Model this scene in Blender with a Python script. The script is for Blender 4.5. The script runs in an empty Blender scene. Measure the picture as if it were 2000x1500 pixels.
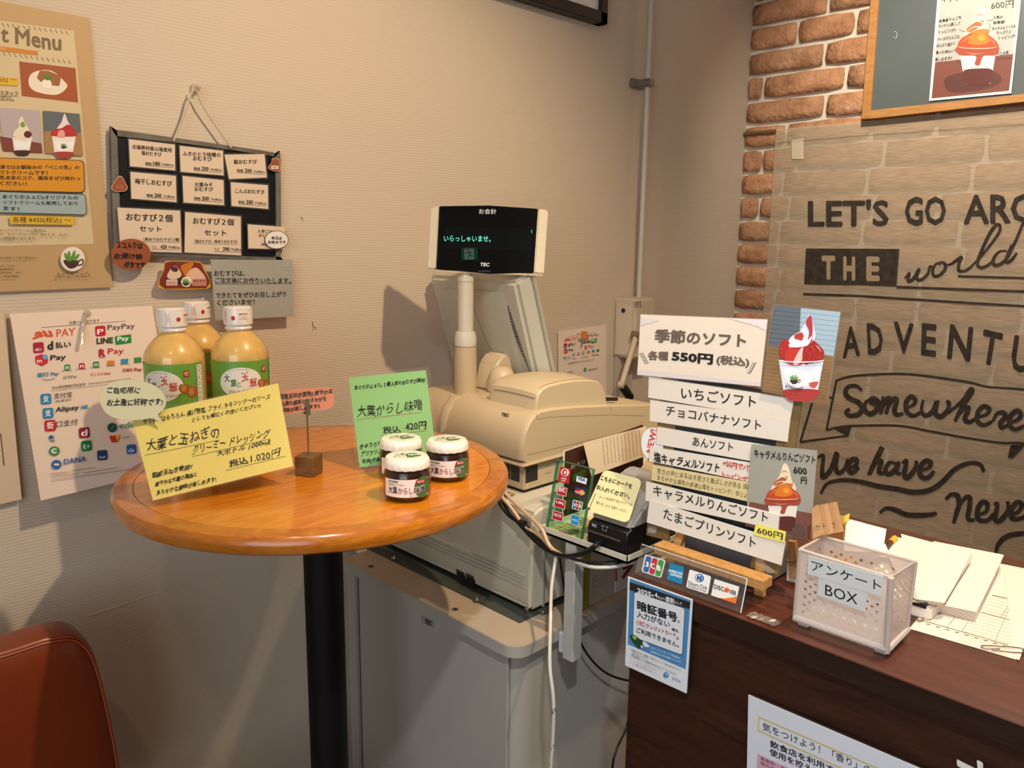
import bpy, bmesh, math, random
import numpy as np
from mathutils import Vector, Matrix, noise
random.seed(7)
S = bpy.context.scene
COL = S.collection
PI = math.pi

# ------------------------------------------------------------------ camera
F = 1552.1                                   # focal length in pixels of a 2000 px wide frame
YAW, PITCH, ROLL = [math.radians(a) for a in (45.13, -10.5, 0.728)]
CAM = np.array([-2.47, -1.40, 1.42])         # room corner (wall_left x wall_back) is the origin, floor z = 0
_f = np.array([math.cos(PITCH) * math.cos(YAW), math.cos(PITCH) * math.sin(YAW), math.sin(PITCH)])
_r0 = np.array([math.sin(YAW), -math.cos(YAW), 0.0])
_u0 = np.cross(_r0, _f)
_r = _r0 * math.cos(ROLL) + _u0 * math.sin(ROLL)
_u = -_r0 * math.sin(ROLL) + _u0 * math.cos(ROLL)
cd = bpy.data.cameras.new('camera')
cd.sensor_width = 36.0
cd.lens = F / 2000 * 36.0
cd.clip_start = 0.02
cam = bpy.data.objects.new('camera', cd)
COL.objects.link(cam)
M = Matrix(((_r[0], _u[0], -_f[0], CAM[0]), (_r[1], _u[1], -_f[1], CAM[1]), (_r[2], _u[2], -_f[2], CAM[2]), (0, 0, 0, 1)))
cam.matrix_world = M
S.camera = cam

# ------------------------------------------------------------------ world, lights, exposure
S.view_settings.view_transform = 'Standard'
S.view_settings.look = 'None'
S.view_settings.gamma = 1
S.view_settings.use_curve_mapping = False
S.view_settings.exposure = 0.1
S.cycles.use_denoising = True
S.cycles.max_bounces = 7
S.cycles.transparent_max_bounces = 16
S.cycles.sample_clamp_indirect = 4
wd = bpy.data.worlds.new('world')
S.world = wd
wd.use_nodes = True
wd.node_tree.nodes['Background'].inputs[0].default_value = (0.75, 0.85, 1.0, 1)
wd.node_tree.nodes['Background'].inputs[1].default_value = 0.3


def lamp(name, kind, rel, target, power, col, size=0.05, spot=None, blend=0.5, size_y=None):
    l = bpy.data.lights.new(name, kind)
    l.energy = power
    l.color = col
    if kind == 'AREA':
        l.shape = 'RECTANGLE'
        l.size = size
        l.size_y = size_y or size
    else:
        l.shadow_soft_size = size
    if kind == 'SPOT':
        l.spot_size = math.radians(spot)
        l.spot_blend = blend
    o = bpy.data.objects.new(name, l)
    COL.objects.link(o)
    p = Vector(CAM) + Vector(rel)
    o.location = p
    d = (Vector(CAM) + Vector(target)) - p
    o.rotation_euler = d.to_track_quat('-Z', 'Y').to_euler()
    return o


WARM = (1.0, 0.76, 0.50)
lamp('ceiling_spot_light', 'SPOT', (0.86, 0.13, 1.05), (0.80, 1.05, -0.45), 70, WARM, 0.020, 100, 0.7)
lamp('ceiling_spot_light', 'SPOT', (1.75, 0.10, 1.05), (1.30, 0.25, -0.47), 46, (1, 0.82, 0.62), 0.03, 70, 0.6)
lamp('ceiling_spot_light', 'SPOT', (-0.35, 0.15, 1.05), (0.35, 1.30, -0.30), 9, WARM, 0.03, 95, 0.8)
lamp('ceiling_spot_light', 'SPOT', (1.55, 0.62, 1.05), (2.45, 0.66, 0.35), 80, (1, 0.88, 0.72), 0.03, 84, 0.9)
lamp('ceiling_spot_light', 'SPOT', (0.00, -0.15, 1.05), (0.95, 0.50, -0.28), 72, (0.90, 0.95, 1.0), 0.04, 46, 0.7)
lamp('daylight_fill', 'AREA', (-2.3, -1.2, 0.35), (1.0, 0.8, -0.3), 42, (0.80, 0.90, 1.0), 2.2, size_y=1.9)  # added area fill behind the viewer, standing in for window daylight

# ------------------------------------------------------------------ helpers
def ray(x, y):
    return _r * ((x - 1000) / F) - _u * ((y - 750) / F) + _f


def hp(x, y, ax, v):
    """photo pixel -> point (camera relative) on the plane axis ax = v"""
    d = ray(x, y)
    return d * (v / d[ax])


def srgb(h):
    if isinstance(h, str):
        h = h.lstrip('#')
        c = [int(h[i:i + 2], 16) / 255 for i in (0, 2, 4)]
    else:
        c = [v / 255 for v in h]
    return tuple((v / 12.92 if v <= 0.04045 else ((v + 0.055) / 1.055) ** 2.4) for v in c)


MATS = {}


def mat(col, rough=0.6, metal=0.0, bump=0.0, scale=200.0, var=0.0, emit=0.0, coat=0.0, name=None, spec=0.5, vscale=8.0):
    key = (str(col), rough, metal, bump, scale, var, emit, coat, spec, vscale)
    if key in MATS:
        return MATS[key]
    m = bpy.data.materials.new(name or 'paint')
    m.use_nodes = True
    nt = m.node_tree
    b = nt.nodes['Principled BSDF']
    c = srgb(col)
    b.inputs['Base Color'].default_value = (*c, 1)
    b.inputs['Roughness'].default_value = rough
    b.inputs['Metallic'].default_value = metal
    b.inputs['Specular IOR Level'].default_value = spec
    if coat:
        b.inputs['Coat Weight'].default_value = coat
        b.inputs['Coat Roughness'].default_value = 0.15
    if emit:
        b.inputs['Emission Color'].default_value = (*c, 1)
        b.inputs['Emission Strength'].default_value = emit
    if var or bump:
        tc = nt.nodes.new('ShaderNodeTexCoord')
        n = nt.nodes.new('ShaderNodeTexNoise')
        nt.links.new(tc.outputs['Object'], n.inputs['Vector'])
    if var:
        n.inputs['Scale'].default_value = vscale
        n.inputs['Detail'].default_value = 4
        r = nt.nodes.new('ShaderNodeValToRGB')
        r.color_ramp.elements[0].position = 0.3
        r.color_ramp.elements[1].position = 0.7
        r.color_ramp.elements[0].color = (*[v * (1 - var) for v in c], 1)
        r.color_ramp.elements[1].color = (*[min(1, v * (1 + var)) for v in c], 1)
        nt.links.new(n.outputs['Fac'], r.inputs['Fac'])
        nt.links.new(r.outputs['Color'], b.inputs['Base Color'])
    if bump:
        n2 = nt.nodes.new('ShaderNodeTexNoise')
        n2.inputs['Scale'].default_value = scale
        n2.inputs['Detail'].default_value = 3
        nt.links.new(tc.outputs['Object'], n2.inputs['Vector'])
        bp = nt.nodes.new('ShaderNodeBump')
        bp.inputs['Strength'].default_value = bump
        bp.inputs['Distance'].default_value = 0.002
        nt.links.new(n2.outputs['Fac'], bp.inputs['Height'])
        nt.links.new(bp.outputs['Normal'], b.inputs['Normal'])
    MATS[key] = m
    return m


def clear_mat(name, tint='ffffff', amount=0.9, rough=0.05, ior=1.45, haze=0.0):
    """thin clear plastic or glass: transparent mixed with a Fresnel gloss, haze adds a diffuse film"""
    key = (name, tint, amount, rough, haze)
    if key in MATS:
        return MATS[key]
    m = bpy.data.materials.new(name)
    m.use_nodes = True
    nt = m.node_tree
    nt.nodes.remove(nt.nodes['Principled BSDF'])
    out = nt.nodes['Material Output']
    tr = nt.nodes.new('ShaderNodeBsdfTransparent')
    tr.inputs[0].default_value = (*[v * amount for v in srgb(tint)], 1)
    gl = nt.nodes.new('ShaderNodeBsdfGlossy')
    gl.inputs['Roughness'].default_value = rough
    lw = nt.nodes.new('ShaderNodeLayerWeight')
    lw.inputs['Blend'].default_value = 0.5
    pw = nt.nodes.new('ShaderNodeMath'); pw.operation = 'POWER'; pw.inputs[1].default_value = 4.5
    nt.links.new(lw.outputs['Facing'], pw.inputs[0])
    fr = nt.nodes.new('ShaderNodeMath'); fr.operation = 'MULTIPLY_ADD'
    fr.inputs[1].default_value = 0.85; fr.inputs[2].default_value = 0.04
    nt.links.new(pw.outputs[0], fr.inputs[0])
    mx = nt.nodes.new('ShaderNodeMixShader')
    nt.links.new(fr.outputs[0], mx.inputs[0])
    nt.links.new(tr.outputs[0], mx.inputs[1])
    nt.links.new(gl.outputs[0], mx.inputs[2])
    last = mx
    if haze:
        df = nt.nodes.new('ShaderNodeBsdfPrincipled')
        df.inputs['Base Color'].default_value = (*srgb(tint), 1)
        df.inputs['Roughness'].default_value = 0.5
        m2 = nt.nodes.new('ShaderNodeMixShader')
        m2.inputs[0].default_value = haze
        nt.links.new(mx.outputs[0], m2.inputs[1])
        nt.links.new(df.outputs[0], m2.inputs[2])
        last = m2
    nt.links.new(last.outputs[0], out.inputs['Surface'])
    MATS[key] = m
    return m


CLEAR = clear_mat('clear_acrylic', 'ffffff', 0.93, 0.03)
LAM = clear_mat('laminate_film', 'fff8ee', 0.98, 0.12, 1.5, 0.05)
GLASS = clear_mat('green_edged_glass', 'e8fff2', 0.92, 0.02, 1.5)

CUR = {}


def setp(o, label=None, cat=None, group=None, kind=None):
    if label: o['label'] = label
    if cat: o['category'] = cat
    if group: o['group'] = group
    if kind: o['kind'] = kind
    return o


def thing(name, label, cat, base, group=None):
    """an Empty at the thing's base; base is camera relative"""
    o = bpy.data.objects.new(name, None)
    COL.objects.link(o)
    o.location = Vector(CAM) + Vector(base)
    o.empty_display_size = 0.02
    return setp(o, label, cat, group)


def rootloc(parent):
    p = Vector((0, 0, 0))
    while parent is not None:
        p += parent.location
        parent = parent.parent
    return p


def mk(name, verts, faces, m, parent=None, smooth=False, mi=None, kind=None):
    """link one mesh object; verts are camera relative"""
    me = bpy.data.meshes.new(name)
    v = np.asarray(verts, float).reshape(-1, 3) + CAM
    if parent is None:
        org = (v.min(0) + v.max(0)) / 2
        org[2] = v[:, 2].min()
    else:
        org = np.array(rootloc(parent))
    me.from_pydata((v - org).tolist(), [], [tuple(int(i) for i in f) for f in faces])
    ms = m if isinstance(m, (list, tuple)) else [m]
    for x in ms:
        me.materials.append(x)
    if mi is not None:
        me.polygons.foreach_set('material_index', mi)
    if smooth:
        me.shade_smooth() if smooth is True else me.shade_smooth()
    me.update()
    o = bpy.data.objects.new(name, me)
    COL.objects.link(o)
    if parent is None:
        o.location = org
    else:
        o.parent = parent
    if kind: o['kind'] = kind
    if smooth == 'auto':
        try:
            me.set_sharp_from_angle(angle=math.radians(35))
        except Exception:
            pass
    return o


def bm_out(bm, name, m, parent=None, smooth=False, kind=None):
    bmesh.ops.recalc_face_normals(bm, faces=bm.faces)
    bm.verts.index_update()
    v = [tuple(x.co) for x in bm.verts]
    f = [tuple(x.index for x in fc.verts) for fc in bm.faces]
    bm.free()
    return mk(name, v, f, m, parent, smooth, kind=kind)


def bx(bm, a, b, bev=0.0, seg=2, rot=None, piv=None):
    """box from corner a to corner b (optionally bevelled, rotated by matrix rot about piv)"""
    t = bmesh.new()
    bmesh.ops.create_cube(t, size=1)
    a = Vector(a); b = Vector(b)
    for v in t.verts:
        v.co = Vector([(a[i] + b[i]) / 2 + v.co[i] * (b[i] - a[i]) for i in range(3)])
    if bev:
        bmesh.ops.bevel(t, geom=t.edges[:], offset=bev, segments=seg, affect='EDGES', clamp_overlap=True)
    if rot is not None:
        c = Vector(piv) if piv is not None else (a + b) / 2
        for v in t.verts:
            v.co = c + rot @ (v.co - c)
    me = bpy.data.meshes.new('t')
    t.to_mesh(me); t.free()
    bm.from_mesh(me)
    bpy.data.meshes.remove(me)
    return bm


def box(name, a, b, m, parent=None, bev=0.0, seg=2, rot=None, piv=None, kind=None):
    bm = bx(bmesh.new(), a, b, bev, seg, rot, piv)
    return bm_out(bm, name, m, parent, 'auto' if bev else False, kind)


def prism(bm, pts, ext, bev=0.0, seg=2):
    """pts: closed outline of 3D points; ext: extrusion vector"""
    t = bmesh.new()
    vs = [t.verts.new(p) for p in pts]
    f = t.faces.new(vs)
    r = bmesh.ops.extrude_face_region(t, geom=[f])
    bmesh.ops.translate(t, verts=[g for g in r['geom'] if isinstance(g, bmesh.types.BMVert)], vec=Vector(ext))
    if bev:
        es = [e for e in t.edges if len(e.link_faces) == 2 and e.calc_face_angle(0) > 0.5]
        bmesh.ops.bevel(t, geom=es, offset=bev, segments=seg, affect='EDGES', clamp_overlap=True)
    me = bpy.data.meshes.new('t')
    t.to_mesh(me); t.free()
    bm.from_mesh(me)
    bpy.data.meshes.remove(me)
    return bm


def lathe(bm, c, prof, n=40, axis=None):
    """prof: list of (radius, height) turned about a vertical (or axis) line through c"""
    c = Vector(c)
    q = Vector((0, 0, 1)).rotation_difference(Vector(axis).normalized()) if axis is not None else None
    rings = []
    for r, h in prof:
        ring = []
        if r < 1e-6:
            p = Vector((0, 0, h))
            if q: p = q @ p
            ring = [bm.verts.new(c + p)]
        else:
            for i in range(n):
                a = 2 * PI * i / n
                p = Vector((r * math.cos(a), r * math.sin(a), h))
                if q: p = q @ p
                ring.append(bm.verts.new(c + p))
        rings.append(ring)
    for A, B in zip(rings, rings[1:]):
        for i in range(n):
            j = (i + 1) % n
            if len(A) == 1 and len(B) == 1: continue
            if len(A) == 1: bm.faces.new((A[0], B[i], B[j]))
            elif len(B) == 1: bm.faces.new((A[i], A[j], B[0]))
            else: bm.faces.new((A[i], A[j], B[j], B[i]))
    return bm


def cr(pts, k=8, closed=False):
    """Catmull-Rom through points"""
    P = [np.array(p, float) for p in pts]
    n = len(P)
    out = []
    for i in range(n if closed else n - 1):
        p1 = P[i]; p2 = P[(i + 1) % n]
        p0 = P[i - 1] if (i > 0 or closed) else 2 * p1 - p2
        p3 = P[(i + 2) % n] if (i + 2 < n or closed) else 2 * p2 - p1
        for j in range(k):
            t = j / k
            out.append(0.5 * ((2 * p1) + (-p0 + p2) * t + (2 * p0 - 5 * p1 + 4 * p2 - p3) * t * t + (-p0 + 3 * p1 - 3 * p2 + p3) * t ** 3))
    if not closed: out.append(P[-1])
    return out


def tube(bm, pts, r, n=8, k=8, raw=False):
    pts = [Vector(p) for p in (pts if raw else cr(pts, k))]
    rings = []
    up = Vector((0, 0, 1))
    for i, p in enumerate(pts):
        d = (pts[min(i + 1, len(pts) - 1)] - pts[max(i - 1, 0)]).normalized()
        a = d.cross(up)
        if a.length < 0.05: a = d.cross(Vector((1, 0.3, 0)))
        a.normalize()
        b = d.cross(a).normalized()
        rr = r[i] if isinstance(r, (list, tuple)) else r
        rings.append([bm.verts.new(p + (a * math.cos(2 * PI * j / n) + b * math.sin(2 * PI * j / n)) * rr) for j in range(n)])
    for A, B in zip(rings, rings[1:]):
        for i in range(n):
            j = (i + 1) % n
            bm.faces.new((A[i], A[j], B[j], B[i]))
    bm.faces.new(rings[0][::-1]); bm.faces.new(rings[-1])
    return bm


def rod(name, pts, r, m, parent=None, n=8, k=8, raw=False):
    return bm_out(tube(bmesh.new(), pts, r, n, k, raw), name, m, parent, 'auto')


# ---- glyphs: outline text of Blender's own font, measured and laid flat on a surface
GC = {}


def glyph(s, off=0.0):
    key = (s, off)
    if key in GC: return GC[key]
    c = bpy.data.curves.new('t', 'FONT')
    c.body = s; c.size = 1; c.resolution_u = 2; c.offset = off
    o = bpy.data.objects.new('t', c)
    m = o.to_mesh()
    v = np.array([tuple(x.co)[:2] for x in m.vertices]).reshape(-1, 2)
    f = [tuple(p.vertices) for p in m.polygons]
    o.to_mesh_clear(); bpy.data.objects.remove(o); bpy.data.curves.remove(c)
    GC[key] = (v, f)
    return v, f


def homog(src, dst):
    A = []
    for (x, y), (u, v) in zip(src, dst):
        A.append([x, y, 1, 0, 0, 0, -u * x, -u * y, -u]); A.append([0, 0, 0, x, y, 1, -v * x, -v * y, -v])
    return np.linalg.svd(np.array(A, float))[2][-1].reshape(3, 3)


class Flat:
    """flat print on a real plane. Drawing coordinates (a zoomed crop: origin org, scale s) -> photo -> point on the plane."""
    def __init__(self, plane, org=(0, 0), s=1.0, design=None, actual=None):
        self.p0 = np.array(plane[0], float)
        n = np.array(plane[1], float); n /= np.linalg.norm(n)
        if n @ self.p0 > 0: n = -n                       # towards the viewer side
        self.n = n
        self.org = org; self.s = s
        self.H = homog(design, actual) if design is not None else None
        self.V = []; self.Fc = []; self.MI = []; self.mats = []
        self.layer = 1
        self.z = 0.0004

    def map(self, P, off):
        P = np.asarray(P, float).reshape(-1, 2)
        if self.H is not None:
            q = np.c_[P, np.ones(len(P))] @ self.H.T
            P = q[:, :2] / q[:, 2:3]
        px = P / self.s + np.array(self.org)
        d = _r[None] * ((px[:, :1] - 1000) / F) - _u[None] * ((px[:, 1:2] - 750) / F) + _f[None]
        t = (self.p0 @ self.n + off) / (d @ self.n)
        return d * t[:, None]

    def add(self, P, faces, m, lift=0.0):
        if not isinstance(m, bpy.types.Material): m = mat(m, 0.55)
        if m not in self.mats: self.mats.append(m)
        k = self.mats.index(m)
        self.cnt = getattr(self, 'cnt', 0) + 1
        W = self.map(P, self.z + self.layer * 0.00012 + self.cnt * 1.2e-6 + lift)
        b = len(self.V)
        self.V += W.tolist()
        for f in faces:
            self.Fc.append(tuple(i + b for i in f)); self.MI.append(k)
        return self

    def up(self, k=1): self.layer += k; return self

    def poly(self, pts, m, smooth=0):
        if smooth: pts = cr(pts, smooth, True)
        return self.add(pts, [tuple(range(len(pts)))], m)

    def rect(self, x0, y0, x1, y1, m, sl=0.0, sx=0.0, r=0.0):
        """sl: slope of the horizontal edges, sx: lean of the vertical ones"""
        if r <= 0:
            q = [(x0, y0), (x1, y0), (x1, y1), (x0, y1)]
        else:
            q = []
            for cx, cy, a0 in ((x1 - r, y0 + r, -90), (x1 - r, y1 - r, 0), (x0 + r, y1 - r, 90), (x0 + r, y0 + r, 180)):
                for i in range(5):
                    a = math.radians(a0 + i * 22.5)
                    q.append((cx + r * math.cos(a), cy + r * math.sin(a)))
        q = [(x + (y - y0) * sx, y + (x - x0) * sl) for x, y in q]
        return self.poly(q, m)

    def ell(self, cx, cy, rx, ry, m, rot=0.0, n=28, a0=0, a1=360):
        c, s = math.cos(math.radians(rot)), math.sin(math.radians(rot))
        q = []
        for i in range(n + (0 if a1 - a0 == 360 else 1)):
            a = math.radians(a0 + (a1 - a0) * i / n)
            x, y = rx * math.cos(a), ry * math.sin(a)
            q.append((cx + x * c - y * s, cy + x * s + y * c))
        return self.poly(q, m)

    def line(self, pts, w, m, k=0, taper=None):
        if k: pts = cr(pts, k)
        P = [np.array(p, float) for p in pts]
        V = []; Fc = []
        n = len(P)
        for i, p in enumerate(P):
            d = P[min(i + 1, n - 1)] - P[max(i - 1, 0)]
            d = d / (np.linalg.norm(d) + 1e-9)
            nn = np.array([-d[1], d[0]])
            ww = w
            if taper: ww = w * (taper[0] + (1 - taper[0]) * abs(d[1])) if len(taper) == 1 else w * np.interp(i / (n - 1), np.linspace(0, 1, len(taper)), taper)
            V += [p + nn * ww / 2, p - nn * ww / 2]
            if i: Fc.append((2 * i - 2, 2 * i - 1, 2 * i + 1, 2 * i))
        return self.add(V, Fc, m, np.repeat(np.arange(len(V) // 2), 2) * 1.5e-6)

    def text(self, s, A, B, H, m='1a1a1a', bold=0.0, hand=0.0, up=(0, -1), seed=0):
        """fit the text's ink box: A bottom left, B bottom right, H height"""
        v0, f0 = glyph(s, 0.0)
        v, f = v0, f0
        if bold > 0.004:                                  # heavier strokes: stack shifted copies of the outline
            d = bold * 0.8
            sh = [(0, 0), (d, d * .6), (-d, d * .6), (d, -d * .6), (-d, -d * .6)]
            if bold > 0.022: sh = [(0, 0), (d, 0), (-d, 0), (0, d), (0, -d), (.7 * d, .7 * d), (-.7 * d, -.7 * d), (.7 * d, -.7 * d), (-.7 * d, .7 * d)]
            v = np.vstack([v0 + np.array(q_) for q_ in sh])
            f = [tuple(i + k_ * len(v0) for i in fc) for k_ in range(len(sh)) for fc in f0]
        if len(v) == 0: return self
        lo = v.min(0); hi = v.max(0)
        if hand:
            v = v.copy()
            x = v[:, 0]; y = v[:, 1]
            k = seed * 1.7
            v[:, 1] = y + hand * (0.10 * np.sin(x * 2.3 + k) + 0.05 * np.sin(x * 5.1 + 2 * k))
            v[:, 0] = x + hand * 0.10 * np.sin(y * 5 + x * 1.1 + k) + hand * 0.12 * y
            lo = v.min(0); hi = v.max(0)
        q = (v - lo) / (hi - lo)
        A = np.array(A, float); B = np.array(B, float); U = np.array(up, float)
        U = U / np.linalg.norm(U) * H
        P = A[None] + q[:, :1] * (B - A)[None] + q[:, 1:2] * U[None]
        return self.add(P, f, m, np.repeat(np.arange(len(v) // len(v0)), len(v0)) * 1.0e-5)

    def build(self, name, parent):
        if not self.V: return None
        return mk(name, self.V, self.Fc, self.mats, parent, mi=self.MI)


def sheet(fl, name, pts, m, parent=None, thick=0.0006, smooth=0, back=0.0):
    """thin solid sheet with outline pts (drawing coordinates) whose face lies on fl's plane"""
    if smooth: pts = cr(pts, smooth, True)
    a = fl.map(pts, back); b = fl.map(pts, back) - fl.n * thick
    n = len(pts)
    faces = [tuple(range(n)), tuple(range(2 * n - 1, n - 1, -1))]
    faces += [(i, i + n, (i + 1) % n + n, (i + 1) % n) for i in range(n)]
    return mk(name, np.vstack([a, b]), faces, m, parent)


def rquad(q, r, n=4):
    """quad (TL,TR,BR,BL) with rounded corners"""
    q = [np.array(p, float) for p in q]
    out = []
    for i in range(4):
        p, a, b = q[i], q[i - 1], q[(i + 1) % 4]
        u = (a - p) / np.linalg.norm(a - p); v = (b - p) / np.linalg.norm(b - p)
        for j in range(n + 1):
            t = j / n
            out.append(tuple(p + u * r * (1 - t) ** 2 + v * r * t ** 2))
    return out


def grow(q, d):
    c = np.mean(np.array(q, float), axis=0)
    out = []
    for p in np.array(q, float):
        v = p - c
        out.append(tuple(p + np.sign(v) * d))
    return out


def card(name, label, cat, quad, plane, org, s, color='f2ece2', group=None, lam=0, thick=0.0007, rnd=0, lrnd=0, rough=0.5, smooth=0, design=None, var=0):
    fl = Flat(plane, org, s, design, quad if design is not None else None)
    q = design if design is not None else quad
    pts = rquad(q, rnd) if rnd else q
    m = color if isinstance(color, bpy.types.Material) else mat(color, rough, var=var, vscale=20)
    o = sheet(fl, name, pts, m, None, thick, smooth)
    setp(o, label, cat, group)
    if lam:
        lq = rquad(grow(q, lam), lrnd or lam) if not smooth else [tuple(np.mean(q, 0) + (np.array(p) - np.mean(q, 0)) * (1 + lam / 100)) for p in q]
        if smooth: lq = cr(lq, smooth, True)
        W = fl.map(lq, 0.0003)
        mk('lamination', W, [tuple(range(len(W)))], LAM, o)
        fl.z = 0.0004
    fl.root = o
    return fl


class Loc(Flat):
    """flat print in local millimetres: x right, y down from origin p on axes a (right) and b (up)"""
    def __init__(self, p, a, b, z=0.0003):
        self.p = np.array(p, float); self.a = np.array(a, float); self.b = np.array(b, float)
        self.a /= np.linalg.norm(self.a); self.b /= np.linalg.norm(self.b)
        self.n = np.cross(self.a, self.b)
        self.V = []; self.Fc = []; self.MI = []; self.mats = []; self.layer = 1; self.z = z

    def map(self, P, off):
        P = np.asarray(P, float).reshape(-1, 2) / 1000
        return self.p + self.a * P[:, :1] - self.b * P[:, 1:2] + self.n * (off[:, None] if np.ndim(off) else off)


class Cyl(Flat):
    """print wrapped round an upright cylinder, local millimetres: x along the arc, y down"""
    def __init__(self, c, R, phi, z=0.0003):
        self.c = np.array(c, float); self.R = R; self.phi = phi
        self.V = []; self.Fc = []; self.MI = []; self.mats = []; self.layer = 1; self.z = z

    def map(self, P, off):
        P = np.asarray(P, float).reshape(-1, 2) / 1000
        a = self.phi + P[:, 0] / self.R
        r = self.R + off
        return np.c_[self.c[0] + r * np.cos(a), self.c[1] + r * np.sin(a), self.c[2] - P[:, 1]]

    def band(self, x0, x1, y0, y1, m, n=24):
        P = []; Fc = []
        for i in range(n + 1):
            x = x0 + (x1 - x0) * i / n
            P += [(x, y0), (x, y1)]
            if i: Fc.append((2 * i - 2, 2 * i - 1, 2 * i + 1, 2 * i))
        return self.add(P, Fc, m)

    def disc(self, cx, cy, rx, ry, m, n=24):
        P = []; Fc = []
        for i in range(n + 1):
            a = PI * i / n
            x = cx - rx * math.cos(a); h = ry * math.sin(a)
            P += [(x, cy - h), (x, cy + h)]
            if i: Fc.append((2 * i - 2, 2 * i - 1, 2 * i + 1, 2 * i))
        return self.add(P, Fc, m)
# ------------------------------------------------------------------ structure
FZ = -1.42          # floor, camera relative
WY = 1.40           # wall_left plane y
BX = 2.47           # wall_back plane x


def wallpaper():
    m = bpy.data.materials.new('woven_wallpaper')
    m.use_nodes = True
    nt = m.node_tree
    b = nt.nodes['Principled BSDF']
    b.inputs['Roughness'].default_value = 0.75
    tc = nt.nodes.new('ShaderNodeTexCoord')
    mp = nt.nodes.new('ShaderNodeMapping')
    mp.inputs['Scale'].default_value = (1, 1, 1)
    nt.links.new(tc.outputs['Object'], mp.inputs[0])
    w = nt.nodes.new('ShaderNodeTexWave')
    w.bands_direction = 'Z'
    w.inputs['Scale'].default_value = 130
    w.inputs['Distortion'].default_value = 1.2
    w.inputs['Detail'].default_value = 2
    w.inputs['Detail Scale'].default_value = 3
    nt.links.new(mp.outputs[0], w.inputs['Vector'])
    mp2 = nt.nodes.new('ShaderNodeMapping')
    mp2.inputs['Scale'].default_value = (170, 170, 520)
    nt.links.new(tc.outputs['Object'], mp2.inputs[0])
    n = nt.nodes.new('ShaderNodeTexNoise')
    n.inputs['Scale'].default_value = 1
    n.inputs['Detail'].default_value = 2
    nt.links.new(mp2.outputs[0], n.inputs['Vector'])
    w.inputs['Scale'].default_value = 60
    ad = nt.nodes.new('ShaderNodeMath'); ad.operation = 'MULTIPLY_ADD'; ad.inputs[1].default_value = 0.12
    nt.links.new(w.outputs['Fac'], ad.inputs[0]); nt.links.new(n.outputs['Fac'], ad.inputs[1])
    bp = nt.nodes.new('ShaderNodeBump')
    bp.inputs['Strength'].default_value = 0.55
    bp.inputs['Distance'].default_value = 0.0009
    nt.links.new(ad.outputs[0], bp.inputs['Height'])
    nt.links.new(bp.outputs[0], b.inputs['Normal'])
    n2 = nt.nodes.new('ShaderNodeTexNoise')
    n2.inputs['Scale'].default_value = 2.5
    nt.links.new(tc.outputs['Object'], n2.inputs['Vector'])
    r = nt.nodes.new('ShaderNodeValToRGB')
    r.color_ramp.elements[0].color = (*srgb('cebea9'), 1)
    r.color_ramp.elements[1].color = (*srgb('d8c9b5'), 1)
    nt.links.new(n2.outputs['Fac'], r.inputs[0])
    nt.links.new(r.outputs[0], b.inputs['Base Color'])
    return m


def wood(name, c1, c2, scale=(1.5, 30, 30), rough=0.4, coat=0.0, bump=0.15, spec=0.5):
    m = bpy.data.materials.new(name)
    m.use_nodes = True
    nt = m.node_tree
    b = nt.nodes['Principled BSDF']
    b.inputs['Roughness'].default_value = rough
    b.inputs['Coat Weight'].default_value = coat
    b.inputs['Coat Roughness'].default_value = 0.12
    b.inputs['Specular IOR Level'].default_value = spec
    tc = nt.nodes.new('ShaderNodeTexCoord')
    mp = nt.nodes.new('ShaderNodeMapping')
    mp.inputs['Scale'].default_value = scale
    nt.links.new(tc.outputs['Object'], mp.inputs[0])
    n = nt.nodes.new('ShaderNodeTexNoise')
    n.inputs['Scale'].default_value = 3.0
    n.inputs['Detail'].default_value = 9
    n.inputs['Roughness'].default_value = 0.65
    n.inputs['Distortion'].default_value = 0.6
    nt.links.new(mp.outputs[0], n.inputs['Vector'])
    r = nt.nodes.new('ShaderNodeValToRGB')
    r.color_ramp.elements[0].position = 0.32
    r.color_ramp.elements[1].position = 0.68
    r.color_ramp.elements[0].color = (*srgb(c1), 1)
    r.color_ramp.elements[1].color = (*srgb(c2), 1)
    nt.links.new(n.outputs['Fac'], r.inputs[0])
    nt.links.new(r.outputs[0], b.inputs['Base Color'])
    bp = nt.nodes.new('ShaderNodeBump')
    bp.inputs['Strength'].default_value = bump
    bp.inputs['Distance'].default_value = 0.0006
    nt.links.new(n.outputs['Fac'], bp.inputs['Height'])
    nt.links.new(bp.outputs[0], b.inputs['Normal'])
    return m


WALL = wallpaper()
PLAIN = mat('cfc3b1', 0.8)
FX0, FY0, CZ = -3.2, -3.0, 1.10


def struct(o):
    o['kind'] = 'structure'
    return o


struct(box('floor', (FX0, FY0, FZ - 0.1), (BX, WY, FZ), wood('floor_boards', '6d4b33', '8a6244', (2, 12, 12), 0.45)))
struct(box('ceiling', (FX0, FY0, CZ), (BX, WY, CZ + 0.1), mat('e6e0d6', 0.85)))
struct(box('wall_left', (FX0 - 0.1, WY, FZ - 0.1), (BX + 0.2, WY + 0.12, CZ + 0.1), WALL))
struct(box('wall_right', (FX0 - 0.1, FY0 - 0.12, FZ - 0.1), (BX + 0.2, FY0, CZ + 0.1), PLAIN))
wf = bmesh.new()
bx(wf, (FX0 - 0.12, FY0, FZ - 0.1), (FX0, WY, FZ + 0.5))
bx(wf, (FX0 - 0.12, FY0, CZ - 0.2), (FX0, WY, CZ + 0.1))
bx(wf, (FX0 - 0.12, FY0, FZ + 0.5), (FX0, FY0 + 0.5, CZ - 0.2))
bx(wf, (FX0 - 0.12, WY - 0.6, FZ + 0.5), (FX0, WY, CZ - 0.2))
struct(bm_out(wf, 'wall_front', PLAIN))
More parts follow.
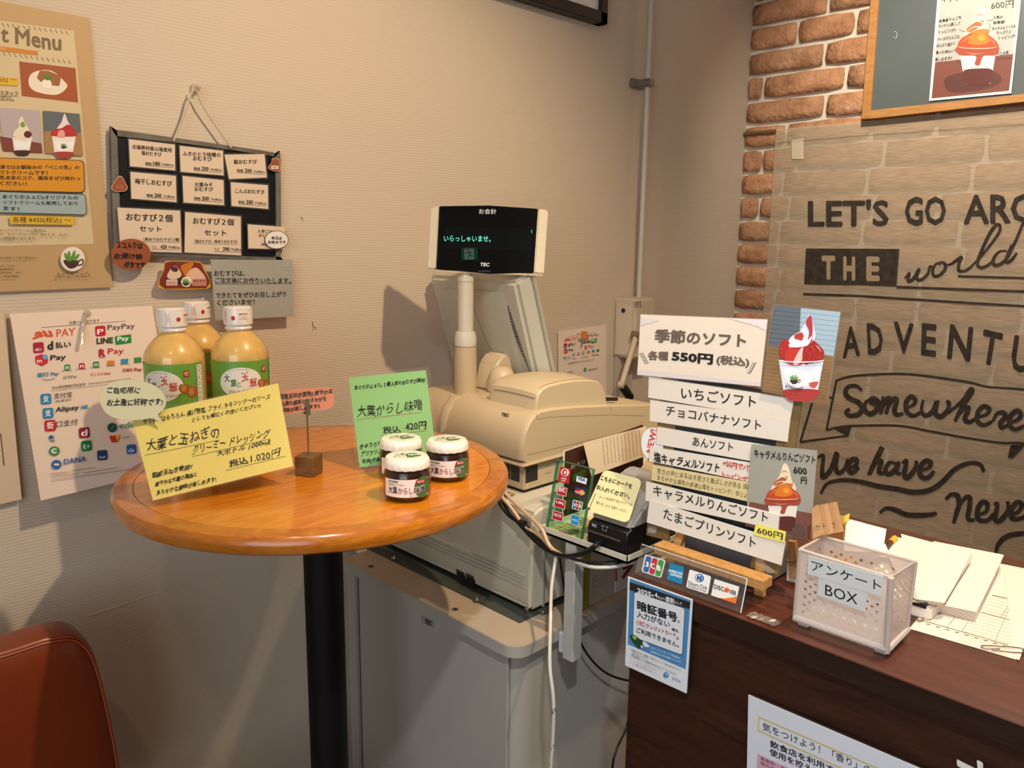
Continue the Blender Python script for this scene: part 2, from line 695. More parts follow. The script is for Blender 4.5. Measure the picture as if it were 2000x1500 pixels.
wn = struct(thing('added_window_1', None, None, (FX0 - 0.05, -0.85, FZ + 0.5)))  # unseen window, added to give the area fill a source
fm = bmesh.new()
for y in (FY0 + 0.5, FY0 + 1.75, WY - 0.65):
    bx(fm, (FX0 - 0.09, y, FZ + 0.5), (FX0 - 0.03, y + 0.05, CZ - 0.2))
for z in (FZ + 0.5, CZ - 0.25):
    bx(fm, (FX0 - 0.09, FY0 + 0.5, z), (FX0 - 0.03, WY - 0.6, z + 0.05))
bm_out(fm, 'frame', mat('4a4038', 0.5), wn)
box('pane', (FX0 - 0.065, FY0 + 0.5, FZ + 0.5), (FX0 - 0.06, WY - 0.6, CZ - 0.2), CLEAR, wn)

# ---- wall_back: mortar with individual brick slips
MORT = mat('d6cdbb', 0.9, bump=0.5, scale=90, var=0.06, vscale=15)
wb = struct(box('wall_back', (BX, FY0 - 0.1, FZ - 0.1), (BX + 0.12, WY + 0.1, CZ + 0.1), MORT))


def brick_mat():
    m = bpy.data.materials.new('fired_brick')
    m.use_nodes = True
    nt = m.node_tree
    b = nt.nodes['Principled BSDF']
    b.inputs['Roughness'].default_value = 0.85
    oi = nt.nodes.new('ShaderNodeObjectInfo')
    tc = nt.nodes.new('ShaderNodeTexCoord')
    n = nt.nodes.new('ShaderNodeTexNoise')
    n.noise_dimensions = '4D'
    n.inputs['Scale'].default_value = 16
    n.inputs['Detail'].default_value = 7
    n.inputs['Roughness'].default_value = 0.7
    nt.links.new(tc.outputs['Object'], n.inputs['Vector'])
    ml = nt.nodes.new('ShaderNodeMath'); ml.operation = 'MULTIPLY'; ml.inputs[1].default_value = 37
    nt.links.new(oi.outputs['Random'], ml.inputs[0]); nt.links.new(ml.outputs[0], n.inputs['W'])
    r = nt.nodes.new('ShaderNodeValToRGB')
    r.color_ramp.elements[0].position = 0.28
    r.color_ramp.elements[0].color = (*srgb('94694c'), 1)
    r.color_ramp.elements[1].position = 0.8
    r.color_ramp.elements[1].color = (*srgb('e2c8ae'), 1)
    e = r.color_ramp.elements.new(0.45); e.color = (*srgb('b4835f'), 1)
    e = r.color_ramp.elements.new(0.6); e.color = (*srgb('c79670'), 1)
    nt.links.new(n.outputs['Fac'], r.inputs[0])
    r2 = nt.nodes.new('ShaderNodeValToRGB')
    r2.color_ramp.elements[0].color = (0.78, 0.80, 0.82, 1)
    r2.color_ramp.elements[1].color = (1.03, 0.97, 0.92, 1)
    nt.links.new(oi.outputs['Random'], r2.inputs[0])
    mx = nt.nodes.new('ShaderNodeMix'); mx.data_type = 'RGBA'; mx.blend_type = 'MULTIPLY'
    mx.inputs[0].default_value = 1
    nt.links.new(r.outputs[0], mx.inputs[6]); nt.links.new(r2.outputs[0], mx.inputs[7])
    nt.links.new(mx.outputs[2], b.inputs['Base Color'])
    n2 = nt.nodes.new('ShaderNodeTexNoise')
    n2.noise_dimensions = '4D'
    n2.inputs['Scale'].default_value = 45
    n2.inputs['Detail'].default_value = 6
    nt.links.new(tc.outputs['Object'], n2.inputs['Vector']); nt.links.new(ml.outputs[0], n2.inputs['W'])
    bp = nt.nodes.new('ShaderNodeBump')
    bp.inputs['Strength'].default_value = 0.9
    bp.inputs['Distance'].default_value = 0.012
    nt.links.new(n2.outputs['Fac'], bp.inputs['Height'])
    nt.links.new(bp.outputs[0], b.inputs['Normal'])
    return m


BRICK = brick_mat()


def brick_mesh(L, H, seed):
    """rough slip, front grid with uneven outline: about 50 triangles"""
    rnd = random.Random(seed)
    ny, nz = 6, 3
    V = []
    for i in range(ny + 1):
        for j in range(nz + 1):
            y = -L * i / ny; z = H * j / nz
            edge = i in (0, ny) or j in (0, nz)
            dx = -0.013 + rnd.uniform(-0.002, 0.002)
            if i in (0, ny) and j in (0, nz):
                y += (0.003 if i == ny else -0.003); z += (0.003 if j == 0 else -0.003)
            if edge:
                dx += 0.002
                y += rnd.uniform(-0.002, 0.002); z += rnd.uniform(-0.0022, 0.0022)
            V.append((dx, y, z))
    Fc = []
    w = nz + 1
    for i in range(ny):
        for j in range(nz):
            a = i * w + j
            Fc.append((a, a + 1, a + 1 + w, a + w))
    ring = [i * w for i in range(ny + 1)] + [ny * w + j for j in range(1, nz + 1)] + [i * w + nz for i in range(ny - 1, -1, -1)] + [j for j in range(nz - 1, 0, -1)]
    b = len(V)
    for k in ring:
        V.append((0.002, V[k][1], V[k][2]))
    n = len(ring)
    for k in range(n):
        Fc.append((ring[k], ring[(k + 1) % n], b + (k + 1) % n, b + k))
    me = bpy.data.meshes.new('brick')
    me.from_pydata(V, [], Fc)
    me.materials.append(BRICK)
    me.shade_smooth()
    return me


BM = {}
rows_seed = {}
COURSE = 0.0755
brick_n = 0
stuffV, stuffF = [], []
start = {0: (0.235, 0.265), 1: (0.155, 0.165, 0.27), 2: (0.245, 0.27), 3: (0.048, 0.262, 0.25), 4: (0.25, 0.26), 5: (0.13, 0.25, 0.16),
         6: (0.06, 0.10, 0.26), 7: (0.13, 0.26), 8: (0.06, 0.09, 0.25), 9: (0.14, 0.25), 10: (0.13, 0.26), 11: (0.145, 0.24), 12: (0.13, 0.26)}
for k in range(-5, 28):
    zb = 0.676 - COURSE * k
    if zb < FZ + 0.02 or zb + 0.063 > CZ: continue
    y = WY - 0.004
    pat = list(start.get(k, ()))
    rr = random.Random(100 + k)
    i = 0
    if not pat: pat = [rr.choice((0.13, 0.25, 0.19, 0.07))]
    while y > -1.0:
        L = pat[i] if i < len(pat) else rr.choice((0.26, 0.25, 0.27, 0.16, 0.26))
        i += 1
        L = round(L / 0.015) * 0.015
        if y > 0.15 and zb > -0.75 and brick_n < 300:
            key = (L, rr.randrange(2))
            if key not in BM: BM[key] = brick_mesh(L, 0.063, hash(key) % 1000)
            o = bpy.data.objects.new('brick', BM[key])
            COL.objects.link(o)
            o.parent = wb
            o.location = Vector(CAM) + Vector((BX, y, zb + rr.uniform(-0.0015, 0.0015))) - rootloc(wb)
            brick_n += 1
        else:
            x0, x1 = BX - 0.013, BX + 0.002
            b = len(stuffV)
            for xx in (x0, x1):
                for yy, zz in ((y, zb), (y - L, zb), (y - L, zb + 0.063), (y, zb + 0.063)):
                    stuffV.append((xx, yy, zz))
            stuffF += [(b, b + 1, b + 2, b + 3)] + [(b + a, b + (a + 1) % 4, b + 4 + (a + 1) % 4, b + 4 + a) for a in range(4)]
        y -= L + 0.012
if stuffV:
    mk('brick', stuffV, stuffF, BRICK, wb, kind='stuff')['label'] = 'brick slips further along the wall'

# ------------------------------------------------------------------ things on wall_left
wl_ = bpy.data.objects['wall_left']
bm = tube(bmesh.new(), [hp(x, y, 1, WY - .0005) for x, y in ((172, 1203), (195, 1196), (225, 1186), (260, 1174), (300, 1160), (345, 1144), (390, 1134))], [.0016, .0012, .0013, .0009, .0008, .0006, .0005], 6, raw=True)
bm_out(bm, 'wallpaper_tear', mat('dccbb0', .8), wl_)
for pts in (((588, 424), (591, 428), (590, 431)), ((610, 628), (612, 640), (611, 646)), ((614, 638), (617, 641), (616, 644))):
    bm_out(tube(bmesh.new(), [hp(x, y, 1, WY - .0002) for x, y in pts], .0009, 5, raw=True), 'scuff_mark', mat('6f5f4c', .9), wl_)
WP = lambda e: ((0, WY - e, 0), (0, -1, 0))
INK = mat('15130f', 0.6)
Z1 = ((0, 0), 2.5)                    # crops of the photograph used for measuring: (origin, scale)
Z2 = ((0, 580), 2.885)
Z3 = ((190, 150), 3.061)
Z4 = ((180, 560), 3.3333)
Z5 = ((520, 680), 3.571)
Z6 = ((780, 360), 2.344)
Z8 = ((1220, 560), 2.5)


def sundae(f, cx, cy, k, kind='strawberry'):
    """printed photo of a soft serve cup, centre of the cup rim at (cx, cy), k = half rim width"""
    def pp(pts, m, s=4): f.up().poly([(cx + x * k, cy + y * k) for x, y in pts], m, s)
    base = {'strawberry': 'dfe6ee', 'caramel': 'ece4d8', 'red': 'efe8e2', 'matcha': 'efe6da'}[kind]
    if kind == 'caramel':
        pp([(-0.95, 0.05), (0.95, 0.05), (0.72, 1.5), (0.62, 1.9), (-0.55, 1.9), (-0.7, 1.5)], base, 0)
        pp([(-0.72, 1.25), (0, 1.12), (0.75, 1.2), (0.62, 1.85), (0.4, 1.97), (-0.35, 1.97), (-0.6, 1.8)], '5c2620')
        pp([(-0.95, 0.0), (0.95, 0.0), (0.9, 0.45), (0.3, 0.5), (0.1, 0.95), (-0.15, 0.9), (-0.1, 0.5), (-0.9, 0.45)], 'a5482f')
    else:
        pp([(-0.98, 0.05), (0.98, 0.05), (0.74, 1.35), (0.6, 1.75), (-0.6, 1.75), (-0.78, 1.35)], base, 0)
        pp([(-0.74, 1.35), (0.74, 1.35), (0.62, 1.72), (0.3, 1.85), (-0.3, 1.85), (-0.62, 1.72)], {'strawberry': 'b03a38', 'red': 'a83a34', 'matcha': '3a1c22'}[kind])
        pp([(-0.7, 0.4), (0.4, 0.55), (0.8, 0.3), (0.6, 1.1), (-0.5, 1.2)], 'f6f6f8')
        if kind == 'strawberry':
            pp([(-0.05, 0.0), (0.4, 0.0), (0.28, 0.25), (0.12, 0.2)], 'c83c34')
            pp([(0.35, 1.05), (0.75, 1.0), (0.6, 1.25), (0.4, 1.2)], 'd05a50')
    # swirl
    if kind == 'strawberry':
        pp([(-0.6, -0.5), (-0.45, -0.95), (-0.1, -1.15), (0.15, -1.5), (0.36, -1.95), (0.52, -1.5), (0.62, -1.0), (0.4, -0.6), (0, -0.35)], 'dfe4f2')
        pp([(-0.9, -0.1), (-0.95, -0.55), (-0.75, -0.85), (-0.5, -0.7), (-0.3, -0.2), (-0.5, 0.2)], 'b52a26')
        pp([(-0.7, -0.0), (-0.55, -0.5), (-0.2, -0.75), (0.15, -0.6), (0.3, -0.1), (0.0, 0.25), (-0.5, 0.25)], 'c8382f')
        pp([(-0.1, -0.35), (0.1, -0.5), (0.1, -0.1), (-0.15, 0.25), (-0.35, 0.2)], 'e8c7c4')
        pp([(0.15, -0.6), (0.45, -0.85), (0.95, -0.4), (0.98, -0.1), (0.8, 0.1), (0.2, 0.2), (0.05, -0.1)], 'a8261f')
        pp([(-0.3, -1.0), (0.0, -1.15), (0.1, -0.95), (-0.1, -0.7)], 'c23a33')
        pp([(0.2, -1.6), (0.42, -1.9), (0.5, -1.3), (0.42, -0.7), (0.28, -0.75), (0.35, -1.2)], 'b53a44')
        pp([(-0.55, -0.55), (-0.3, -0.85), (0.2, -0.75), (0.45, -1.0), (0.3, -0.6), (-0.2, -0.5)], 'f4f6fb')
        rr_ = random.Random(4)
        for i_ in range(34):
            x_, y_ = rr_.uniform(.15, .88), rr_.uniform(-.6, .05)
            if abs(x_ - .5) < .45 - abs(y_ + .25) * .5: f.ell(cx + x_ * k, cy + y_ * k, k * .022, k * .016, 'd9604a', n=6)
        for i_ in range(10): f.ell(cx + rr_.uniform(-.88, -.6) * k, cy + rr_.uniform(-.6, -.1) * k, k * .02, k * .015, 'd9604a', n=6)
        f.up()
        for pts_ in ([(-.5, -.45), (-.38, -.6), (-.25, -.65)], [(.62, -.6), (.78, -.45), (.86, -.3)], [(-.35, -1.0), (-.2, -1.1), (0, -1.2), (.1, -1.45)], [(.56, -1.2), (.54, -.9), (.44, -.7)], [(-.5, .6), (-.45, 1.0)], [(.62, .5), (.55, .95)]):
            f.line([(cx + a_ * k, cy + b_ * k) for a_, b_ in pts_], k * .035, 'f4dfe0', 3, (.3, 1, .3))
        f.line([(cx + x_ * k, cy + (.05 + .09 * math.sqrt(max(0, 1 - x_ * x_))) * k) for x_ in np.linspace(-.98, .98, 14)], k * .05, 'f0f2f4')
    elif kind == 'caramel':
        pp([(-0.7, -0.35), (-0.45, -0.95), (-0.2, -1.3), (0.0, -1.9), (0.15, -2.05), (0.35, -1.8), (0.5, -1.2), (0.8, -0.5), (0.3, -0.2)], 'f1dfc0')
        pp([(-0.55, -0.85), (-0.1, -1.2), (0.3, -1.25), (0.1, -0.95), (-0.4, -0.7)], 'b5622a')
        pp([(-0.5, -0.6), (0.1, -0.85), (0.6, -0.8), (0.4, -0.5), (-0.3, -0.4)], 'c97b3e')
        pp([(-0.95, 0.05), (-0.85, -0.35), (-0.4, -0.6), (0.2, -0.75), (0.7, -0.45), (1.0, -0.15), (0.95, 0.1), (0, 0.2)], 'c04a1e')
        pp([(-0.5, -0.2), (-0.1, -0.75), (0.35, -0.7), (0.6, -0.25), (0.1, -0.05)], 'e27a22')
        pp([(0.0, -0.45), (0.25, -0.6), (0.4, -0.35), (0.15, -0.25)], 'f09b38')
        f.up()
        for pts_, c_ in (([(-.5, -.75), (-.2, -.95), (.15, -.95), (.5, -.85)], 'f6ead2'), ([(-.35, -1.05), (-.05, -1.25), (.25, -1.15), (.42, -1.05)], 'f6ead2'), ([(-.1, -1.5), (.1, -1.6), (.3, -1.5)], 'c98a52'), ([(.5, -.7), (.62, -.95), (.5, -1.2)], 'c98a52'), ([(-.75, -.2), (-.5, -.42), (-.3, -.48)], 'e89068'), ([(.6, -.35), (.8, -.2), (.88, -.05)], 'e89068'), ([(-.6, .3), (-.2, .4), (.3, .38)], 'cf8a74'), ([(-.5, .9), (.1, 1.05), (.55, .95)], 'f8f2ea')):
            f.line([(cx + a_ * k, cy + b_ * k) for a_, b_ in pts_], k * .06, c_, 3, (.3, 1, .3))
        f.line([(cx + x_ * k, cy + (.02 + .10 * math.sqrt(max(0, 1 - x_ * x_))) * k) for x_ in np.linspace(-.95, .95, 14)], k * .035, 'e8cdbb')
    elif kind == 'matcha':
        pp([(-0.8, 0.0), (-0.7, -0.6), (-0.3, -1.0), (-0.35, -1.5), (0.0, -2.0), (0.2, -1.5), (0.5, -1.0), (0.8, -0.5), (0.8, 0.1)], 'ece2c8')
        pp([(-0.2, -1.2), (0.1, -1.5), (0.3, -1.1), (0.05, -0.9)], '7ba24a')
        pp([(0.2, -0.1), (0.3, -0.5), (0.7, -0.55), (0.95, -0.2), (0.6, 0.1)], '5e1624')
    else:
        pp([(-0.6, -0.4), (-0.2, -1.1), (0.05, -1.8), (0.3, -1.2), (0.6, -0.6), (0.3, 0)], 'e9dede')
        pp([(-0.95, 0.0), (-0.8, -0.5), (-0.2, -0.6), (0.4, -0.9), (0.95, -0.3), (0.95, 0.05)], 'b8282a')
        pp([(-0.5, 0.1), (-0.4, -0.4), (0, -0.4), (0.05, 0.1)], 'e8a09c')
    f.up()


def cuplogo(f, x, y, k, txt=True, rim=True):
    if rim:
        f.up().ell(x, y, k * 1.15, k * 1.15, 'efe9dc'); f.up()
    f.up().poly([(x - k * .85, y + k * .1), (x + k * .55, y + k * .15), (x + k * .35, y + k * .7), (x - k * .1, y + k * .9), (x - k * .5, y + k * .75)], '4a2c26', 3)
    f.line([(x + k * .5, y + k * .2), (x + k * .95, y + k * .05), (x + k * .9, y + k * .5), (x + k * .4, y + k * .6)], k * .13, '4a2c26', 4)
    for dx, dy, a in ((-.6, -.2, -20), (-.35, -.35, 0), (-.1, -.1, 35), (.1, -.4, 10), (.35, -.15, 40)):
        f.up().ell(x + dx * k, y + dy * k, k * .14, k * .42, '5d9a3a', a)
    if txt:
        f.up().text('あぐりかふぇC\'s', (x - k * 1.5, y + k * 1.75), (x + k * 1.6, y + k * 1.7), k * .5, '4a2c26')
    f.up()


# menu poster, large laminated sheet at the left edge of the view
menu_q = [(-330, -55), (432, 88), (548, 1402), (-330, 1440)]
f = card('menu_poster', 'large tan dessert menu poster in a clear laminate at the upper left of the wall', 'poster', menu_q, WP(0.006), *Z1, color='c9b086', lam=6, lrnd=6)
f.poly([(-330, 55), (362, 150), (458, 1192), (-330, 1210)], 'd6c39c').up()
for y0, y1, xe in ((125, 168, 336), (268, 312, 350)):
    for i in range(26):
        x = -330 + (xe + 330) * i / 25.6
        yy = y0 - 6 + (y1 - y0) * (x / xe)
        f.line([(x, yy - 9), (x + 12, yy + 9)], 3.2, '6e5b40')
f.up().text('t Menu', (4, 208), (300, 252), 86, '7a6647', bold=0.03, hand=0.15)
f.poly([(-330, 180), (184, 250), (186, 271), (-330, 215)], 'cf8433').up().text('3:30)', (-60, 232), (26, 246), 14, 'e8c896')
f.rect(94, 300, 368, 468, 'a3522a', sl=0.118, sx=0.08).up()
f.poly([(140, 385), (170, 350), (250, 345), (312, 395), (328, 425), (280, 462), (200, 455), (150, 430)], 'efe2cf', 4).up(2)
f.poly([(180, 380), (195, 345), (235, 345), (270, 360), (298, 375), (290, 420), (240, 415), (200, 400)], '9c6434', 0).up()
f.poly([(200, 405), (225, 385), (250, 400), (248, 430), (220, 432)], 'f6efe2', 3).up().poly([(212, 372), (245, 370), (250, 385), (228, 392)], '5a7a3a', 3).up()
f.rect(-200, 365, 88, 402, 'e0b530', sl=0.06).up().text('込) 〜', (0, 404), (80, 405), 30, '3a3020')
f.text('スタッフ', (0, 464), (88, 468), 22, '3a3020').text('さい。', (4, 486), (64, 490), 20, '3a3020').line([(0, 468), (88, 468)], 1.6, '3a3020').line([(0, 487), (70, 491)], 1.6, '3a3020')
f.poly([(-4, 525), (192, 540), (208, 748), (14, 738)], 'b9aeb0').up().poly([(-1, 665), (202, 700), (208, 748), (14, 738)], '7c3c34').up()
sundae(f, 108, 668, 50, 'matcha')
f.poly([(210, 540), (388, 556), (405, 762), (222, 748)], '5f676c').up().poly([(216, 640), (396, 650), (405, 762), (222, 748)], 'a97f50').up()
sundae(f, 312, 662, 60, 'red')
cuplogo(f, 312, 712, 16, False, False)
f.poly(rquad([(-330, 760), (410, 782), (416, 942), (-330, 925)], 24), '3a2c18').up().poly(rquad([(-330, 763), (406, 785), (412, 938), (-330, 921)], 22), 'd99420').up()
for i, (t, xe) in enumerate((('津ではお馴染みの「べこの乳」の', 388), ('フトクリームです！', 232), ('乳本来のコク、風味をぜひ味わっ', 392), ('ください！', 130))):
    f.text(t, (0, 826 + i * 26), (xe, 828 + i * 27), 21, '2a2418', bold=0.03)
f.poly(rquad([(-30, 934), (418, 948), (426, 1050), (-24, 1038)], 18), '3b4650').up().poly(rquad([(-28, 937), (414, 951), (422, 1047), (-22, 1035)], 16), '9fb4b8').up()
for i, (t, xe) in enumerate((('あぐりかふぇC\'sオリジナルの', 382), ('ソフトクリームも販売しており', 380), ('ます！', 94))):
    f.text(t, (12 + i * 2, 970 + i * 28), (xe, 976 + i * 28), 20, '20262c', bold=0.03)
f.poly(rquad([(48, 1052), (360, 1058), (362, 1098), (50, 1094)], 8), 'e0b530').up().text('各種 ¥450(税込) 〜', (62, 1092), (346, 1094), 34, '2a2418')
for t, y, xe in (('※ソフトクリームの販売は、', 1132, 230), ('９：３０〜１５：００（LO１４：３０）', 1152, 330), ('の時間帯になります。', 1172, 180)):
    f.text(t, (0, y), (xe, y + 2), 16, '3a3020')
for t, y, xe in (('松市扇町３丁目５番地の６', 1265, 176), ('LO 13:30)', 1306, 72), ('販売のみ', 1322, 68), ('(LO14：30)', 1338, 100), ('、年末年始', 1356, 86)):
    f.text(t, (0, y), (xe, y), 12, '3a3020')
cuplogo(f, 355, 1265, 52)
f.build('lettering', f.root)

# payment poster (two copies on the wall)
PD = [(55, 95), (858, 50), (1005, 962), (230, 1148)]


def logo_sq(f, x, y, k, c, t='', tc='ffffff', sl=-0.08, H=None):
    f.poly(rquad([(x, y), (x + k, y + k * sl), (x + k * 1.06, y + k * (1 + sl)), (x + k * .06, y + k)], k * .2), c)
    if t:
        f.up().text(t, (x + k * .22, y + k * .8), (x + k * .84, y + k * .74), H or k * .5, tc, bold=0.02)


def payment(name, label, quad, org, s, e, full=True):
    f = card(name, label, 'poster', quad, WP(e) if not isinstance(e, tuple) else e, org, s, color='f0dccb', design=PD, lam=0, group='cashless payment posters')
    f.line([(235, 172), (705, 136)], 2, '333333')
    f.text('お使いいただけます', (392, 156), (560, 143), 20, '222222')
    f.up().text('au', (180, 240), (300, 225), 44, 'e0562c', bold=0.05, hand=1.2).text('PAY', (318, 225), (424, 215), 42, 'e0562c', bold=0.01)
    f.up(); logo_sq(f, 535, 165, 58, 'c3122f', 'P'); f.text('PayPay', (606, 196), (760, 185), 38, '333333')
    logo_sq(f, 185, 258, 60, 'b3123f', 'd払い', H=18)
    f.text('d', (266, 300), (300, 296), 48, '222222', bold=0.05).text('払い', (312, 290), (400, 284), 36, '222222', bold=0.03)
    f.text('LINE', (544, 266), (638, 260), 34, '1d3a2c', bold=0.05)
    f.poly([(648, 222), (738, 210), (740, 258), (652, 270)], '0f8a3c').up().text('Pay', (662, 256), (726, 252), 32, 'ffffff', bold=0.03)
    f.poly([(198, 335), (230, 322), (268, 330), (270, 370), (236, 390), (200, 372)], 'd2233c').up().ell(254, 338, 14, 14, '62b4dc').text('m', (208, 372), (236, 370), 16, 'ffffff', bold=0.02)
    f.text('Pay', (284, 366), (372, 360), 38, '222222', bold=0.02)
    f.text('R', (556, 338), (594, 336), 44, 'b80f36', bold=0.06).text('Pay', (608, 332), (698, 328), 42, 'b80f36').line([(560, 342), (592, 338)], 3, 'b80f36')
    for x, y, c in ((362, 382, '15934a'), (444, 374, 'c8173c'), (524, 366, '10803c')): logo_sq(f, x, y, 32, c, 'n')
    for x, y, c in ((604, 360, 'd9862a'), (682, 350, '2f93c8'), (756, 342, '3c8c3c')): f.rect(x, y, x + 40, y + 26, c, sl=-0.06)
    for i, x in enumerate((350, 430, 510, 594, 674, 748)): f.text('Pay' if i < 3 else 'YOKA!Pay', (x, 422 - i * 9), (x + 60, 418 - i * 9), 8, '444444')
    f.text('銀行 Pay', (210, 458), (332, 446), 30, '1c86a8', bold=0.02).line([(236, 462), (270, 468), (310, 458)], 3, '1c86a8', 3)
    f.text('はるPay', (358, 468), (432, 460), 24, '1c5a78')
    f.text('Cこしいpay', (512, 448), (622, 440), 22, 'c8172c', bold=0.02).text('OKI Pay', (690, 428), (800, 422), 24, 'a8232c', bold=0.03)
    f.text('可以使用智能手机支付', (292, 522), (482, 500), 18, '222222').text('Smartphone payment accepted', (500, 496), (735, 466), 12, '222222').line([(288, 530), (740, 476)], 1.6, '555555')
    if not full:
        f.up().ell(606, 590, 26, 24, '1f9a3c').line([(594, 588), (604, 600), (622, 578)], 5, 'ffffff')
        f.text('微信支付', (660, 612), (800, 592), 30, '555555').text('支付宝', (300, 640), (400, 628), 24, '444444')
    if full:
        logo_sq(f, 228, 548, 58, '1f86c0', '支', H=38); f.text('支付宝', (304, 574), (406, 564), 32, '333333').text('ALIPAY', (310, 594), (404, 584), 12, '333333')
        logo_sq(f, 240, 628, 58, '1f86c0', '支', H=38); f.text('Alipay', (312, 658), (446, 642), 36, '333333', bold=0.02).text('HK', (458, 634), (500, 630), 24, '2f9ad0', bold=0.04)
        logo_sq(f, 250, 696, 62, 'c8172c', '街', H=40); f.text('口支付', (318, 736), (438, 720), 36, '333333')
        f.line([(270, 800), (304, 790), (304, 820)], 3, '2a5a88').ell(288, 790, 13, 11, '2f6aa0').text('VIA', (278, 818), (304, 814), 10, '223a60', bold=0.04)
        logo_sq(f, 444, 738, 58, '8c1c34', 'd', H=36)
        f.ell(306, 868, 30, 26, '2f8a58').up().ell(306, 868, 18, 15, 'f0dccb').rect(300, 862, 334, 872, '2f8a58')
        logo_sq(f, 456, 812, 58, '12843c', 'K+', H=28)
        f.ell(318, 944, 28, 26, '2a66b0').up().rect(304, 938, 334, 950, 'f0dccb').text('DANA', (360, 944), (484, 926), 30, '2a66b0', bold=0.02)
        logo_sq(f, 546, 866, 56, '173a78', 'Touch', H=14)
        f.ell(632, 736, 27, 26, '1c4a50').text('ezlink', (672, 742), (800, 728), 34, '5a9a80', bold=0.02).line([(620, 746), (644, 726)], 5, '38a878')
        f.poly([(614, 784), (676, 778), (664, 818), (630, 820)], 'd23228').up().poly([(650, 782), (676, 778), (662, 816)], 'f0b020').text('vivid', (686, 800), (724, 794), 12, '555555')
        logo_sq(f, 712, 834, 52, '1c62b0', 'Gi', H=18)
        for a, b2 in (((282, 996), (388, 986)), ((404, 978), (536, 962)), ((290, 1012), (440, 996)), ((470, 992), (664, 962)), ((288, 1034), (800, 962))):
            f.line([a, b2], 3.2, 'a89488')
        f.up()
    f.build('lettering', f.root)
    return f.root


# the sheet leans off the wall at its foot: it hangs from one hook by a string
lean = math.radians(8)
pl = ((0, WY - 0.008, hp(150, 605, 1, WY)[2]), (0, -math.cos(lean), math.sin(lean)))
payment('payment_poster', 'laminated list of cashless payment logos hanging behind the round table', [(55, 95), (858, 50), (1005, 962), (230, 1148)], *Z2, pl)
q = [hp(1090, 647, 1, WY), hp(1184, 634, 1, WY)]
sp = [(1090, 647), (1184, 634), (1184, 782), (1091, 806)]
payment('payment_poster', 'small-looking list of payment logos on the wall beside the till screen', sp, (0, 0), 1.0, 0.006, False)
# hook and string of the payment poster
hk = thing('wall_hook', 'clear plastic hook holding the payment poster by the round table', 'hook', hp(167, 610, 1, WY - 0.004))
bm = lathe(bmesh.new(), hp(167, 612, 1, WY - 0.002), [(0, 0.010), (0.006, 0.008), (0.008, 0.0), (0.0, 0.0)], 16, (0, -1, 0))
bm_out(bm, 'disc', clear_mat('hook_plastic', 'f4efe6', 0.8, 0.1, 1.5, 0.35), hk, 'auto')
rod('peg', [hp(167, 612, 1, WY - 0.012), hp(161, 640, 1, WY - 0.018), hp(160, 672, 1, WY - 0.03)], 0.003, clear_mat('hook_plastic', 'f4efe6', 0.8, 0.1, 1.5, 0.35), hk)
hk2 = thing('wall_hook', 'orange and silver clip at the head of the poster beside the till screen', 'clip', hp(1137, 650, 1, WY - 0.008))
bm_out(bx(bmesh.new(), hp(1136, 662, 1, WY - 0.012), hp(1146, 648, 1, WY - 0.020), 0.001), 'tag', mat('e08a3c', 0.5), hk2)
rod('peg', [hp(1131, 662, 1, WY - 0.012), hp(1140, 660, 1, WY - 0.018), hp(1137, 672, 1, WY - 0.018)], 0.0025, mat('a8a8a0', 0.3, 0.8), hk2)

# sheet at the very left edge
f = card('paper_notice', 'plain white notice cut off by the left edge, beside the payment poster', 'notice', [(-90, 100), (22, 90), (122, 1140), (-90, 1190)], WP(0.01), *Z2, color='e9dccd', lam=4)
for i in range(6):
    f.line([(2 + i * 3.2, 770 + i * 30), (8 + i * 3.2, 800 + i * 30)], 5, '3a3a3a')
f.build('lettering', f.root)

# blackboard hung on a cord
bb = [(82, 322), (1097, 470), (1108, 1092), (100, 1052)]
f0 = Flat(WP(0.010), *Z3)
root = thing('blackboard', 'small black menu board with a worn grey frame hanging from a cord', 'blackboard', f0.map([(600, 1080)], 0)[0])
outer = [(82, 352), (95, 328), (140, 320), (560, 378), (1030, 448), (1078, 462), (1096, 492), (1098, 1060), (1092, 1092), (1040, 1096), (240, 1064), (118, 1050), (100, 1020)]
inner = [(118, 352), (180, 360), (600, 408), (1060, 478), (1068, 520), (1074, 1050), (1040, 1086), (600, 1072), (160, 1052), (140, 1020)]
sheet(f0, 'board_face', inner, mat('0d1118', 0.35), root, 0.006, back=0.001)
fo = f0.map(cr(outer, 3, True), 0.004); n = len(fo)
fi = f0.map(cr([(120, 375), (122, 356), (150, 358), (560, 404), (1020, 470), (1052, 482), (1066, 505), (1070, 1050), (1064, 1072), (1030, 1078), (240, 1046), (160, 1040), (146, 1010)], 3, True), 0.004)
V = np.vstack([fo, fi, fo - f0.n * 0.010, fi - f0.n * 0.010])
Fc = []
for i in range(n):
    j = (i + 1) % n
    Fc += [(i, j, n + j, n + i), (i, 2 * n + i, 2 * n + j, j), (n + i, n + j, 3 * n + j, 3 * n + i)]
mk('frame', V, Fc, mat('6c675f', 0.6, bump=0.3, scale=60, var=0.35, vscale=25), root, smooth='auto')
top = f0.map([(580, 75)], 0.012)[0]
rod('cord', [f0.map([(455, 385)], 0.006)[0], f0.map([(520, 225)], 0.006)[0], top, f0.map([(640, 190)], 0.008)[0], f0.map([(800, 425)], 0.006)[0]], 0.0016, mat('cfc0a4', 0.9), root, n=6, k=6)
rod('cord', [f0.map([(462, 372)], 0.005)[0], f0.map([(525, 220)], 0.005)[0], f0.map([(572, 62)], 0.008)[0]], 0.0012, mat('cfc0a4', 0.9), root, n=6, k=6)
hk = thing('wall_hook', 'clear hook above the small black menu board', 'hook', f0.map([(580, 110)], 0)[0])
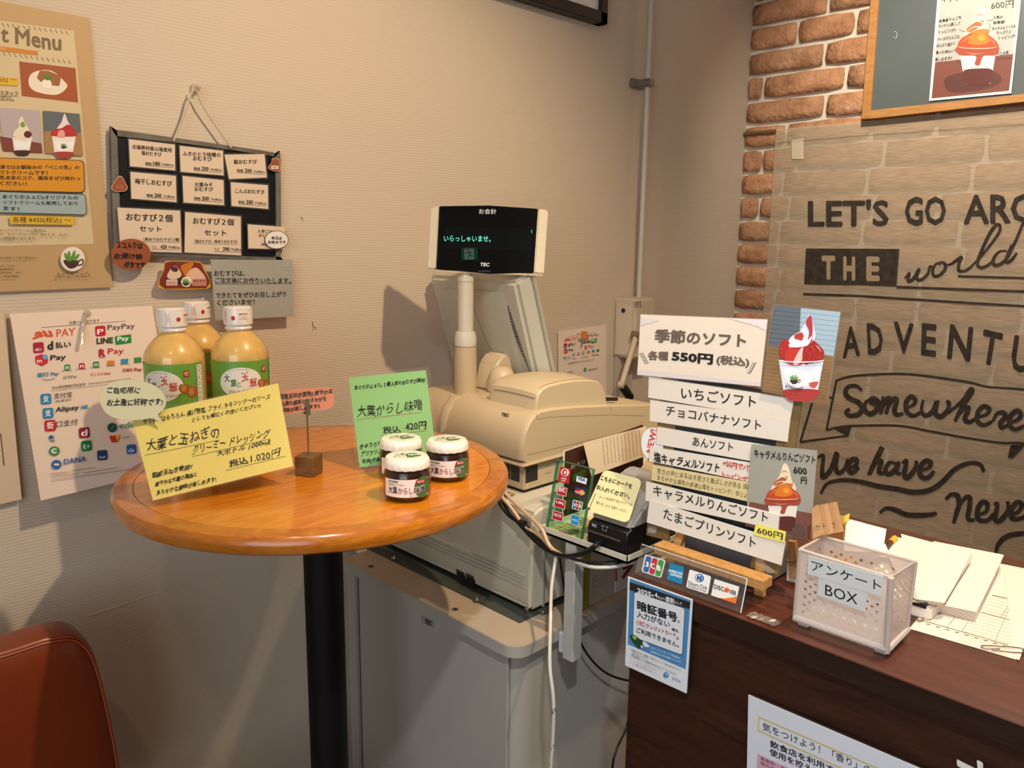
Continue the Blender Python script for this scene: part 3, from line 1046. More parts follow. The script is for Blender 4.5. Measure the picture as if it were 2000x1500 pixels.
bm = lathe(bmesh.new(), f0.map([(582, 70)], -0.008)[0], [(0, 0.022), (0.003, 0.02), (0.003, 0.008), (0.007, 0.006), (0.008, 0.0), (0, 0)], 16, (0, -1, 0))
bm_out(bm, 'peg', clear_mat('hook_plastic', 'f4efe6', 0.8, 0.1, 1.5, 0.35), hk, 'auto')

cards = [
    ([(188, 372), (464, 405), (466, 560), (196, 535)], '塩むすび', [('北塩原村産山塩使用', (208, 430), (445, 452), 26, .02), ('塩おむすび', (264, 466), (384, 478), 25, .02)], '180', 'white price card for the salt rice ball, top left of the black board'),
    ([(492, 412), (752, 442), (756, 590), (498, 568)], '', [('ふきのとう味噌の', (510, 472), (738, 482), 28, .02), ('おむすび', (572, 500), (686, 506), 26, .02)], '200', 'white price card for the butterbur rice ball, top middle of the black menu board'),
    ([(760, 465), (1000, 462), (1014, 602), (788, 612)], '', [('鮭おむすび', (816, 522), (954, 522), 28, .02)], '200', 'slightly tilted salmon rice ball price card, top right of the black board'),
    ([(198, 568), (470, 592), (474, 750), (204, 728)], '', [('梅干しおむすび', (226, 640), (446, 656), 34, .02)], '200', 'plum rice ball price card, left of the middle row on the black board'),
    ([(510, 592), (755, 618), (758, 768), (516, 752)], '', [('大葉みそ', (580, 656), (690, 658), 26, .02), ('おむすび', (582, 684), (692, 686), 26, .02)], '200', 'white price card for the shiso miso rice ball in the centre of the black board'),
    ([(798, 630), (1020, 648), (1022, 790), (803, 772)], '', [('こんぶおむすび', (824, 694), (1000, 702), 26, .02)], '200', 'kelp rice ball price card, right of the middle row on the black board'),
]
for k, (q, _, lines, pr, lab) in enumerate(cards):
    f = card('price_card', lab, 'price card', q, WP(0.016), *Z3, color='ece3da', group='price cards on the black menu board', lam=9, lrnd=4)
    for t, A, B, H, bo in lines:
        f.text(t, A, B, H, INK, bold=bo)
    x1, y1 = q[2]
    f.text('価格', (x1 - 180, y1 - 34), (x1 - 140, y1 - 30), 18, INK, .01).text(pr, (x1 - 132, y1 - 30), (x1 - 90, y1 - 27), 24, INK, .03).text('円(税込)', (x1 - 78, y1 - 26), (x1 - 10, y1 - 22), 17, INK, .01)
    f.line([(x1 - 180, y1 - 30), (x1 - 10, y1 - 17)], 1.6, INK)
    f.build('lettering', f.root)
for q, sub, pr, lab, dx in (([(120, 782), (495, 800), (505, 1052), (140, 1040)], '（具ありおむすび２種）', '420', 'large white price card of the 420 yen set, lower left of the board', 0),
                            ([(526, 808), (858, 836), (860, 1068), (522, 1050)], '（塩おむすび・具ありおむすび）', '390', 'large white price card of the 390 yen set, bottom middle of the board', 375)):
    f = card('price_card', lab, 'price card', q, WP(0.018), *Z3, color='ece3da', group='price cards on the black menu board', lam=9, lrnd=4)
    a = (172, 860) if not dx else (572, 880)
    f.text('おむすび２個', a, (a[0] + (278 if not dx else 244), a[1] + 10), 46 if not dx else 40, INK, .02)
    b = (252, 925) if not dx else (640, 948)
    f.text('セット', b, (b[0] + 132, b[1] + 4), 34, INK, .02)
    c = (276, 980) if not dx else (582, 992)
    f.text(sub, c, (c[0] + 218 + dx * .1, c[1] + 4), 20, INK, .01).line([(c[0] - 6, c[1] + 5), (c[0] + 222 + dx * .1, c[1] + 9)], 1.6, INK)
    d = (326, 1026) if not dx else (700, 1040)
    f.text('T.O', d, (d[0] + 26, d[1] + 1), 16, INK).text(pr, (d[0] + 52, d[1] + 2), (d[0] + 90, d[1] + 3), 24, INK, .03).text('円(税込)', (d[0] + 100, d[1] + 3), (d[0] + 168, d[1] + 5), 18, INK, .01).line([(d[0], d[1] + 5), (d[0] + 170, d[1] + 9)], 1.6, INK)
    f.build('lettering', f.root)
f = card('price_card', 'small white price card half covered by an oval badge, lower right of the board', 'price card', [(900, 882), (1120, 898), (1118, 1030), (904, 1026)], WP(0.018), *Z3, color='ece3da', group='price cards on the black menu board', lam=8, lrnd=4)
f.text('人参ごはん', (958, 932), (1070, 938), 22, INK, .01).text('おにぎり', (966, 958), (1060, 964), 22, INK, .01).text('価格', (980, 1010), (1016, 1012), 17, INK).build('lettering', f.root)
f = Flat(WP(0.021), *Z3)
o = sheet(f, 'oval_badge', [(1072 + 71 * math.cos(a * PI / 16), 975 + 55 * math.sin(a * PI / 16)) for a in range(32)], mat('1c1a18', 0.5))
setp(o, 'white oval badge with black rim covering the carrot rice price card', 'badge')
f.up().ell(1072, 975, 68, 52, 'efe9e2').up().text('本日は', (1040, 974), (1104, 976), 22, INK, .05).text('お休みです', (1020, 1000), (1128, 1000), 22, INK, .05)
f.build('lettering', o)
# rice ball stickers, brown oval, picture card, grey note
for q, lab in (([(125, 596), (150, 598), (172, 640), (182, 665), (160, 686), (100, 684), (84, 660), (100, 635)], 'small brown rice-ball shaped sticker on the left edge of the black board'),
               ([(1048, 488), (1086, 490), (1092, 520), (1096, 555), (1080, 568), (1034, 558), (1022, 540), (1040, 515)], 'small brown rice-ball shaped sticker at the top right corner of the black board')):
    f = Flat(WP(0.017), *Z3)
    o = sheet(f, 'sticker', q, mat('c9b398', 0.5), smooth=3)
    setp(o, lab, 'sticker', 'rice-ball stickers on the black board')
    c = np.mean(np.array(q, float), 0)
    f.up().poly([tuple(c + (np.array(p) - c) * 0.9) for p in q], '9a4e30', 3).up()
    cx, cy = c
    f.rect(cx - 22, cy + 2, cx + 22, cy + 22, 'b96a48' if cx < 600 else 'e6d8c8').up().line([(cx - 16, cy + 8), (cx + 16, cy + 9)], 2, '5c2c1c').line([(cx - 16, cy + 14), (cx + 16, cy + 15)], 2, '5c2c1c')
    f.build('picture', o)
f = Flat(WP(0.024), *Z3)
o = sheet(f, 'oval_card', [(202 + 119 * math.cos(a * PI / 18), 1062 + 94 * math.sin(a * PI / 18)) for a in range(36)], mat('9a5233', 0.5))
setp(o, 'brown oval card with black handwriting at the lower left corner of the black board', 'card')
f.text('２コ入りは', (120, 1028), (272, 1032), 42, INK, .05, .5).text('お漬け物', (98, 1092), (270, 1096), 42, INK, .05, .6, seed=2).text('付きです', (160, 1144), (290, 1146), 42, INK, .05, .6, seed=3).build('lettering', o)
q = [(402, 1108), (440, 1100), (575, 1102), (622, 1110), (640, 1150), (678, 1218), (676, 1240), (655, 1268), (400, 1270), (366, 1245), (368, 1215), (398, 1150)]
f = Flat(WP(0.020), *Z3)
o = sheet(f, 'picture_card', q, mat('d9a528', 0.45), smooth=2)
setp(o, 'red trapezoid card with a photo of two rice balls below the black board', 'card')
f.up().poly([(522 + (x - 522) * .965, 1190 + (y - 1190) * .95) for x, y in q], '7d2a1c').up()
f.poly([(412, 1240), (416, 1190), (450, 1135), (480, 1140), (505, 1185), (500, 1240)], '3a2018', 3).up().poly([(416, 1195), (450, 1135), (480, 1140), (504, 1188), (460, 1212)], 'e3c7ac', 3).up().ell(462, 1150, 22, 16, '4a2a30', 15)
f.poly([(500, 1130), (560, 1108), (575, 1120), (535, 1190), (512, 1170)], 'c8782c', 3).up().poly([(532, 1215), (545, 1165), (590, 1140), (630, 1175), (648, 1215), (600, 1250)], 'e2b8a0', 3).up()
f.rect(412, 1212, 480, 1248, 'd8b8a8').up().text('MENU', (420, 1240), (472, 1240), 14, '8a4a3a').rect(568, 1208, 652, 1250, 'c98a78').up().text('おむすび', (574, 1228), (646, 1228), 16, '6a1c1c', .03).text('あぐりかふぇ', (574, 1244), (646, 1244), 9, '6a1c1c').up()
cuplogo(f, 532, 1226, 27, False)
f.build('picture', o)
f = card('paper_note', 'grey laminated note about made-to-order rice balls hanging under the black board', 'note', [(678, 1092), (1165, 1096), (1174, 1432), (706, 1456)], WP(0.026), *Z3, color='a9b4b8', lam=4, lrnd=3)
for t, A, B in (('おむすびは、', (698, 1192), (882, 1192)), ('ご注文後にお作りいたします。', (704, 1234), (1158, 1236)), ('できたてをぜひお召し上がり', (708, 1324), (1130, 1316)), ('くださいませ！', (716, 1368), (940, 1362))):
    f.text(t, A, B, 34, INK, .02)
f.line([(704, 1240), (1166, 1236)], 2, INK).rect(1100, 1108, 1152, 1136, 'aaa9a2').rect(1108, 1392, 1158, 1422, 'aaa9a2').build('lettering', f.root)

# picture frame at the top edge
P = [hp(1030, 1.2, 1, WY - 0.03), hp(1187, 48, 1, WY - 0.03)]
x1, z0 = P[1][0], P[1][2]
pf = thing('framed_picture', 'dark framed white picture cut off by the top edge of the view', 'picture frame', (x1 - 0.3, WY - 0.02, z0))
fr = bmesh.new()
bx(fr, (x1 - 0.62, WY - 0.03, z0), (x1, WY - 0.001, z0 + 0.028), 0.002)
bx(fr, (x1 - 0.62, WY - 0.03, z0 + 0.40), (x1, WY - 0.001, z0 + 0.428), 0.002)
bx(fr, (x1 - 0.028, WY - 0.03, z0), (x1, WY - 0.001, z0 + 0.428), 0.002)
bx(fr, (x1 - 0.62, WY - 0.03, z0), (x1 - 0.592, WY - 0.001, z0 + 0.428), 0.002)
bm_out(fr, 'frame', mat('2b2023', 0.45), pf, 'auto')
box('picture', (x1 - 0.60, WY - 0.020, z0 + 0.02), (x1 - 0.02, WY - 0.004, z0 + 0.41), mat('efebe2', 0.5, var=0.04, vscale=14), pf)

# conduit pipe with saddle clamp, awning crank box
px = hp(1262, 240, 1, WY - 0.035)[0]
pp = thing('pipe', 'thin pale pipe running up the wall left of the bricks', 'pipe', (px, WY - 0.035, -0.165))
rod('tube', [(px, WY - 0.035, -0.165), (px, WY - 0.035, CZ)], 0.0075, mat('c9c4ba', 0.3, spec=0.6), pp, n=16, k=1, raw=True)
zc = hp(1262, 163, 1, WY - 0.03)[2]
bm = bx(bmesh.new(), (px - 0.038, WY - 0.012, zc - 0.012), (px + 0.024, WY, zc + 0.012), 0.003)
bx(bm, (px - 0.014, WY - 0.05, zc - 0.011), (px + 0.014, WY - 0.005, zc + 0.011), 0.004)
bm_out(bm, 'clamp', mat('8d8474', 0.35, 0.6), pp, 'auto')
bz0, bz1 = -0.335, -0.165
cb = thing('crank_box', 'beige wall box at the foot of the pipe with a fold-out crank handle', 'box', (1.83, WY - 0.05, bz0))
bm = bx(bmesh.new(), (1.800, WY - 0.075, bz0), (1.895, WY, bz1), 0.006, 3)
bm_out(bm, 'housing', mat('cdbda6', 0.45), cb, 'auto')
box('box_shadow', (1.805, WY - 0.02, bz0 - 0.14), (1.875, WY, bz0 + 0.01), mat('bdaf9b', 0.5), cb, 0.004)  # darker plate stands in for the shadow under the wall box
box('side_cover', (1.7985, WY - 0.062, bz0 + 0.01), (1.801, WY - 0.01, bz1 - 0.02), mat('d4c7b2', 0.4), cb)
bm = lathe(bmesh.new(), (1.7975, WY - 0.035, bz1 - 0.035), [(0, 0.002), (0.006, 0.002), (0.006, 0)], 12, (-1, 0, 0))
bm_out(bm, 'keyhole', mat('121212', 0.4), cb)
f = Flat(((0, WY - 0.0755, 0), (0, -1, 0)), (1000, 560), 4.4125)
f.line([(1045, 140), (1110, 128)], 5, '5a4c3c').line([(1108, 128), (1108, 180)], 4, '5a4c3c').line([(1068, 140), (1068, 168)], 7, '5a4c3c').line([(1088, 138), (1088, 166)], 7, '5a4c3c').text('▲▼', (1064, 182), (1096, 180), 8, '5a4c3c')
f.build('lettering', cb)
yy = WY - 0.085
A = hp(1243, 655, 1, yy); B = hp(1214, 752, 1, yy - 0.02); Cc = hp(1232, 778, 1, yy - 0.03)
rod('crank_arm', [A, A * .6 + B * .4, A * .3 + B * .7, B], [0.008] * 17 + [0.008] * 8, mat('c9b79e', 0.4), cb, n=12, k=8)
bm = lathe(bmesh.new(), A, [(0, 0.012), (0.011, 0.011), (0.012, -0.012), (0, -0.012)], 16, (0, -1, 0))
bm_out(bm, 'pivot', mat('8c806c', 0.35, 0.5), cb, 'auto')
bm = tube(bmesh.new(), [B, B * .8 + Cc * .2, B * .1 + Cc * .9, Cc], [0.006, 0.012, 0.012, 0.010], 14, raw=True)
bm_out(bm, 'grip', mat('141210', 0.35), cb, 'auto')
bm = lathe(bmesh.new(), B, [(0, 0.009), (0.010, 0.008), (0.010, -0.008), (0, -0.009)], 14, (0.3, -1, 0))
bm_out(bm, 'joint', mat('c9b79e', 0.4), cb, 'auto')
# ------------------------------------------------------------------ round table and what stands on it
TZ = -0.36
TC = (0.635, 1.062)
TR = 0.296
OAK = wood('honey_oak', 'c1680a', 'e28c1c', (5, 34, 5), 0.26, 0.45, 0.12)
t = thing('round_table', 'round honey-coloured wooden pedestal table against the left wall', 'table', (TC[0], TC[1], FZ))
bm = lathe(bmesh.new(), (TC[0], TC[1], TZ), [(0, -0.022), (TR - 0.03, -0.022), (TR - 0.0305, 0.0), (0, 0.0)], 96)
o = bm_out(bm, 'tabletop', OAK, t, 'auto')
prof = [(TR - 0.029, -0.022), (TR - 0.029, -0.026), (TR - 0.008, -0.026), (TR - 0.002, -0.022), (TR, -0.014), (TR - 0.001, -0.006), (TR - 0.005, -0.001), (TR - 0.009, 0.0), (TR - 0.0295, 0.0002), (TR - 0.0300, -0.0008)]
bm_out(lathe(bmesh.new(), (TC[0], TC[1], TZ), prof, 96), 'edge_band', wood('honey_oak_edge', 'a8580e', 'c87a1e', (10, 10, 60), 0.25, 0.5, 0.12), t, 'auto')
bm_out(lathe(bmesh.new(), (TC[0], TC[1], FZ), [(0, 0.03), (0.031, 0.03), (0.031, -TZ * 0 + (TZ - FZ) - 0.03), (0, (TZ - FZ) - 0.03)], 32), 'pole', mat('060607', 0.6, spec=.3), t, 'auto')
bm_out(lathe(bmesh.new(), (TC[0], TC[1], FZ), [(0, 0.0), (0.21, 0.0), (0.21, 0.012), (0.19, 0.02), (0.05, 0.03), (0.035, 0.05), (0, 0.05)], 48), 'base', mat('101012', 0.4), t, 'auto')
bm_out(lathe(bmesh.new(), (TC[0], TC[1], TZ - 0.03), [(0, -0.01), (0.09, -0.01), (0.1, 0.0), (0.1, 0.008), (0, 0.008)], 32), 'mounting_plate', mat('101012', 0.4), t, 'auto')

# ---- dressing bottles
CREAM = mat('f0d296', 0.35, bump=0.1, scale=60, var=0.06, vscale=60, coat=0.6)
PLAS = clear_mat('bottle_plastic', 'fff6e0', 0.97, 0.06)


def bottle(x, y, phi, capphi, label):
    b = thing('dressing_bottle', label, 'bottle', (x, y, TZ), 'bottles of creamy dressing')
    c = (x, y, TZ)
    prof = [(0, 0.001), (0.034, 0.001), (0.041, 0.006), (0.043, 0.015), (0.0435, 0.08), (0.0435, 0.172), (0.043, 0.178), (0.040, 0.186), (0.034, 0.196), (0.026, 0.205), (0.0195, 0.210), (0.0175, 0.213), (0.0175, 0.218), (0, 0.218)]
    bm_out(lathe(bmesh.new(), c, [(max(r - 0.0015, 0), z + 0.001) for r, z in prof], 40), 'dressing', CREAM, b, 'auto')
    bm_out(lathe(bmesh.new(), c, prof[1:-1], 40), 'bottle_body', PLAS, b, 'auto')
    cap = bm_out(lathe(bmesh.new(), c, [(0, 0.2145), (0.019, 0.2145), (0.0205, 0.217), (0.0185, 0.220), (0.0185, 0.2215), (0.0215, 0.223), (0.0215, 0.243), (0.0205, 0.248), (0.0175, 0.250), (0, 0.2505)], 40), 'cap', mat('f3ebe2', 0.3, coat=0.6), b, 'auto')
    f = Cyl((x, y, TZ + 0.2475), 0.0215, capphi)
    R = 'b8322c'
    f.line([(-8, 3), (-8, 23)], .35, R).line([(-3, 3), (-3, 23)], .35, R)
    f.text('あけくち', (-7, 19), (-4, 19), 15, R)
    f.ell(9, 14, 3, 3.4, R).text('あけやすい!', (18, 10), (31, 10), 3.4, R, .04).text('シールをはがして', (18, 14), (31, 14), 2.2, R).text('からお使い', (18, 17), (31, 17), 2.2, R)
    f.line([(18, 20), (31, 20)], .5, R)
    for yy in (1.2,): f.band(-60, 60, yy, yy + .3, 'd8c8bc')
    f.build('seal', cap)
    # label
    f = Cyl((x, y, TZ + 0.170), 0.0438, phi, 0.0002)
    f.band(-62, 62, 0, 88, mat('6fa63c', 0.4, coat=0.3))
    f.up().band(-62, 62, 70, 88, mat('5f9a34', 0.4, coat=0.3))
    f.up().disc(-4, 32, 32, 23, mat('f4efe2', 0.4, coat=0.3))
    for i in range(15):
        f.text('CREAMY DRESSING'[i] if 'CREAMY DRESSING'[i] != ' ' else '.', (-20 + i * 2, 14.5 - 1.5 * math.sin(i / 14 * PI)), (-18.6 + i * 2, 14.5 - 1.5 * math.sin(i / 14 * PI)), 1.8, '6a8a5a')
    f.text('大', (-28, 32), (-20, 31), 13, '3a4a30', .03).text('葉', (-19, 39), (-10, 38), 12, '3f7a34', .035).text('と', (-9, 39), (-4, 38), 8, '3f7a34', .02)
    f.text('玉', (-3, 31), (7, 30), 14, 'c0342c', .035).text('葱', (8, 40), (20, 39), 13, 'c0342c', .035).text('の', (21, 38), (28, 37), 8, '4a3020', .03)
    f.text('クリーミィドレッシング', (-22, 49), (24, 49), 6, '3a3030', .03)
    for cx, cy, r in ((30, 37, 8), (41, 43, 9)):
        f.up().disc(cx, cy, r, r * .92, mat('a5612a', 0.4, coat=0.3), 14).disc(cx, cy - r * 1.1, r * .16, r * .4, 'b87a3a', 6).up().disc(cx - 2, cy - 1, r * .45, r * .6, 'c98644', 10)
    f.up().band(29, 37, 10, 19, 'b8202a', 4).up().text('HCF', (30, 15), (36, 15), 3.2, 'f4efe2', .04).band(30.5, 35.5, 16, 17, 'e8c8c0', 3)
    f.up().band(49, 59, 3, 86, mat('f0eadf', 0.45), 6).up()
    rr = random.Random(3)
    for i in range(26):
        f.line([(50, 6 + i * 3), (50 + rr.uniform(5, 8.4), 6 + i * 3)], 1.0, '6a5a5a')
    f.build('label', b)
    return b


view = lambda x, y: math.atan2(-y, -x)
bottle(0.475, 1.200, view(.475, 1.2) - 0.42, view(.475, 1.2) + 0.0, 'dressing bottle on the left, showing its white ingredients strip')
bottle(0.552, 1.292, view(.55, 1.29) - 0.62, view(.55, 1.29) + 0.05, 'dressing bottle standing behind the other two')
bottle(0.562, 1.165, view(.56, 1.16) + 0.08, view(.56, 1.16) - 0.75, 'dressing bottle on the right, cap seal with red writing to the front')

# ---- yellow price card on a clear stand
pBL = hp(298.5, 977.6, 2, TZ + 0.010); pBR = hp(573, 910, 2, TZ + 0.030)
a = (pBR - pBL) / np.linalg.norm(pBR - pBL)
ah = np.array([a[0], a[1], 0]); ah /= np.linalg.norm(ah)
back = np.cross([0, 0, 1.0], ah)
if back[1] < 0: back = -back
lean = math.radians(24)
upv = np.array([0, 0, 1.0]) * math.cos(lean) + back * math.sin(lean)
ny = np.cross(a, upv)
YP = (pBL, ny)
q = [(258, 848), (1210, 628), (1310, 1168), (395, 1392)]
f = card('price_sign', 'yellow handwritten price sign for the dressing, in front of the bottles', 'sign', q, YP, *Z4, color='eeea86', lam=12, lrnd=6, rough=0.5)
f.text('サラダにはもちろん, 揚げ野菜, フライ, チキンソテーのソース', (332, 905), (1158, 735), 44, INK, .02, .7)
f.text('としても幅広くお使いください!!', (650, 885), (1098, 788), 34, INK, .02, .8, seed=2)
f.text('大葉と玉ねぎの', (352, 1085), (826, 990), 96, INK, .005, .8, seed=1).line([(340, 1098), (600, 1045), (830, 998)], 2.5, '3a4a30')
f.text('クリーミー ドレッシング', (652, 1100), (1160, 985), 66, INK, .01, .9, seed=3).line([(650, 1106), (1160, 990)], 2.5, '3a4a30')
f.text('大ボトル 1000mℓ', (812, 1110), (1162, 1028), 44, INK, .02, .8, seed=4)
f.text('税込', (890, 1188), (1018, 1150), 56, INK, .025, .9).text('1.020円', (1032, 1158), (1228, 1106), 62, INK, .005, .6).line([(872, 1196), (1262, 1102)], 2.5, '3a4a30')
f.text('国産玉ねぎ使用!!', (392, 1250), (655, 1190), 44, INK, .03, .9, seed=5)
f.text('爽やかな大葉の風味と', (408, 1308), (682, 1240), 40, INK, .03, .9, seed=6)
f.text('まろやかな酸味が楽しめます!', (418, 1366), (808, 1272), 42, INK, .03, .9, seed=7)
f.build('lettering', f.root)
s0 = thing('sign_stand', 'clear acrylic stand holding the yellow price sign', 'stand', hp(450, 955, 2, TZ))
A = hp(380, 972, 2, TZ + 0.0015); B = hp(513, 946, 2, TZ + 0.0015)
dd = (B - A) / np.linalg.norm(B - A)
nn = np.array([-dd[1], dd[0], 0])
if nn[1] < 0: nn = -nn
def slab(name, P, th, m, parent):
    P = [np.array(p, float) for p in P]
    n = np.cross(P[1] - P[0], P[3] - P[0]); n /= np.linalg.norm(n)
    V = P + [p - n * th for p in P]
    return mk(name, V, [(0, 1, 2, 3), (7, 6, 5, 4), (0, 4, 5, 1), (1, 5, 6, 2), (2, 6, 7, 3), (3, 7, 4, 0)], m, parent)
slab('base_plate', [A, B, B + nn * 0.055, A + nn * 0.055], 0.002, CLEAR, s0)
slab('front_lip', [A, B, B + np.array([0, 0, .014]), A + np.array([0, 0, .014])], 0.0015, CLEAR, s0)
bk = np.array([0, 0, math.cos(lean)]) + nn * math.sin(lean)
slab('back_plate', [A + nn * 0.045, B + nn * 0.045, B + nn * .045 + bk * .07, A + nn * .045 + bk * .07], 0.002, CLEAR, s0)
# speech bubble
bp = (pBL - 0.010 * ny * (1 if ny @ pBL > 0 else -1), ny)
pts = [(50, 745), (62, 680), (108, 632), (200, 606), (300, 612), (400, 640), (462, 692), (480, 755), (462, 800), (430, 832), (444, 858), (458, 886), (420, 868), (380, 856), (300, 868), (180, 862), (95, 826)]
f = Flat(bp, *Z4)
o = sheet(f, 'speech_bubble', pts, mat('d5e4d2', 0.5), smooth=3)
setp(o, 'pale green speech bubble card clipped to the corner of the yellow sign', 'card')
f.text('ご自宅用に', (98, 700), (315, 696), 46, INK, .03, .7).text('お土産に好評です!', (94, 780), (460, 778), 54, INK, .03, .7, seed=2).build('lettering', o)
Wm = f.map(cr([(265 + (x - 265) * 1.04, 740 + (y - 740) * 1.06) for x, y in pts], 3, True), 0.0005)
mk('lamination', Wm, [tuple(range(len(Wm)))], LAM, o)
bm = tube(bmesh.new(), [f.map([(430, 800)], -0.001)[0], f.map([(430, 800)], -0.012)[0]], 0.004, 8, raw=True)
bm_out(bm, 'spacer', CLEAR, o)

# ---- wooden block card holder and its pink card
hx, hy = 0.605, 1.044
h = thing('card_holder', 'dark wooden cube holding a wire with a metal clip', 'card holder', (hx, hy, TZ))
box('block', (hx - .0155, hy - .0155, TZ), (hx + .0155, hy + .0155, TZ + .031), wood('walnut_block', '5e4020', '83602f', (12, 12, 60), 0.5), h, 0.0012, 1, Matrix.Rotation(math.radians(32), 3, 'Z'))
STEEL = mat('a09a92', 0.25, 0.9)
rod('wire', [(hx, hy, TZ + .03), (hx, hy, TZ + .075), (hx - .0005, hy, TZ + .100)], 0.0013, STEEL, h, n=8, k=4)
cz = TZ + .105
bm = bmesh.new()
for sgn in (-1, 1):
    V = [(hx - .003, hy + sgn * .0045, cz - .012), (hx + .003, hy + sgn * .0045, cz - .012), (hx + .0035, hy + sgn * .0008, cz + .012), (hx - .0035, hy + sgn * .0008, cz + .012)]
    vs = [bm.verts.new(v) for v in V] + [bm.verts.new((v[0], v[1] + sgn * .0008, v[2])) for v in V]
    for fc in ((0, 1, 2, 3), (7, 6, 5, 4), (0, 4, 5, 1), (1, 5, 6, 2), (2, 6, 7, 3), (3, 7, 4, 0)): bm.faces.new([vs[i] for i in fc])
bm_out(bm, 'clip', STEEL, h)
rod('spring', [(hx - .004, hy + .004 * math.cos(i), cz - .006 + .004 * math.sin(i)) for i in np.linspace(0, 12, 26)], 0.0006, STEEL, h, n=6, k=1)
pp0 = np.array([hx, hy - 0.0005, cz + .006])
f = Flat((pp0, (-0.25, -0.95, 0.06)), *Z5)
pts = [(84, 330), (120, 300), (300, 278), (440, 272), (466, 292), (472, 340), (466, 392), (430, 424), (280, 440), (130, 462), (84, 446), (70, 390)]
o = sheet(f, 'pink_card', pts, mat('e59a82', 0.5), smooth=3)
setp(o, 'pink oval handwritten card held up by the wire clip', 'card')
f.text('国産玉ねぎ使用!! 爽やかな', (92, 362), (464, 322), 42, INK, .05, .8).text('大葉の風味とまろやかな', (98, 412), (420, 372), 40, INK, .05, .8, seed=2).text('酸味が楽しめます!!', (98, 458), (376, 420), 38, INK, .05, .8, seed=3).build('lettering', o)
Wm = f.map(cr([(272 + (x - 272) * 1.06, 366 + (y - 366) * 1.12) for x, y in pts], 3, True), 0.0012)
mk('lamination', Wm, [tuple(range(len(Wm)))], LAM, o)

# ---- green sign
GP = (np.array([0.671, 1.005, TZ + 0.004]), (-0.22, -0.94, 0.28))
q = [(575, 205), (1113, 153), (1190, 762), (652, 832)]
f = card('price_sign', 'green handwritten price sign for the miso, behind the jars', 'sign', q, GP, *Z5, color='86c983', lam=22, lrnd=16)
f.text('あぐりかふぇC\'s １番人気のおむすび具材!', (616, 298), (1112, 240), 38, INK, .04, .8)
f.text('大葉からし味噌', (634, 492), (1088, 440), 92, INK, .005, .7).line([(632, 498), (1090, 446)], 2.5, 'b0504a')
f.text('税込', (812, 606), (942, 592), 58, INK, .02, .9).text('420円', (970, 588), (1118, 566), 62, INK, .02, .6).line([(800, 612), (1124, 574)], 2.5, 'b0504a')
f.text('きゅうりなどのディップに!', (652, 708), (1040, 648), 42, INK, .03, .8, seed=2).text('アツアツごはんに', (660, 760), (900, 730), 40, INK, .03, .8, seed=3).text('お肉や厚揚げに', (668, 812), (900, 780), 40, INK, .03, .8, seed=4)
f.build('lettering', f.root)
for qx in (640, 1120):
    pass
gs = thing('sign_stand', 'clear acrylic foot propping up the green sign', 'stand', f.map([(880, 810)], -0.01)[0])
A = f.map([(700, 832)], -0.002)[0]; B = f.map([(1120, 785)], -0.002)[0]
A[2] = B[2] = TZ + 0.0025
slab('base_plate', [A, B, B + np.array([.01, .05, 0]), A + np.array([.01, .05, 0])], 0.002, CLEAR, gs)

# ---- miso jars
JG = clear_mat('jar_glass', 'f6efe6', 0.93, 0.03)


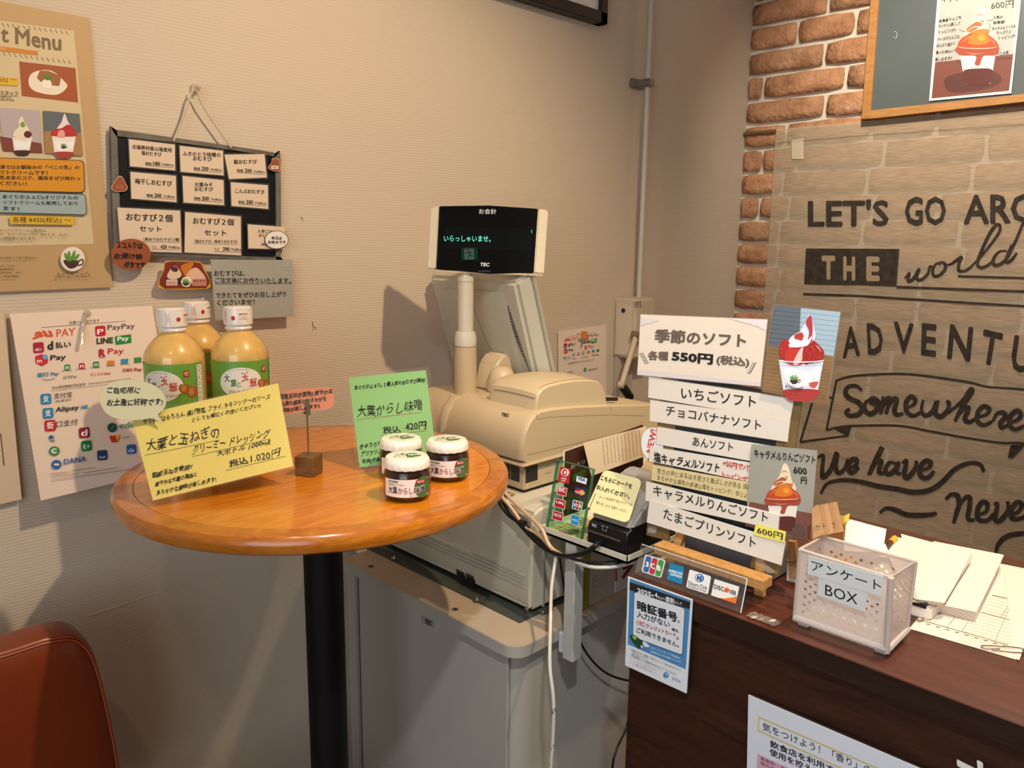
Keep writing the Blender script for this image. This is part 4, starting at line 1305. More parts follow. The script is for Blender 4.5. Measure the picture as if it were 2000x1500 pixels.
def jar(x, y, phi, label, lidrot):
    j = thing('miso_jar', label, 'jar', (x, y, TZ), 'jars of shiso miso')
    c = (x, y, TZ)
    prof = [(0, 0.001), (0.029, 0.001), (0.0325, 0.004), (0.0335, 0.009), (0.0335, 0.034), (0.032, 0.040), (0.029, 0.044), (0.028, 0.048)]
    bm_out(lathe(bmesh.new(), c, [(max(0, r - 0.0018), z + 0.0015) for r, z in prof[:-2]] + [(0, 0.0415)], 40), 'miso', mat('3a1a10', 0.25, var=0.35, vscale=120, bump=0.4, scale=300, coat=0.8), j, 'auto')
    bm_out(lathe(bmesh.new(), c, prof[1:], 40), 'jar_body', JG, j, 'auto')
    bm = bmesh.new()
    n = 72
    rings = []
    for r, z, k in ((0.0, 0.0595, 0), (0.020, 0.0595, 0), (0.0275, 0.0598, 0), (0.029, 0.0590, 0), (0.0300, 0.0570, 0), (0.0312, 0.0555, 0), (0.0318, 0.052, .4), (0.0322, 0.0475, 1), (0.0318, 0.0455, 1), (0.0295, 0.0455, 0)):
        if r == 0: rings.append([bm.verts.new((x, y, TZ + z))]); continue
        rings.append([bm.verts.new((x + (r + k * 0.0007 * math.cos(i * 2 * PI / n * 18)) * math.cos(i * 2 * PI / n), y + (r + k * 0.0007 * math.cos(i * 2 * PI / n * 18)) * math.sin(i * 2 * PI / n), TZ + z + k * 0.0006 * math.cos(i * 2 * PI / n * 18))) for i in range(n)])
    for A, B in zip(rings, rings[1:]):
        for i in range(n):
            k = (i + 1) % n
            if len(A) == 1: bm.faces.new((A[0], B[i], B[k]))
            else: bm.faces.new((A[i], A[k], B[k], B[i]))
    lid = bm_out(bm, 'lid', mat('f1ead8', 0.28, coat=0.5), j, 'auto')
    va = np.array([-y, x, 0.0]); va = np.array([math.sin(-0), 0, 0])
    th = math.atan2(y, x)
    right = np.array([math.sin(th + lidrot), -math.cos(th + lidrot), 0]); upd = np.array([math.cos(th + lidrot), math.sin(th + lidrot), 0])
    f = Loc((x, y, TZ + 0.0597), right, upd)
    f.ell(9, -1, 11, 9, '3f7a44', 10).up().text('味噌', (2, 4), (19, 2), 8, 'f1ead8', .03).text('大葉', (-16, -1), (-2, -3), 8, '4a6a40', .01).text('からし', (-19, 8), (-2, 6), 7, '8a3a2c', .0).text('あぐりかふぇ', (-10, -12), (4, -12), 2.4, '6a5a4a').ell(4, 9, 6, 1.6, '5a8a4a', 8).text('青唐辛子入', (-2, 13), (12, 11), 2.2, 'b0402c')
    f.build('lid_print', lid)
    f = Cyl((x, y, TZ + 0.0345), 0.0338, phi, 0.0002)
    f.band(-34, 34, 0, 25, mat('f0e0d4', 0.45))
    f.up().disc(24, 12, 13, 15, mat('3f6a34', 0.45)).up()
    f.band(-26, -11, 2, 4.6, '2f4a34', 6).up().text('生姜入り', (-25, 4.2), (-12, 4.2), 2, 'f0e0d4', .03).up()
    f.text('福島県産えごま大葉入り', (-26, 8.4), (-1, 8.4), 2.2, '4a4038')
    f.text('大葉', (-26, 20), (-12, 20), 10, '231c18', .02).text('からし', (-11, 20), (9, 20), 9, '9a2434', .02)
    f.up().text('味噌', (10, 21), (27, 20), 11, 'f0e0d4', .09).up().text('味噌', (10.4, 20.6), (26.6, 19.8), 10, '231c18', .03)
    f.band(13, 27, 1.5, 6.5, 'b0202c', 6).up().text('辛口', (15, 5.6), (25, 5.6), 3.4, 'f0e0d4', .03)
    f.up().line([(4, 22.5), (20, 23.5)], .5, '6a5a4a')
    f.build('label', j)


jar(0.650, 0.858, view(.64, .85) - .05, 'miso jar nearest the table edge, in front of the other two', 0.1)
jar(0.750, 0.890, view(.74, .88) - .02, 'miso jar on the right of the three', 0.15)
jar(0.705, 0.945, view(.70, .94) + .0, 'miso jar at the back, touching the green sign', 0.12)

# ------------------------------------------------------------------ leather chair at the lower left
ch = thing('dining_chair', 'chair with a padded reddish-brown leather back, lower left corner', 'chair', (0.10, 1.0, FZ))
LEA = mat('7c3212', 0.38, bump=0.15, scale=120, var=0.10, vscale=4, coat=0.15)
yb = 1.20
P4 = [hp(0, 1232, 1, yb), hp(170, 1205, 1, yb), hp(215, 1470, 1, yb)]
zt = P4[1][2]; xr = P4[2][0] + 0.004
xl = xr - 0.43
out = cr([(xl + .01, zt - .30), (xl, zt - .12), (xl + .02, zt - .035), (xl + .07, zt - .012), (xl + .2, zt - .004), (xr - .12, zt - .004), (xr - .07, zt - .004), (xr - .035, zt - .016), (xr - .015, zt - .06), (xr - .002, zt - .16), (xr + .004, zt - .25), (xr - .004, zt - .30), (xr - .025, zt - .335), (xr - .06, zt - .36), (xl + .06, zt - .36), (xl + .02, zt - .335)], 4, True)
bm = bmesh.new()
cx = np.mean([p[0] for p in out]); czz = np.mean([p[1] for p in out])
layers = [(1.0, 0.0), (1.0, 0.0), (0.985, -0.016), (0.95, -0.024), (0.80, -0.029), (0.4, -0.031)]
rings = []
def ringat(sc, dy): return [bm.verts.new((cx + (p[0] - cx) * sc, yb + dy - 0.04 * 0, czz + (p[1] - czz) * sc)) for p in out]
seq = [(0.4, -0.030), (0.8, -0.029), (0.93, -0.024), (0.965, -0.020), (0.972, -0.0175), (0.985, -0.016), (1.0, -0.004), (1.0, 0.03), (0.985, 0.04), (0.95, 0.045), (0.5, 0.047)]
rings = [ringat(s_, d_) for s_, d_ in seq]
n = len(out)
for A, B in zip(rings, rings[1:]):
    for i in range(n): bm.faces.new((A[i], A[(i + 1) % n], B[(i + 1) % n], B[i]))
bm.faces.new(rings[0]); bm.faces.new(rings[-1])
brs = bm_out(bm, 'backrest', LEA, ch, 'auto')
bm = bmesh.new()
for sc, dy in ((0.962, -0.0235), (0.977, -0.0195)):
    tube(bm, [(cx + (p[0] - cx) * sc, yb + dy, czz + (p[1] - czz) * sc) for p in out + out[:1]], 0.0011, 5, raw=True)
bm_out(bm, 'stitching', mat('b0542a', 0.4), brs, 'auto')
box('seat', (xl - .01, yb - .44, FZ + .41), (xr + .01, yb + .01, FZ + .48), LEA, ch, 0.02, 3)
DW = mat('2c1c12', 0.45)
for sx in (xl + .01, xr - .045):
    for sy in (yb - .42, yb - .02):
        box('leg', (sx, sy, FZ), (sx + .035, sy + .035, FZ + .41), DW, ch, 0.004, 1)
for sx in (xl + .03, xr - .06):
    box('back_post', (sx, yb + .0, FZ + .44), (sx + .03, yb + .025, zt - .2), DW, ch, 0.004, 1)
# ------------------------------------------------------------------ metal cabinet under the till
CT = -0.66
GREIGE = mat('a9a498', 0.35, 0.0, spec=0.6)
TOPM = mat('c0ab92', 0.4)
cab = thing('metal_cabinet', 'tall grey metal cabinet with a rounded top carrying the till', 'cabinet', (1.15, 1.1, FZ))


def rslab(bm, x0, x1, y0, y1, z0, z1, r, corners=(1, 1, 1, 1), n=8, bev=0.0):
    """slab with rounded plan corners; corners order (x0y0, x1y0, x1y1, x0y1)"""
    pts = []
    for (cx, cy, a0), on in zip(((x0 + r, y0 + r, 180), (x1 - r, y0 + r, 270), (x1 - r, y1 - r, 0), (x0 + r, y1 - r, 90)), corners):
        if on:
            for i in range(n + 1):
                a = math.radians(a0 + 90 * i / n)
                pts.append((cx + r * math.cos(a), cy + r * math.sin(a), z0))
        else:
            pts.append((x0 if cx < (x0 + x1) / 2 else x1, y0 if cy < (y0 + y1) / 2 else y1, z0))
    return prism(bm, pts, (0, 0, z1 - z0), bev)


bm_out(rslab(bmesh.new(), 0.845, 1.52, 0.833, 1.345, CT - 0.020, CT, 0.032, (1, 0, 0, 0)), 'top_rim', GREIGE, cab, 'auto')
bm_out(rslab(bmesh.new(), 0.8465, 1.518, 0.8345, 1.3435, CT, CT + 0.0012, 0.031, (1, 0, 0, 0)), 'top_surface', TOPM, cab)
bm_out(rslab(bmesh.new(), 0.860, 1.50, 0.848, 1.30, FZ, CT - 0.020, 0.045, (1, 0, 0, 0), 10), 'body', GREIGE, cab, 'auto')
bm = bx(bmesh.new(), (0.852, 1.302, FZ), (1.50, 1.335, CT - 0.020), 0.002)
bm_out(bm, 'side_panel', GREIGE, cab, 'auto')
ysm = hp(993, 1290, 0, 0.8585)[1]
box('door', (0.8565, ysm, FZ + 0.03), (0.862, 1.298, CT - 0.026), mat('aaa69a', 0.3, 0.0, spec=0.6), cab, 0.001, 1)
box('recess_shade', (0.8580, 1.299, FZ + .02), (0.8615, 1.313, CT - 0.03), mat('3a342c', .7), cab)  # dark strip stands in for the shade of the recessed channel
# badge
fl = Flat(((0.8560, 0, 0), (1, 0, 0)), (640, 1000), 3)
o = sheet(fl, 'badge', [(548, 604), (620, 638), (622, 682), (550, 648)], mat('9c9c98', 0.3, 0.3), cab, 0.001)
fl.up().text('TEC', (566, 650), (606, 668), 26, '1b1b1b', .05, hand=0, up=(.15, -1)).build('badge_lettering', o)
for px, py in ((725, 1106), (889, 1190)):
    p = hp(px, py, 2, CT + .0015)
    bm_out(lathe(bmesh.new(), p, [(0.0035, 0.0003), (0.0062, 0.0004), (0.0066, 0)], 20), 'grommet', mat('6a6660', 0.4), cab)
    bm_out(lathe(bmesh.new(), p, [(0, 0.0002), (0.0035, 0.0002), (0.0036, 0)], 16), 'hole', mat('0d0d0d', 0.8), cab)

# ------------------------------------------------------------------ big rear box (drawer unit)
BT = -0.46
SHELL = mat('c4bba3', 0.5, bump=0.05, scale=400)
SHELLW = mat('c9b99b', 0.42, bump=0.08, scale=500)
dr = thing('cash_drawer_unit', 'large pale grey ribbed machine box standing on the metal cabinet', 'machine', (1.15, 1.12, CT))
slabm = bx(bmesh.new(), (0.915, 0.893, CT + .0014), (1.40, 1.345, CT + 0.004))
bm_out(slabm, 'base_plate', mat('4d5048', 0.5, 0.2), dr)
bx0 = 0.944
pts = [(bx0 + .006, .896, CT + .010), (bx0, .896, CT + .02), (bx0 + .002, .896, BT - .05), (bx0 + .006, .896, BT - .012), (bx0 + .016, .896, BT - .003), (bx0 + .03, .896, BT), (1.42, .896, BT), (1.42, .896, CT + .010)]
bm_out(prism(bmesh.new(), pts, (0, 0.445, 0), 0.006, 3), 'housing', SHELL, dr, 'auto')
box('foot', (bx0 + .02, .91, CT + .003), (1.40, 1.33, CT + .012), mat('141414', 0.6), dr)
fr = Flat(((bx0 - .0005, 0, 0), (1, 0, 0)), (640, 1000), 3)
# ribs: four long grooves, as thin proud strips with shadowed joints
bm = bmesh.new()
for a, b in (((420, 190), (1158, 380)), ((390, 200), (1156, 402)), ((350, 205), (1154, 425)), ((330, 220), (1152, 447))):
    za = fr.map([b], 0)[0][2]
    y0 = fr.map([b], 0)[0][1]
    bx(bm, (bx0 - .0012, y0, za - .0007), (bx0 + .002, 1.335, za + .0007))
bm_out(bm, 'rib', mat('a09c90', 0.4), dr, kind='stuff')
bm = bmesh.new()
for c0 in (752, 808):
    for i in range(11):
        A = fr.map([(c0 + i * .8, 336 + (c0 - 752) * .42 + i * 7.2)], 0)[0]; B = fr.map([(c0 + 46 + i * .8, 336 + (c0 - 752 + 46) * .42 + i * 7.2)], 0)[0]
        zz = (A[2] + B[2]) / 2
        bx(bm, (bx0 - .0008, min(A[1], B[1]), zz - .0007), (bx0 + .004, max(A[1], B[1]), zz + .0007))
bm_out(bm, 'vent_slot', mat('1c1a17', 0.7), dr, kind='stuff')
p = fr.map([(1163, 574)], 0.0)[0]
bm_out(lathe(bmesh.new(), p, [(0, 0.0015), (0.003, 0.0014), (0.0034, 0), (0.0052, 0), (0.0055, -.001)], 18, (-1, 0, 0)), 'screw', mat('77726a', 0.35, 0.7), dr, 'auto')
for px, py in ((770, 1090), (932, 1171)):
    p = hp(px, py, 2, CT + .005)
    bm = lathe(bmesh.new(), p, [(0, 0.006), (0.004, 0.005), (0.005, 0.001), (0.008, 0)], 12)
    bm_out(bm, 'thumb_screw', mat('8f887c', 0.3, 0.8), dr, 'auto')
box('side_rail', (bx0 + .030, .892, CT + .012), (bx0 + .033, .897, BT - .03), mat('a8a49a', 0.4, 0.4), dr)
box('bracket', (bx0 + .02, .884, CT + .0015), (bx0 + .05, .897, CT + .010), mat('6c655a', 0.4, 0.6), dr, .002, 1)

# ------------------------------------------------------------------ till (register) body, printer hump
till = thing('cash_register', 'cream cash register with a customer display on a pole, behind the round table', 'cash register', (1.2, 1.11, BT))
RY0, RY1 = 0.957, 1.275
CRM = mat('c3ac86', 0.42, bump=0.06, scale=600, spec=0.45)
CRM2 = mat('c9b38d', 0.42, bump=0.06, scale=600, spec=0.45)
DARK = mat('15130f', 0.7)
box('gasket', (1.0, .972, BT + .0005), (1.40, 1.262, BT + .008), DARK, till)
pts = [(.993, .963, BT + .006), (1.40, .963, BT + .006), (1.40, .963, BT + .058), (.993, .963, BT + .058)]
base = bm_out(prism(bmesh.new(), pts, (0, RY1 - .968, 0), 0.003, 2), 'base', CRM, till, 'auto')
box('ledge', (.979, RY0 - .004, BT + .054), (1.405, RY1 + .002, BT + .060), CRM2, base, .0022, 2)
fs = Flat(((.9928, 0, 0), (1, 0, 0)), (960, 880), 7.5)       # vent grids either side of the corner
fe = Flat(((0, .9628, 0), (0, 1, 0)), (960, 880), 7.5)
bm = bmesh.new()
for i in range(10):
    A = fs.map([(146, 165 + i * 23.5)], 0)[0]; B = fs.map([(410, 236 + i * 23.5)], 0)[0]
    zz = (A[2] + B[2]) / 2
    ym = (A[1] + B[1]) / 2
    for ya, yb_ in ((A[1], ym + .0008), (ym - .0008, B[1])):
        bx(bm, (.9924, min(ya, yb_), zz - .0011), (.997, max(ya, yb_), zz + .0011))
    A = fe.map([(500, 236 + i * 23.5)], 0)[0]; B = fe.map([(675, 182 + i * 23.5)], 0)[0]
    bx(bm, (A[0], .9624, zz - .0011), (B[0], .967, zz + .0011))
bm_out(bm, 'vent_slot', DARK, base, kind='stuff')
fe.line([(790, 238), (872, 212)], 4, DARK).line([(790, 338), (880, 310)], 4, DARK).line([(552, 600), (556, 500), (690, 460), (708, 476), (708, 560)], 3, '5c4d38').line([(1148, 60), (1150, 250)], 0.1, DARK).build('seam', base)
prof = [(.990, BT + .060), (.981, BT + .066), (.9795, BT + .080), (.981, BT + .098), (.985, BT + .115), (.992, BT + .128), (1.001, BT + .139), (1.012, BT + .147), (1.024, BT + .151), (1.06, BT + .151), (1.13, BT + .145), (1.23, BT + .133), (1.40, BT + .110), (1.40, BT + .060)]
pts = [(x, RY0, z) for x, z in prof]
bm = bmesh.new()
# ends of the curved body are pulled in slightly so its corners are soft
NY = [0.0, 0.004, 0.012, RY1 - RY0 - .012, RY1 - RY0 - .004, RY1 - RY0]
SC = [0.955, 0.985, 1.0, 1.0, 0.985, 0.955]
cxp, czp = 1.24, BT + .06
rings = []
for dy, s_ in zip(NY, SC):
    rings.append([bm.verts.new((cxp + (x - cxp) * (1 - (1 - s_) * .35), RY0 + dy, czp + (z - czp) * (1 - (1 - s_) * .8))) for x, z in prof])
for A, B in zip(rings, rings[1:]):
    for i in range(len(prof)):
        k = (i + 1) % len(prof)
        bm.faces.new((A[i], A[k], B[k], B[i]))
bm.faces.new(rings[0]); bm.faces.new(rings[-1])
body = bm_out(bm, 'body', CRM, till, 'auto')
# seams and logo on the body
fe = Flat(((0, RY0 - .0003, 0), (0, 1, 0)), (840, 720), 4.762)
fe.line([(985, 410), (1003, 470), (1100, 450), (1680, 428)], 2.2, '6f5d42').line([(1680, 355), (1688, 430), (1990, 438)], 2.2, '6f5d42').line([(905, 802), (1230, 725), (1980, 548)], 2.2, '6f5d42')
fe.build('seam', body)
ff = Flat(((.9835, 0, BT + .12), (0.83, 0, -.55)), (840, 720), 4.762)
p = hp(986, 811, 0, 1.0)
ff = Flat(((.9905, 0, BT + .1275), (0.80, 0, -.60)), (840, 720), 4.762)
ff.text('TEC', (660, 438), (728, 450), 32, '17130e', .06, up=(.25, -1)).build('logo', body)
HY0, HY1 = .966, 1.092
prof = [(1.022, BT + .145), (1.025, BT + .165), (1.028, BT + .180), (1.038, BT + .189), (1.052, BT + .1935), (1.089, BT + .196), (1.125, BT + .1955), (1.155, BT + .193), (1.185, BT + .189), (1.203, BT + .184), (1.214, BT + .176), (1.224, BT + .160), (1.232, BT + .130)]
bm = bmesh.new()
W = HY1 - HY0
rings = []
for t_, s_ in ((0, .93), (.02, .975), (.06, 1.0), (.3, 1.05), (.55, 1.07), (.8, 1.05), (.94, 1.0), (.98, .975), (1, .93)):
    rings.append([bm.verts.new((1.127 + (x - 1.127) * (1 if abs(t_ - .5) < .45 else (s_ + 1.5) / 2.5), HY0 + W * t_, BT + .14 + (z - BT - .14) * s_)) for x, z in prof])
for A, B in zip(rings, rings[1:]):
    for i in range(len(prof)):
        k = (i + 1) % len(prof)
        bm.faces.new((A[i], A[k], B[k], B[i]))
bm.faces.new(rings[0]); bm.faces.new(rings[-1])
hump = bm_out(bm, 'printer_cover', CRM2, till, 'auto')
# lid seam over the hump
def hz(x, t_):
    zz = np.interp(x, [q_[0] for q_ in prof], [q_[1] for q_ in prof])
    s_ = np.interp(t_, [0, .02, .06, .3, .55, .8, .94, 1], [.93, .975, 1, 1.05, 1.07, 1.05, 1, .93])
    return BT + .14 + (zz - BT - .14) * s_
xs = list(np.linspace(1.0265, 1.21, 16))
bm = bmesh.new()
tube(bm, [(x, HY0 + W * .05, hz(x, .05) + .0003) for x in xs], .0005, 5, raw=True)
tube(bm, [(xs[0] - .0008, HY0 + W * t_, hz(xs[0], t_) - .0004) for t_ in np.linspace(.05, .9, 8)], .0006, 5, raw=True)
bm_out(bm, 'seam', mat('6f5d42', 0.6), hump)
rod('power_tag', [(1.245, .985, BT + .139), (1.285, .985, BT + .134)], .004, DARK, till, k=1)
# pole with collar and fairing
PX, PY = 1.040, 1.177
rot_b = lambda prof_: lathe(bmesh.new(), (PX, PY, 0), prof_, 32)
bm_out(rot_b([(0.0215, BT + .141), (0.0265, BT + .141), (0.0265, BT + .145), (0.0215, BT + .148)]), 'pole_ring', CRM2, till, 'auto')
bm = bmesh.new()
rings = []
for z_, r_ in ((.078, .003), (.084, .009), (.095, .015), (.110, .020), (.128, .0235), (.147, .0255)):
    bx_ = np.interp(BT + z_, [BT + .08, BT + .098, BT + .115, BT + .128, BT + .139, BT + .147], [.9795, .981, .985, .992, 1.001, 1.012])
    rings.append([bm.verts.new((bx_ - .005 + r_ + r_ * math.cos(2 * PI * i_ / 28), PY + r_ * math.sin(2 * PI * i_ / 28), BT + z_)) for i_ in range(28)])
for A, B in zip(rings, rings[1:]):
    for i_ in range(28): bm.faces.new((A[i_], A[(i_ + 1) % 28], B[(i_ + 1) % 28], B[i_]))
bm.faces.new(rings[0]); bm.faces.new(rings[-1])
bm_out(bm, 'pole_fairing', CRM, till, 'auto')
pole = bm_out(rot_b([(0, BT + .14), (0.0225, BT + .145), (0.0225, BT + .21), (0.0215, BT + .245)]), 'pole_sleeve', CRM, till, 'auto')
bm_out(rot_b([(0.0215, BT + .246), (0.0222, BT + .262), (0.019, BT + .274), (0.016, BT + .275)]), 'pole_collar', mat('cfc6b0', 0.35), till, 'auto')
bm_out(rot_b([(0.0155, BT + .274), (0.0155, BT + .372), (0.0165, BT + .373), (0.0165, BT + .383), (0, BT + .383)]), 'pole', mat('cfc6b0', 0.3), till, 'auto')

# customer display: block on the pole with angled cream wings
dn = np.array([-.60, -.80, .03]); dn /= np.linalg.norm(dn)
D0 = np.array([1.062, 1.142, -.005])
fd = Flat((D0, dn), *Z6)
out = fd.map([(183, 100), (410, 97), (635, 112), (615, 407), (410, 410), (168, 390)], 0)
wl = fd.map([(140, 104), (183, 100), (168, 390), (123, 388)], 0)
wr = fd.map([(635, 112), (686, 117), (665, 413), (615, 407)], 0)
n_ = fd.n
def hexa(name, front, backs, m, parent, bev=.003):
    bm = bmesh.new()
    k = len(front)
    a_ = [bm.verts.new(v) for v in front]; b_ = [bm.verts.new(v) for v in backs]
    bm.faces.new(a_); bm.faces.new(b_[::-1])
    for i in range(k): bm.faces.new((a_[i], b_[i], b_[(i + 1) % k], a_[(i + 1) % k]))
    if bev:
        bmesh.ops.bevel(bm, geom=bm.edges[:], offset=bev, segments=2, affect='EDGES', clamp_overlap=True)
    return bm_out(bm, name, m, parent, 'auto')
IV = mat('ece1c3', 0.4)
allq = fd.map([(132, 104), (683, 116), (662, 414), (126, 392)], 0)
disp = hexa('customer_display', [p - n_ * .019 for p in allq], [np.mean(allq, 0) + (p - np.mean(allq, 0)) * .8 - n_ * .042 for p in allq], CRM2, till, .004)
hexa('black_panel', [p + n_ * .001 for p in out], [p - n_ * .02 for p in out], mat('04060a', 0.0, spec=0.7), disp, .0015)
wlf = [wl[0] - n_ * .010, wl[1] + n_ * .0005, wl[2] + n_ * .0005, wl[3] - n_ * .010]
wrf = [wr[0] + n_ * .0005, wr[1] - n_ * .008, wr[2] - n_ * .008, wr[3] + n_ * .0005]
hexa('end_cap', wlf, [p - n_ * .028 for p in wl], IV, disp, .003)
hexa('end_cap', wrf, [p - n_ * .028 for p in wr], IV, disp, .003)
hexa('bottom_lip', [p + n_ * 0 for p in fd.map([(160, 392), (618, 409), (660, 414), (655, 420), (165, 400)], 0)], [p - n_ * .025 for p in fd.map([(160, 392), (618, 409), (660, 414), (655, 420), (165, 400)], 0)], CRM2, disp, 0)
bm_out(lathe(bmesh.new(), (PX, PY, BT + .383), [(0, 0), (.013, 0), (.013, .012), (0, .012)], 24), 'neck', mat('cfc6b0', 0.3), disp, 'auto')
fd.z = .0016
fd.up().text('お会計', (364, 136), (444, 136), 24, 'e9ecec', .006)
fd.poly([(205, 195), (608, 205), (602, 305), (200, 295)], mat('0c1114', 0.02)).up()
fd.text('いらっしゃいませ。', (204, 262), (418, 264), 28, mat('5fd8c0', emit=0.9)).text('TEC', (368, 375), (410, 376), 17, 'e9ecec', .04, up=(.25, -1))
fd.line([(607, 208), (604, 216), (608, 224)], 2, mat('5fd8c0', emit=0.5)).line([(362, 397), (418, 398)], 7, mat('2a2e34', 0.3))
fd.build('panel_lettering', disp)
# green exit sign on the wall behind the viewer, mirrored in the display
v = hp(915, 496, 0, 1.06); v = v / np.linalg.norm(v)
rfl = v - 2 * (v @ fd.n) * fd.n
src = hp(915, 496, 0, D0[0])
T = (FY0 + 0.02 - src[1]) / rfl[1]
ex = src + rfl * T
es = thing('exit_sign', 'green running-man exit sign on the wall behind the viewer', 'sign', (ex[0], FY0 + .02, ex[2]))
box('housing', (ex[0] - .08, FY0, ex[2] - .052), (ex[0] + .08, FY0 + .018, ex[2] + .052), mat('d8d8d4', 0.5), es, .003, 1)
fx = Loc((ex[0], FY0 + .0185, ex[2]), (-1, 0, 0), (0, 0, 1))
GR = mat('1f9a5c', emit=1.8); WH = mat('dff2e4', emit=1.5)
fx.rect(-75, -48, 75, 48, GR).up().rect(-42, -44, 48, 44, WH).up()
fx.ell(16, -30, 8, 8, GR).line([(9, -20), (-3, 5), (12, 20), (5, 38)], 11, GR).line([(-3, 5), (-16, 18), (-32, 17)], 10, GR).line([(7, -16), (-12, -14), (-22, -2)], 7, GR).line([(9, -14), (22, -3), (36, -10)], 7, GR)
fx.build('pictogram', es)

# operator screen seen from behind, leaning
SX = [(1.105, -.088), (1.178, -.310)]
y0, y1 = 1.105, 1.372
N = np.array([SX[1][1] - SX[0][1], 0, -(SX[1][0] - SX[0][0])]); N /= np.linalg.norm(N)      # towards -x, down
if N[0] > 0: N = -N
def sp(u, v, d):   # u 0..1 across (right to left), v 0..1 down, d outwards
    x = SX[0][0] + (SX[1][0] - SX[0][0]) * v; z = SX[0][1] + (SX[1][1] - SX[0][1]) * v
    return np.array([x, y0 + (y1 - y0) * u, z]) + N * d
def frustum(name, uv0, d0, uv1, d1, m, parent, bev=.004):
    (u0, v0, u1, v1), (a0, b0, a1, b1) = uv0, uv1
    A = [sp(u0, v0, d0), sp(u1, v0, d0), sp(u1, v1, d0), sp(u0, v1, d0)]
    B = [sp(a0, b0, d1), sp(a1, b0, d1), sp(a1, b1, d1), sp(a0, b1, d1)]
    return hexa(name, B, A, m, parent, bev)
SG = mat('bdb8a4', 0.4, bump=0.05, scale=500)
scr = frustum('touch_screen', (-.07, -.045, 1.012, 1.0), -.033, (.0, .0, 1.0, .99), .000, SG, till, .007)
frustum('bezel', (-.074, -.049, 1.016, 1.004), -.040, (-.074, -.049, 1.016, 1.004), -.034, SG, scr, .002)
frustum('rear_bulge', (.13, .09, .93, .93), -.001, (.22, .10, .90, .88), .007, SG, scr, .003)
box_ = [sp(-.01, .01, -.0405), sp(1.0, .01, -.0405), sp(1.0, .985, -.0405), sp(-.01, .985, -.0405)]
slab('screen_glass', box_, -.001, mat('0a0c10', 0.08), scr)
bm = bmesh.new()
for i in range(34):
    v_ = .22 + .66 * i / 33
    uu = .125 - .085 * (i / 33) ** 1.1
    w_ = .006 + .028 * math.sin(PI * min(1, (i + 1) / 30))
    c = [sp(uu, v_, .0008), sp(uu + w_, v_ + .003, .0014 + .004 * max(0, min(1, (uu + w_ - .14) / .08)))]
    tube(bm, c, .0011, 4, raw=True)
bm_out(bm, 'vent_slot', DARK, scr, kind='stuff')
bm = bmesh.new()
tube(bm, cr([sp(.50, .10, .0073), sp(.49, .35, .0073), sp(.44, .60, .0073), sp(.36, .86, .0073)], 6), .0005, 5, raw=True)
bm_out(bm, 'seam', mat('7d745f', 0.6), scr)
# hinge
pts = [(1.10, 1.165, BT + .145), (1.165, 1.165, BT + .145), (1.165, 1.165, BT + .215), (1.135, 1.165, BT + .222), (1.112, 1.165, BT + .20)]
bm_out(prism(bmesh.new(), pts, (0, .055, 0), .006, 3), 'hinge_wedge', CRM2, till, 'auto')
hc = (1.115, 1.150, 0)
bm_out(lathe(bmesh.new(), hc, [(0, BT + .200), (.012, BT + .199), (.022, BT + .192), (.029, BT + .175), (.031, BT + .150), (.031, BT + .140), (0, BT + .14)], 32), 'hinge_cover', CRM2, till, 'auto')
bm_out(lathe(bmesh.new(), hc, [(.0312, BT + .147), (.0315, BT + .148), (.0315, BT + .149), (.0312, BT + .150)], 32), 'hinge_seam', DARK, till)
# ------------------------------------------------------------------ tapestry and chalkboard on wall_back
def fabric_mat():
    m = bpy.data.materials.new('sheer_linen')
    m.use_nodes = True
    nt = m.node_tree
    b = nt.nodes['Principled BSDF']
    b.inputs['Roughness'].default_value = 0.9
    tc = nt.nodes.new('ShaderNodeTexCoord')
    mp = nt.nodes.new('ShaderNodeMapping'); mp.inputs['Scale'].default_value = (4, 14, 260)
    nt.links.new(tc.outputs['Object'], mp.inputs[0])
    n = nt.nodes.new('ShaderNodeTexNoise'); n.inputs['Scale'].default_value = 1.6; n.inputs['Detail'].default_value = 5
    nt.links.new(mp.outputs[0], n.inputs['Vector'])
    r = nt.nodes.new('ShaderNodeValToRGB')
    r.color_ramp.elements[0].position = 0.3; r.color_ramp.elements[1].position = 0.7
    r.color_ramp.elements[0].color = (*srgb('b39d7e'), 1)
    r.color_ramp.elements[1].color = (*srgb('d6c4a8'), 1)
    nt.links.new(n.outputs['Fac'], r.inputs[0])
    nt.links.new(r.outputs[0], b.inputs['Base Color'])
    tr = nt.nodes.new('ShaderNodeBsdfTransparent')
    mx = nt.nodes.new('ShaderNodeMixShader'); mx.inputs[0].default_value = 0.56
    nt.links.new(tr.outputs[0], mx.inputs[1]); nt.links.new(b.outputs[0], mx.inputs[2])
    nt.links.new(mx.outputs[0], nt.nodes['Material Output'].inputs['Surface'])
    return m


XF = BX - .020
tp = hp(1516, 253, 0, XF); zt = tp[2] + .001; yl = tp[1]
V = []; Fc = []
NYs, NZs = 60, 30
for i in range(NYs + 1):
    for j in range(NZs + 1):
        y = yl - 1.75 * i / NYs; z = zt - 1.35 * j / NZs
        x = XF + .0008 * math.sin(y * 31 + z * 3) * min(1, j / 4) + .0006 * math.sin(z * 13 + y * 6)
        V.append((x, y, z))
for i in range(NYs):
    for j in range(NZs):
        a_ = i * (NZs + 1) + j
        Fc.append((a_, a_ + 1, a_ + NZs + 2, a_ + NZs + 1))
fab = setp(mk('tapestry', V, Fc, fabric_mat(), None, True), 'sheer beige wall cloth printed with black travel lettering, hung over the bricks', 'wall hanging')
f = Flat(((XF - .0016, 0, 0), (1, 0, 0)), (1400, 240), 3.262)
K = mat('352a20', 0.85, var=0.5, vscale=60)
SAND = mat('a08a6c', 0.9)
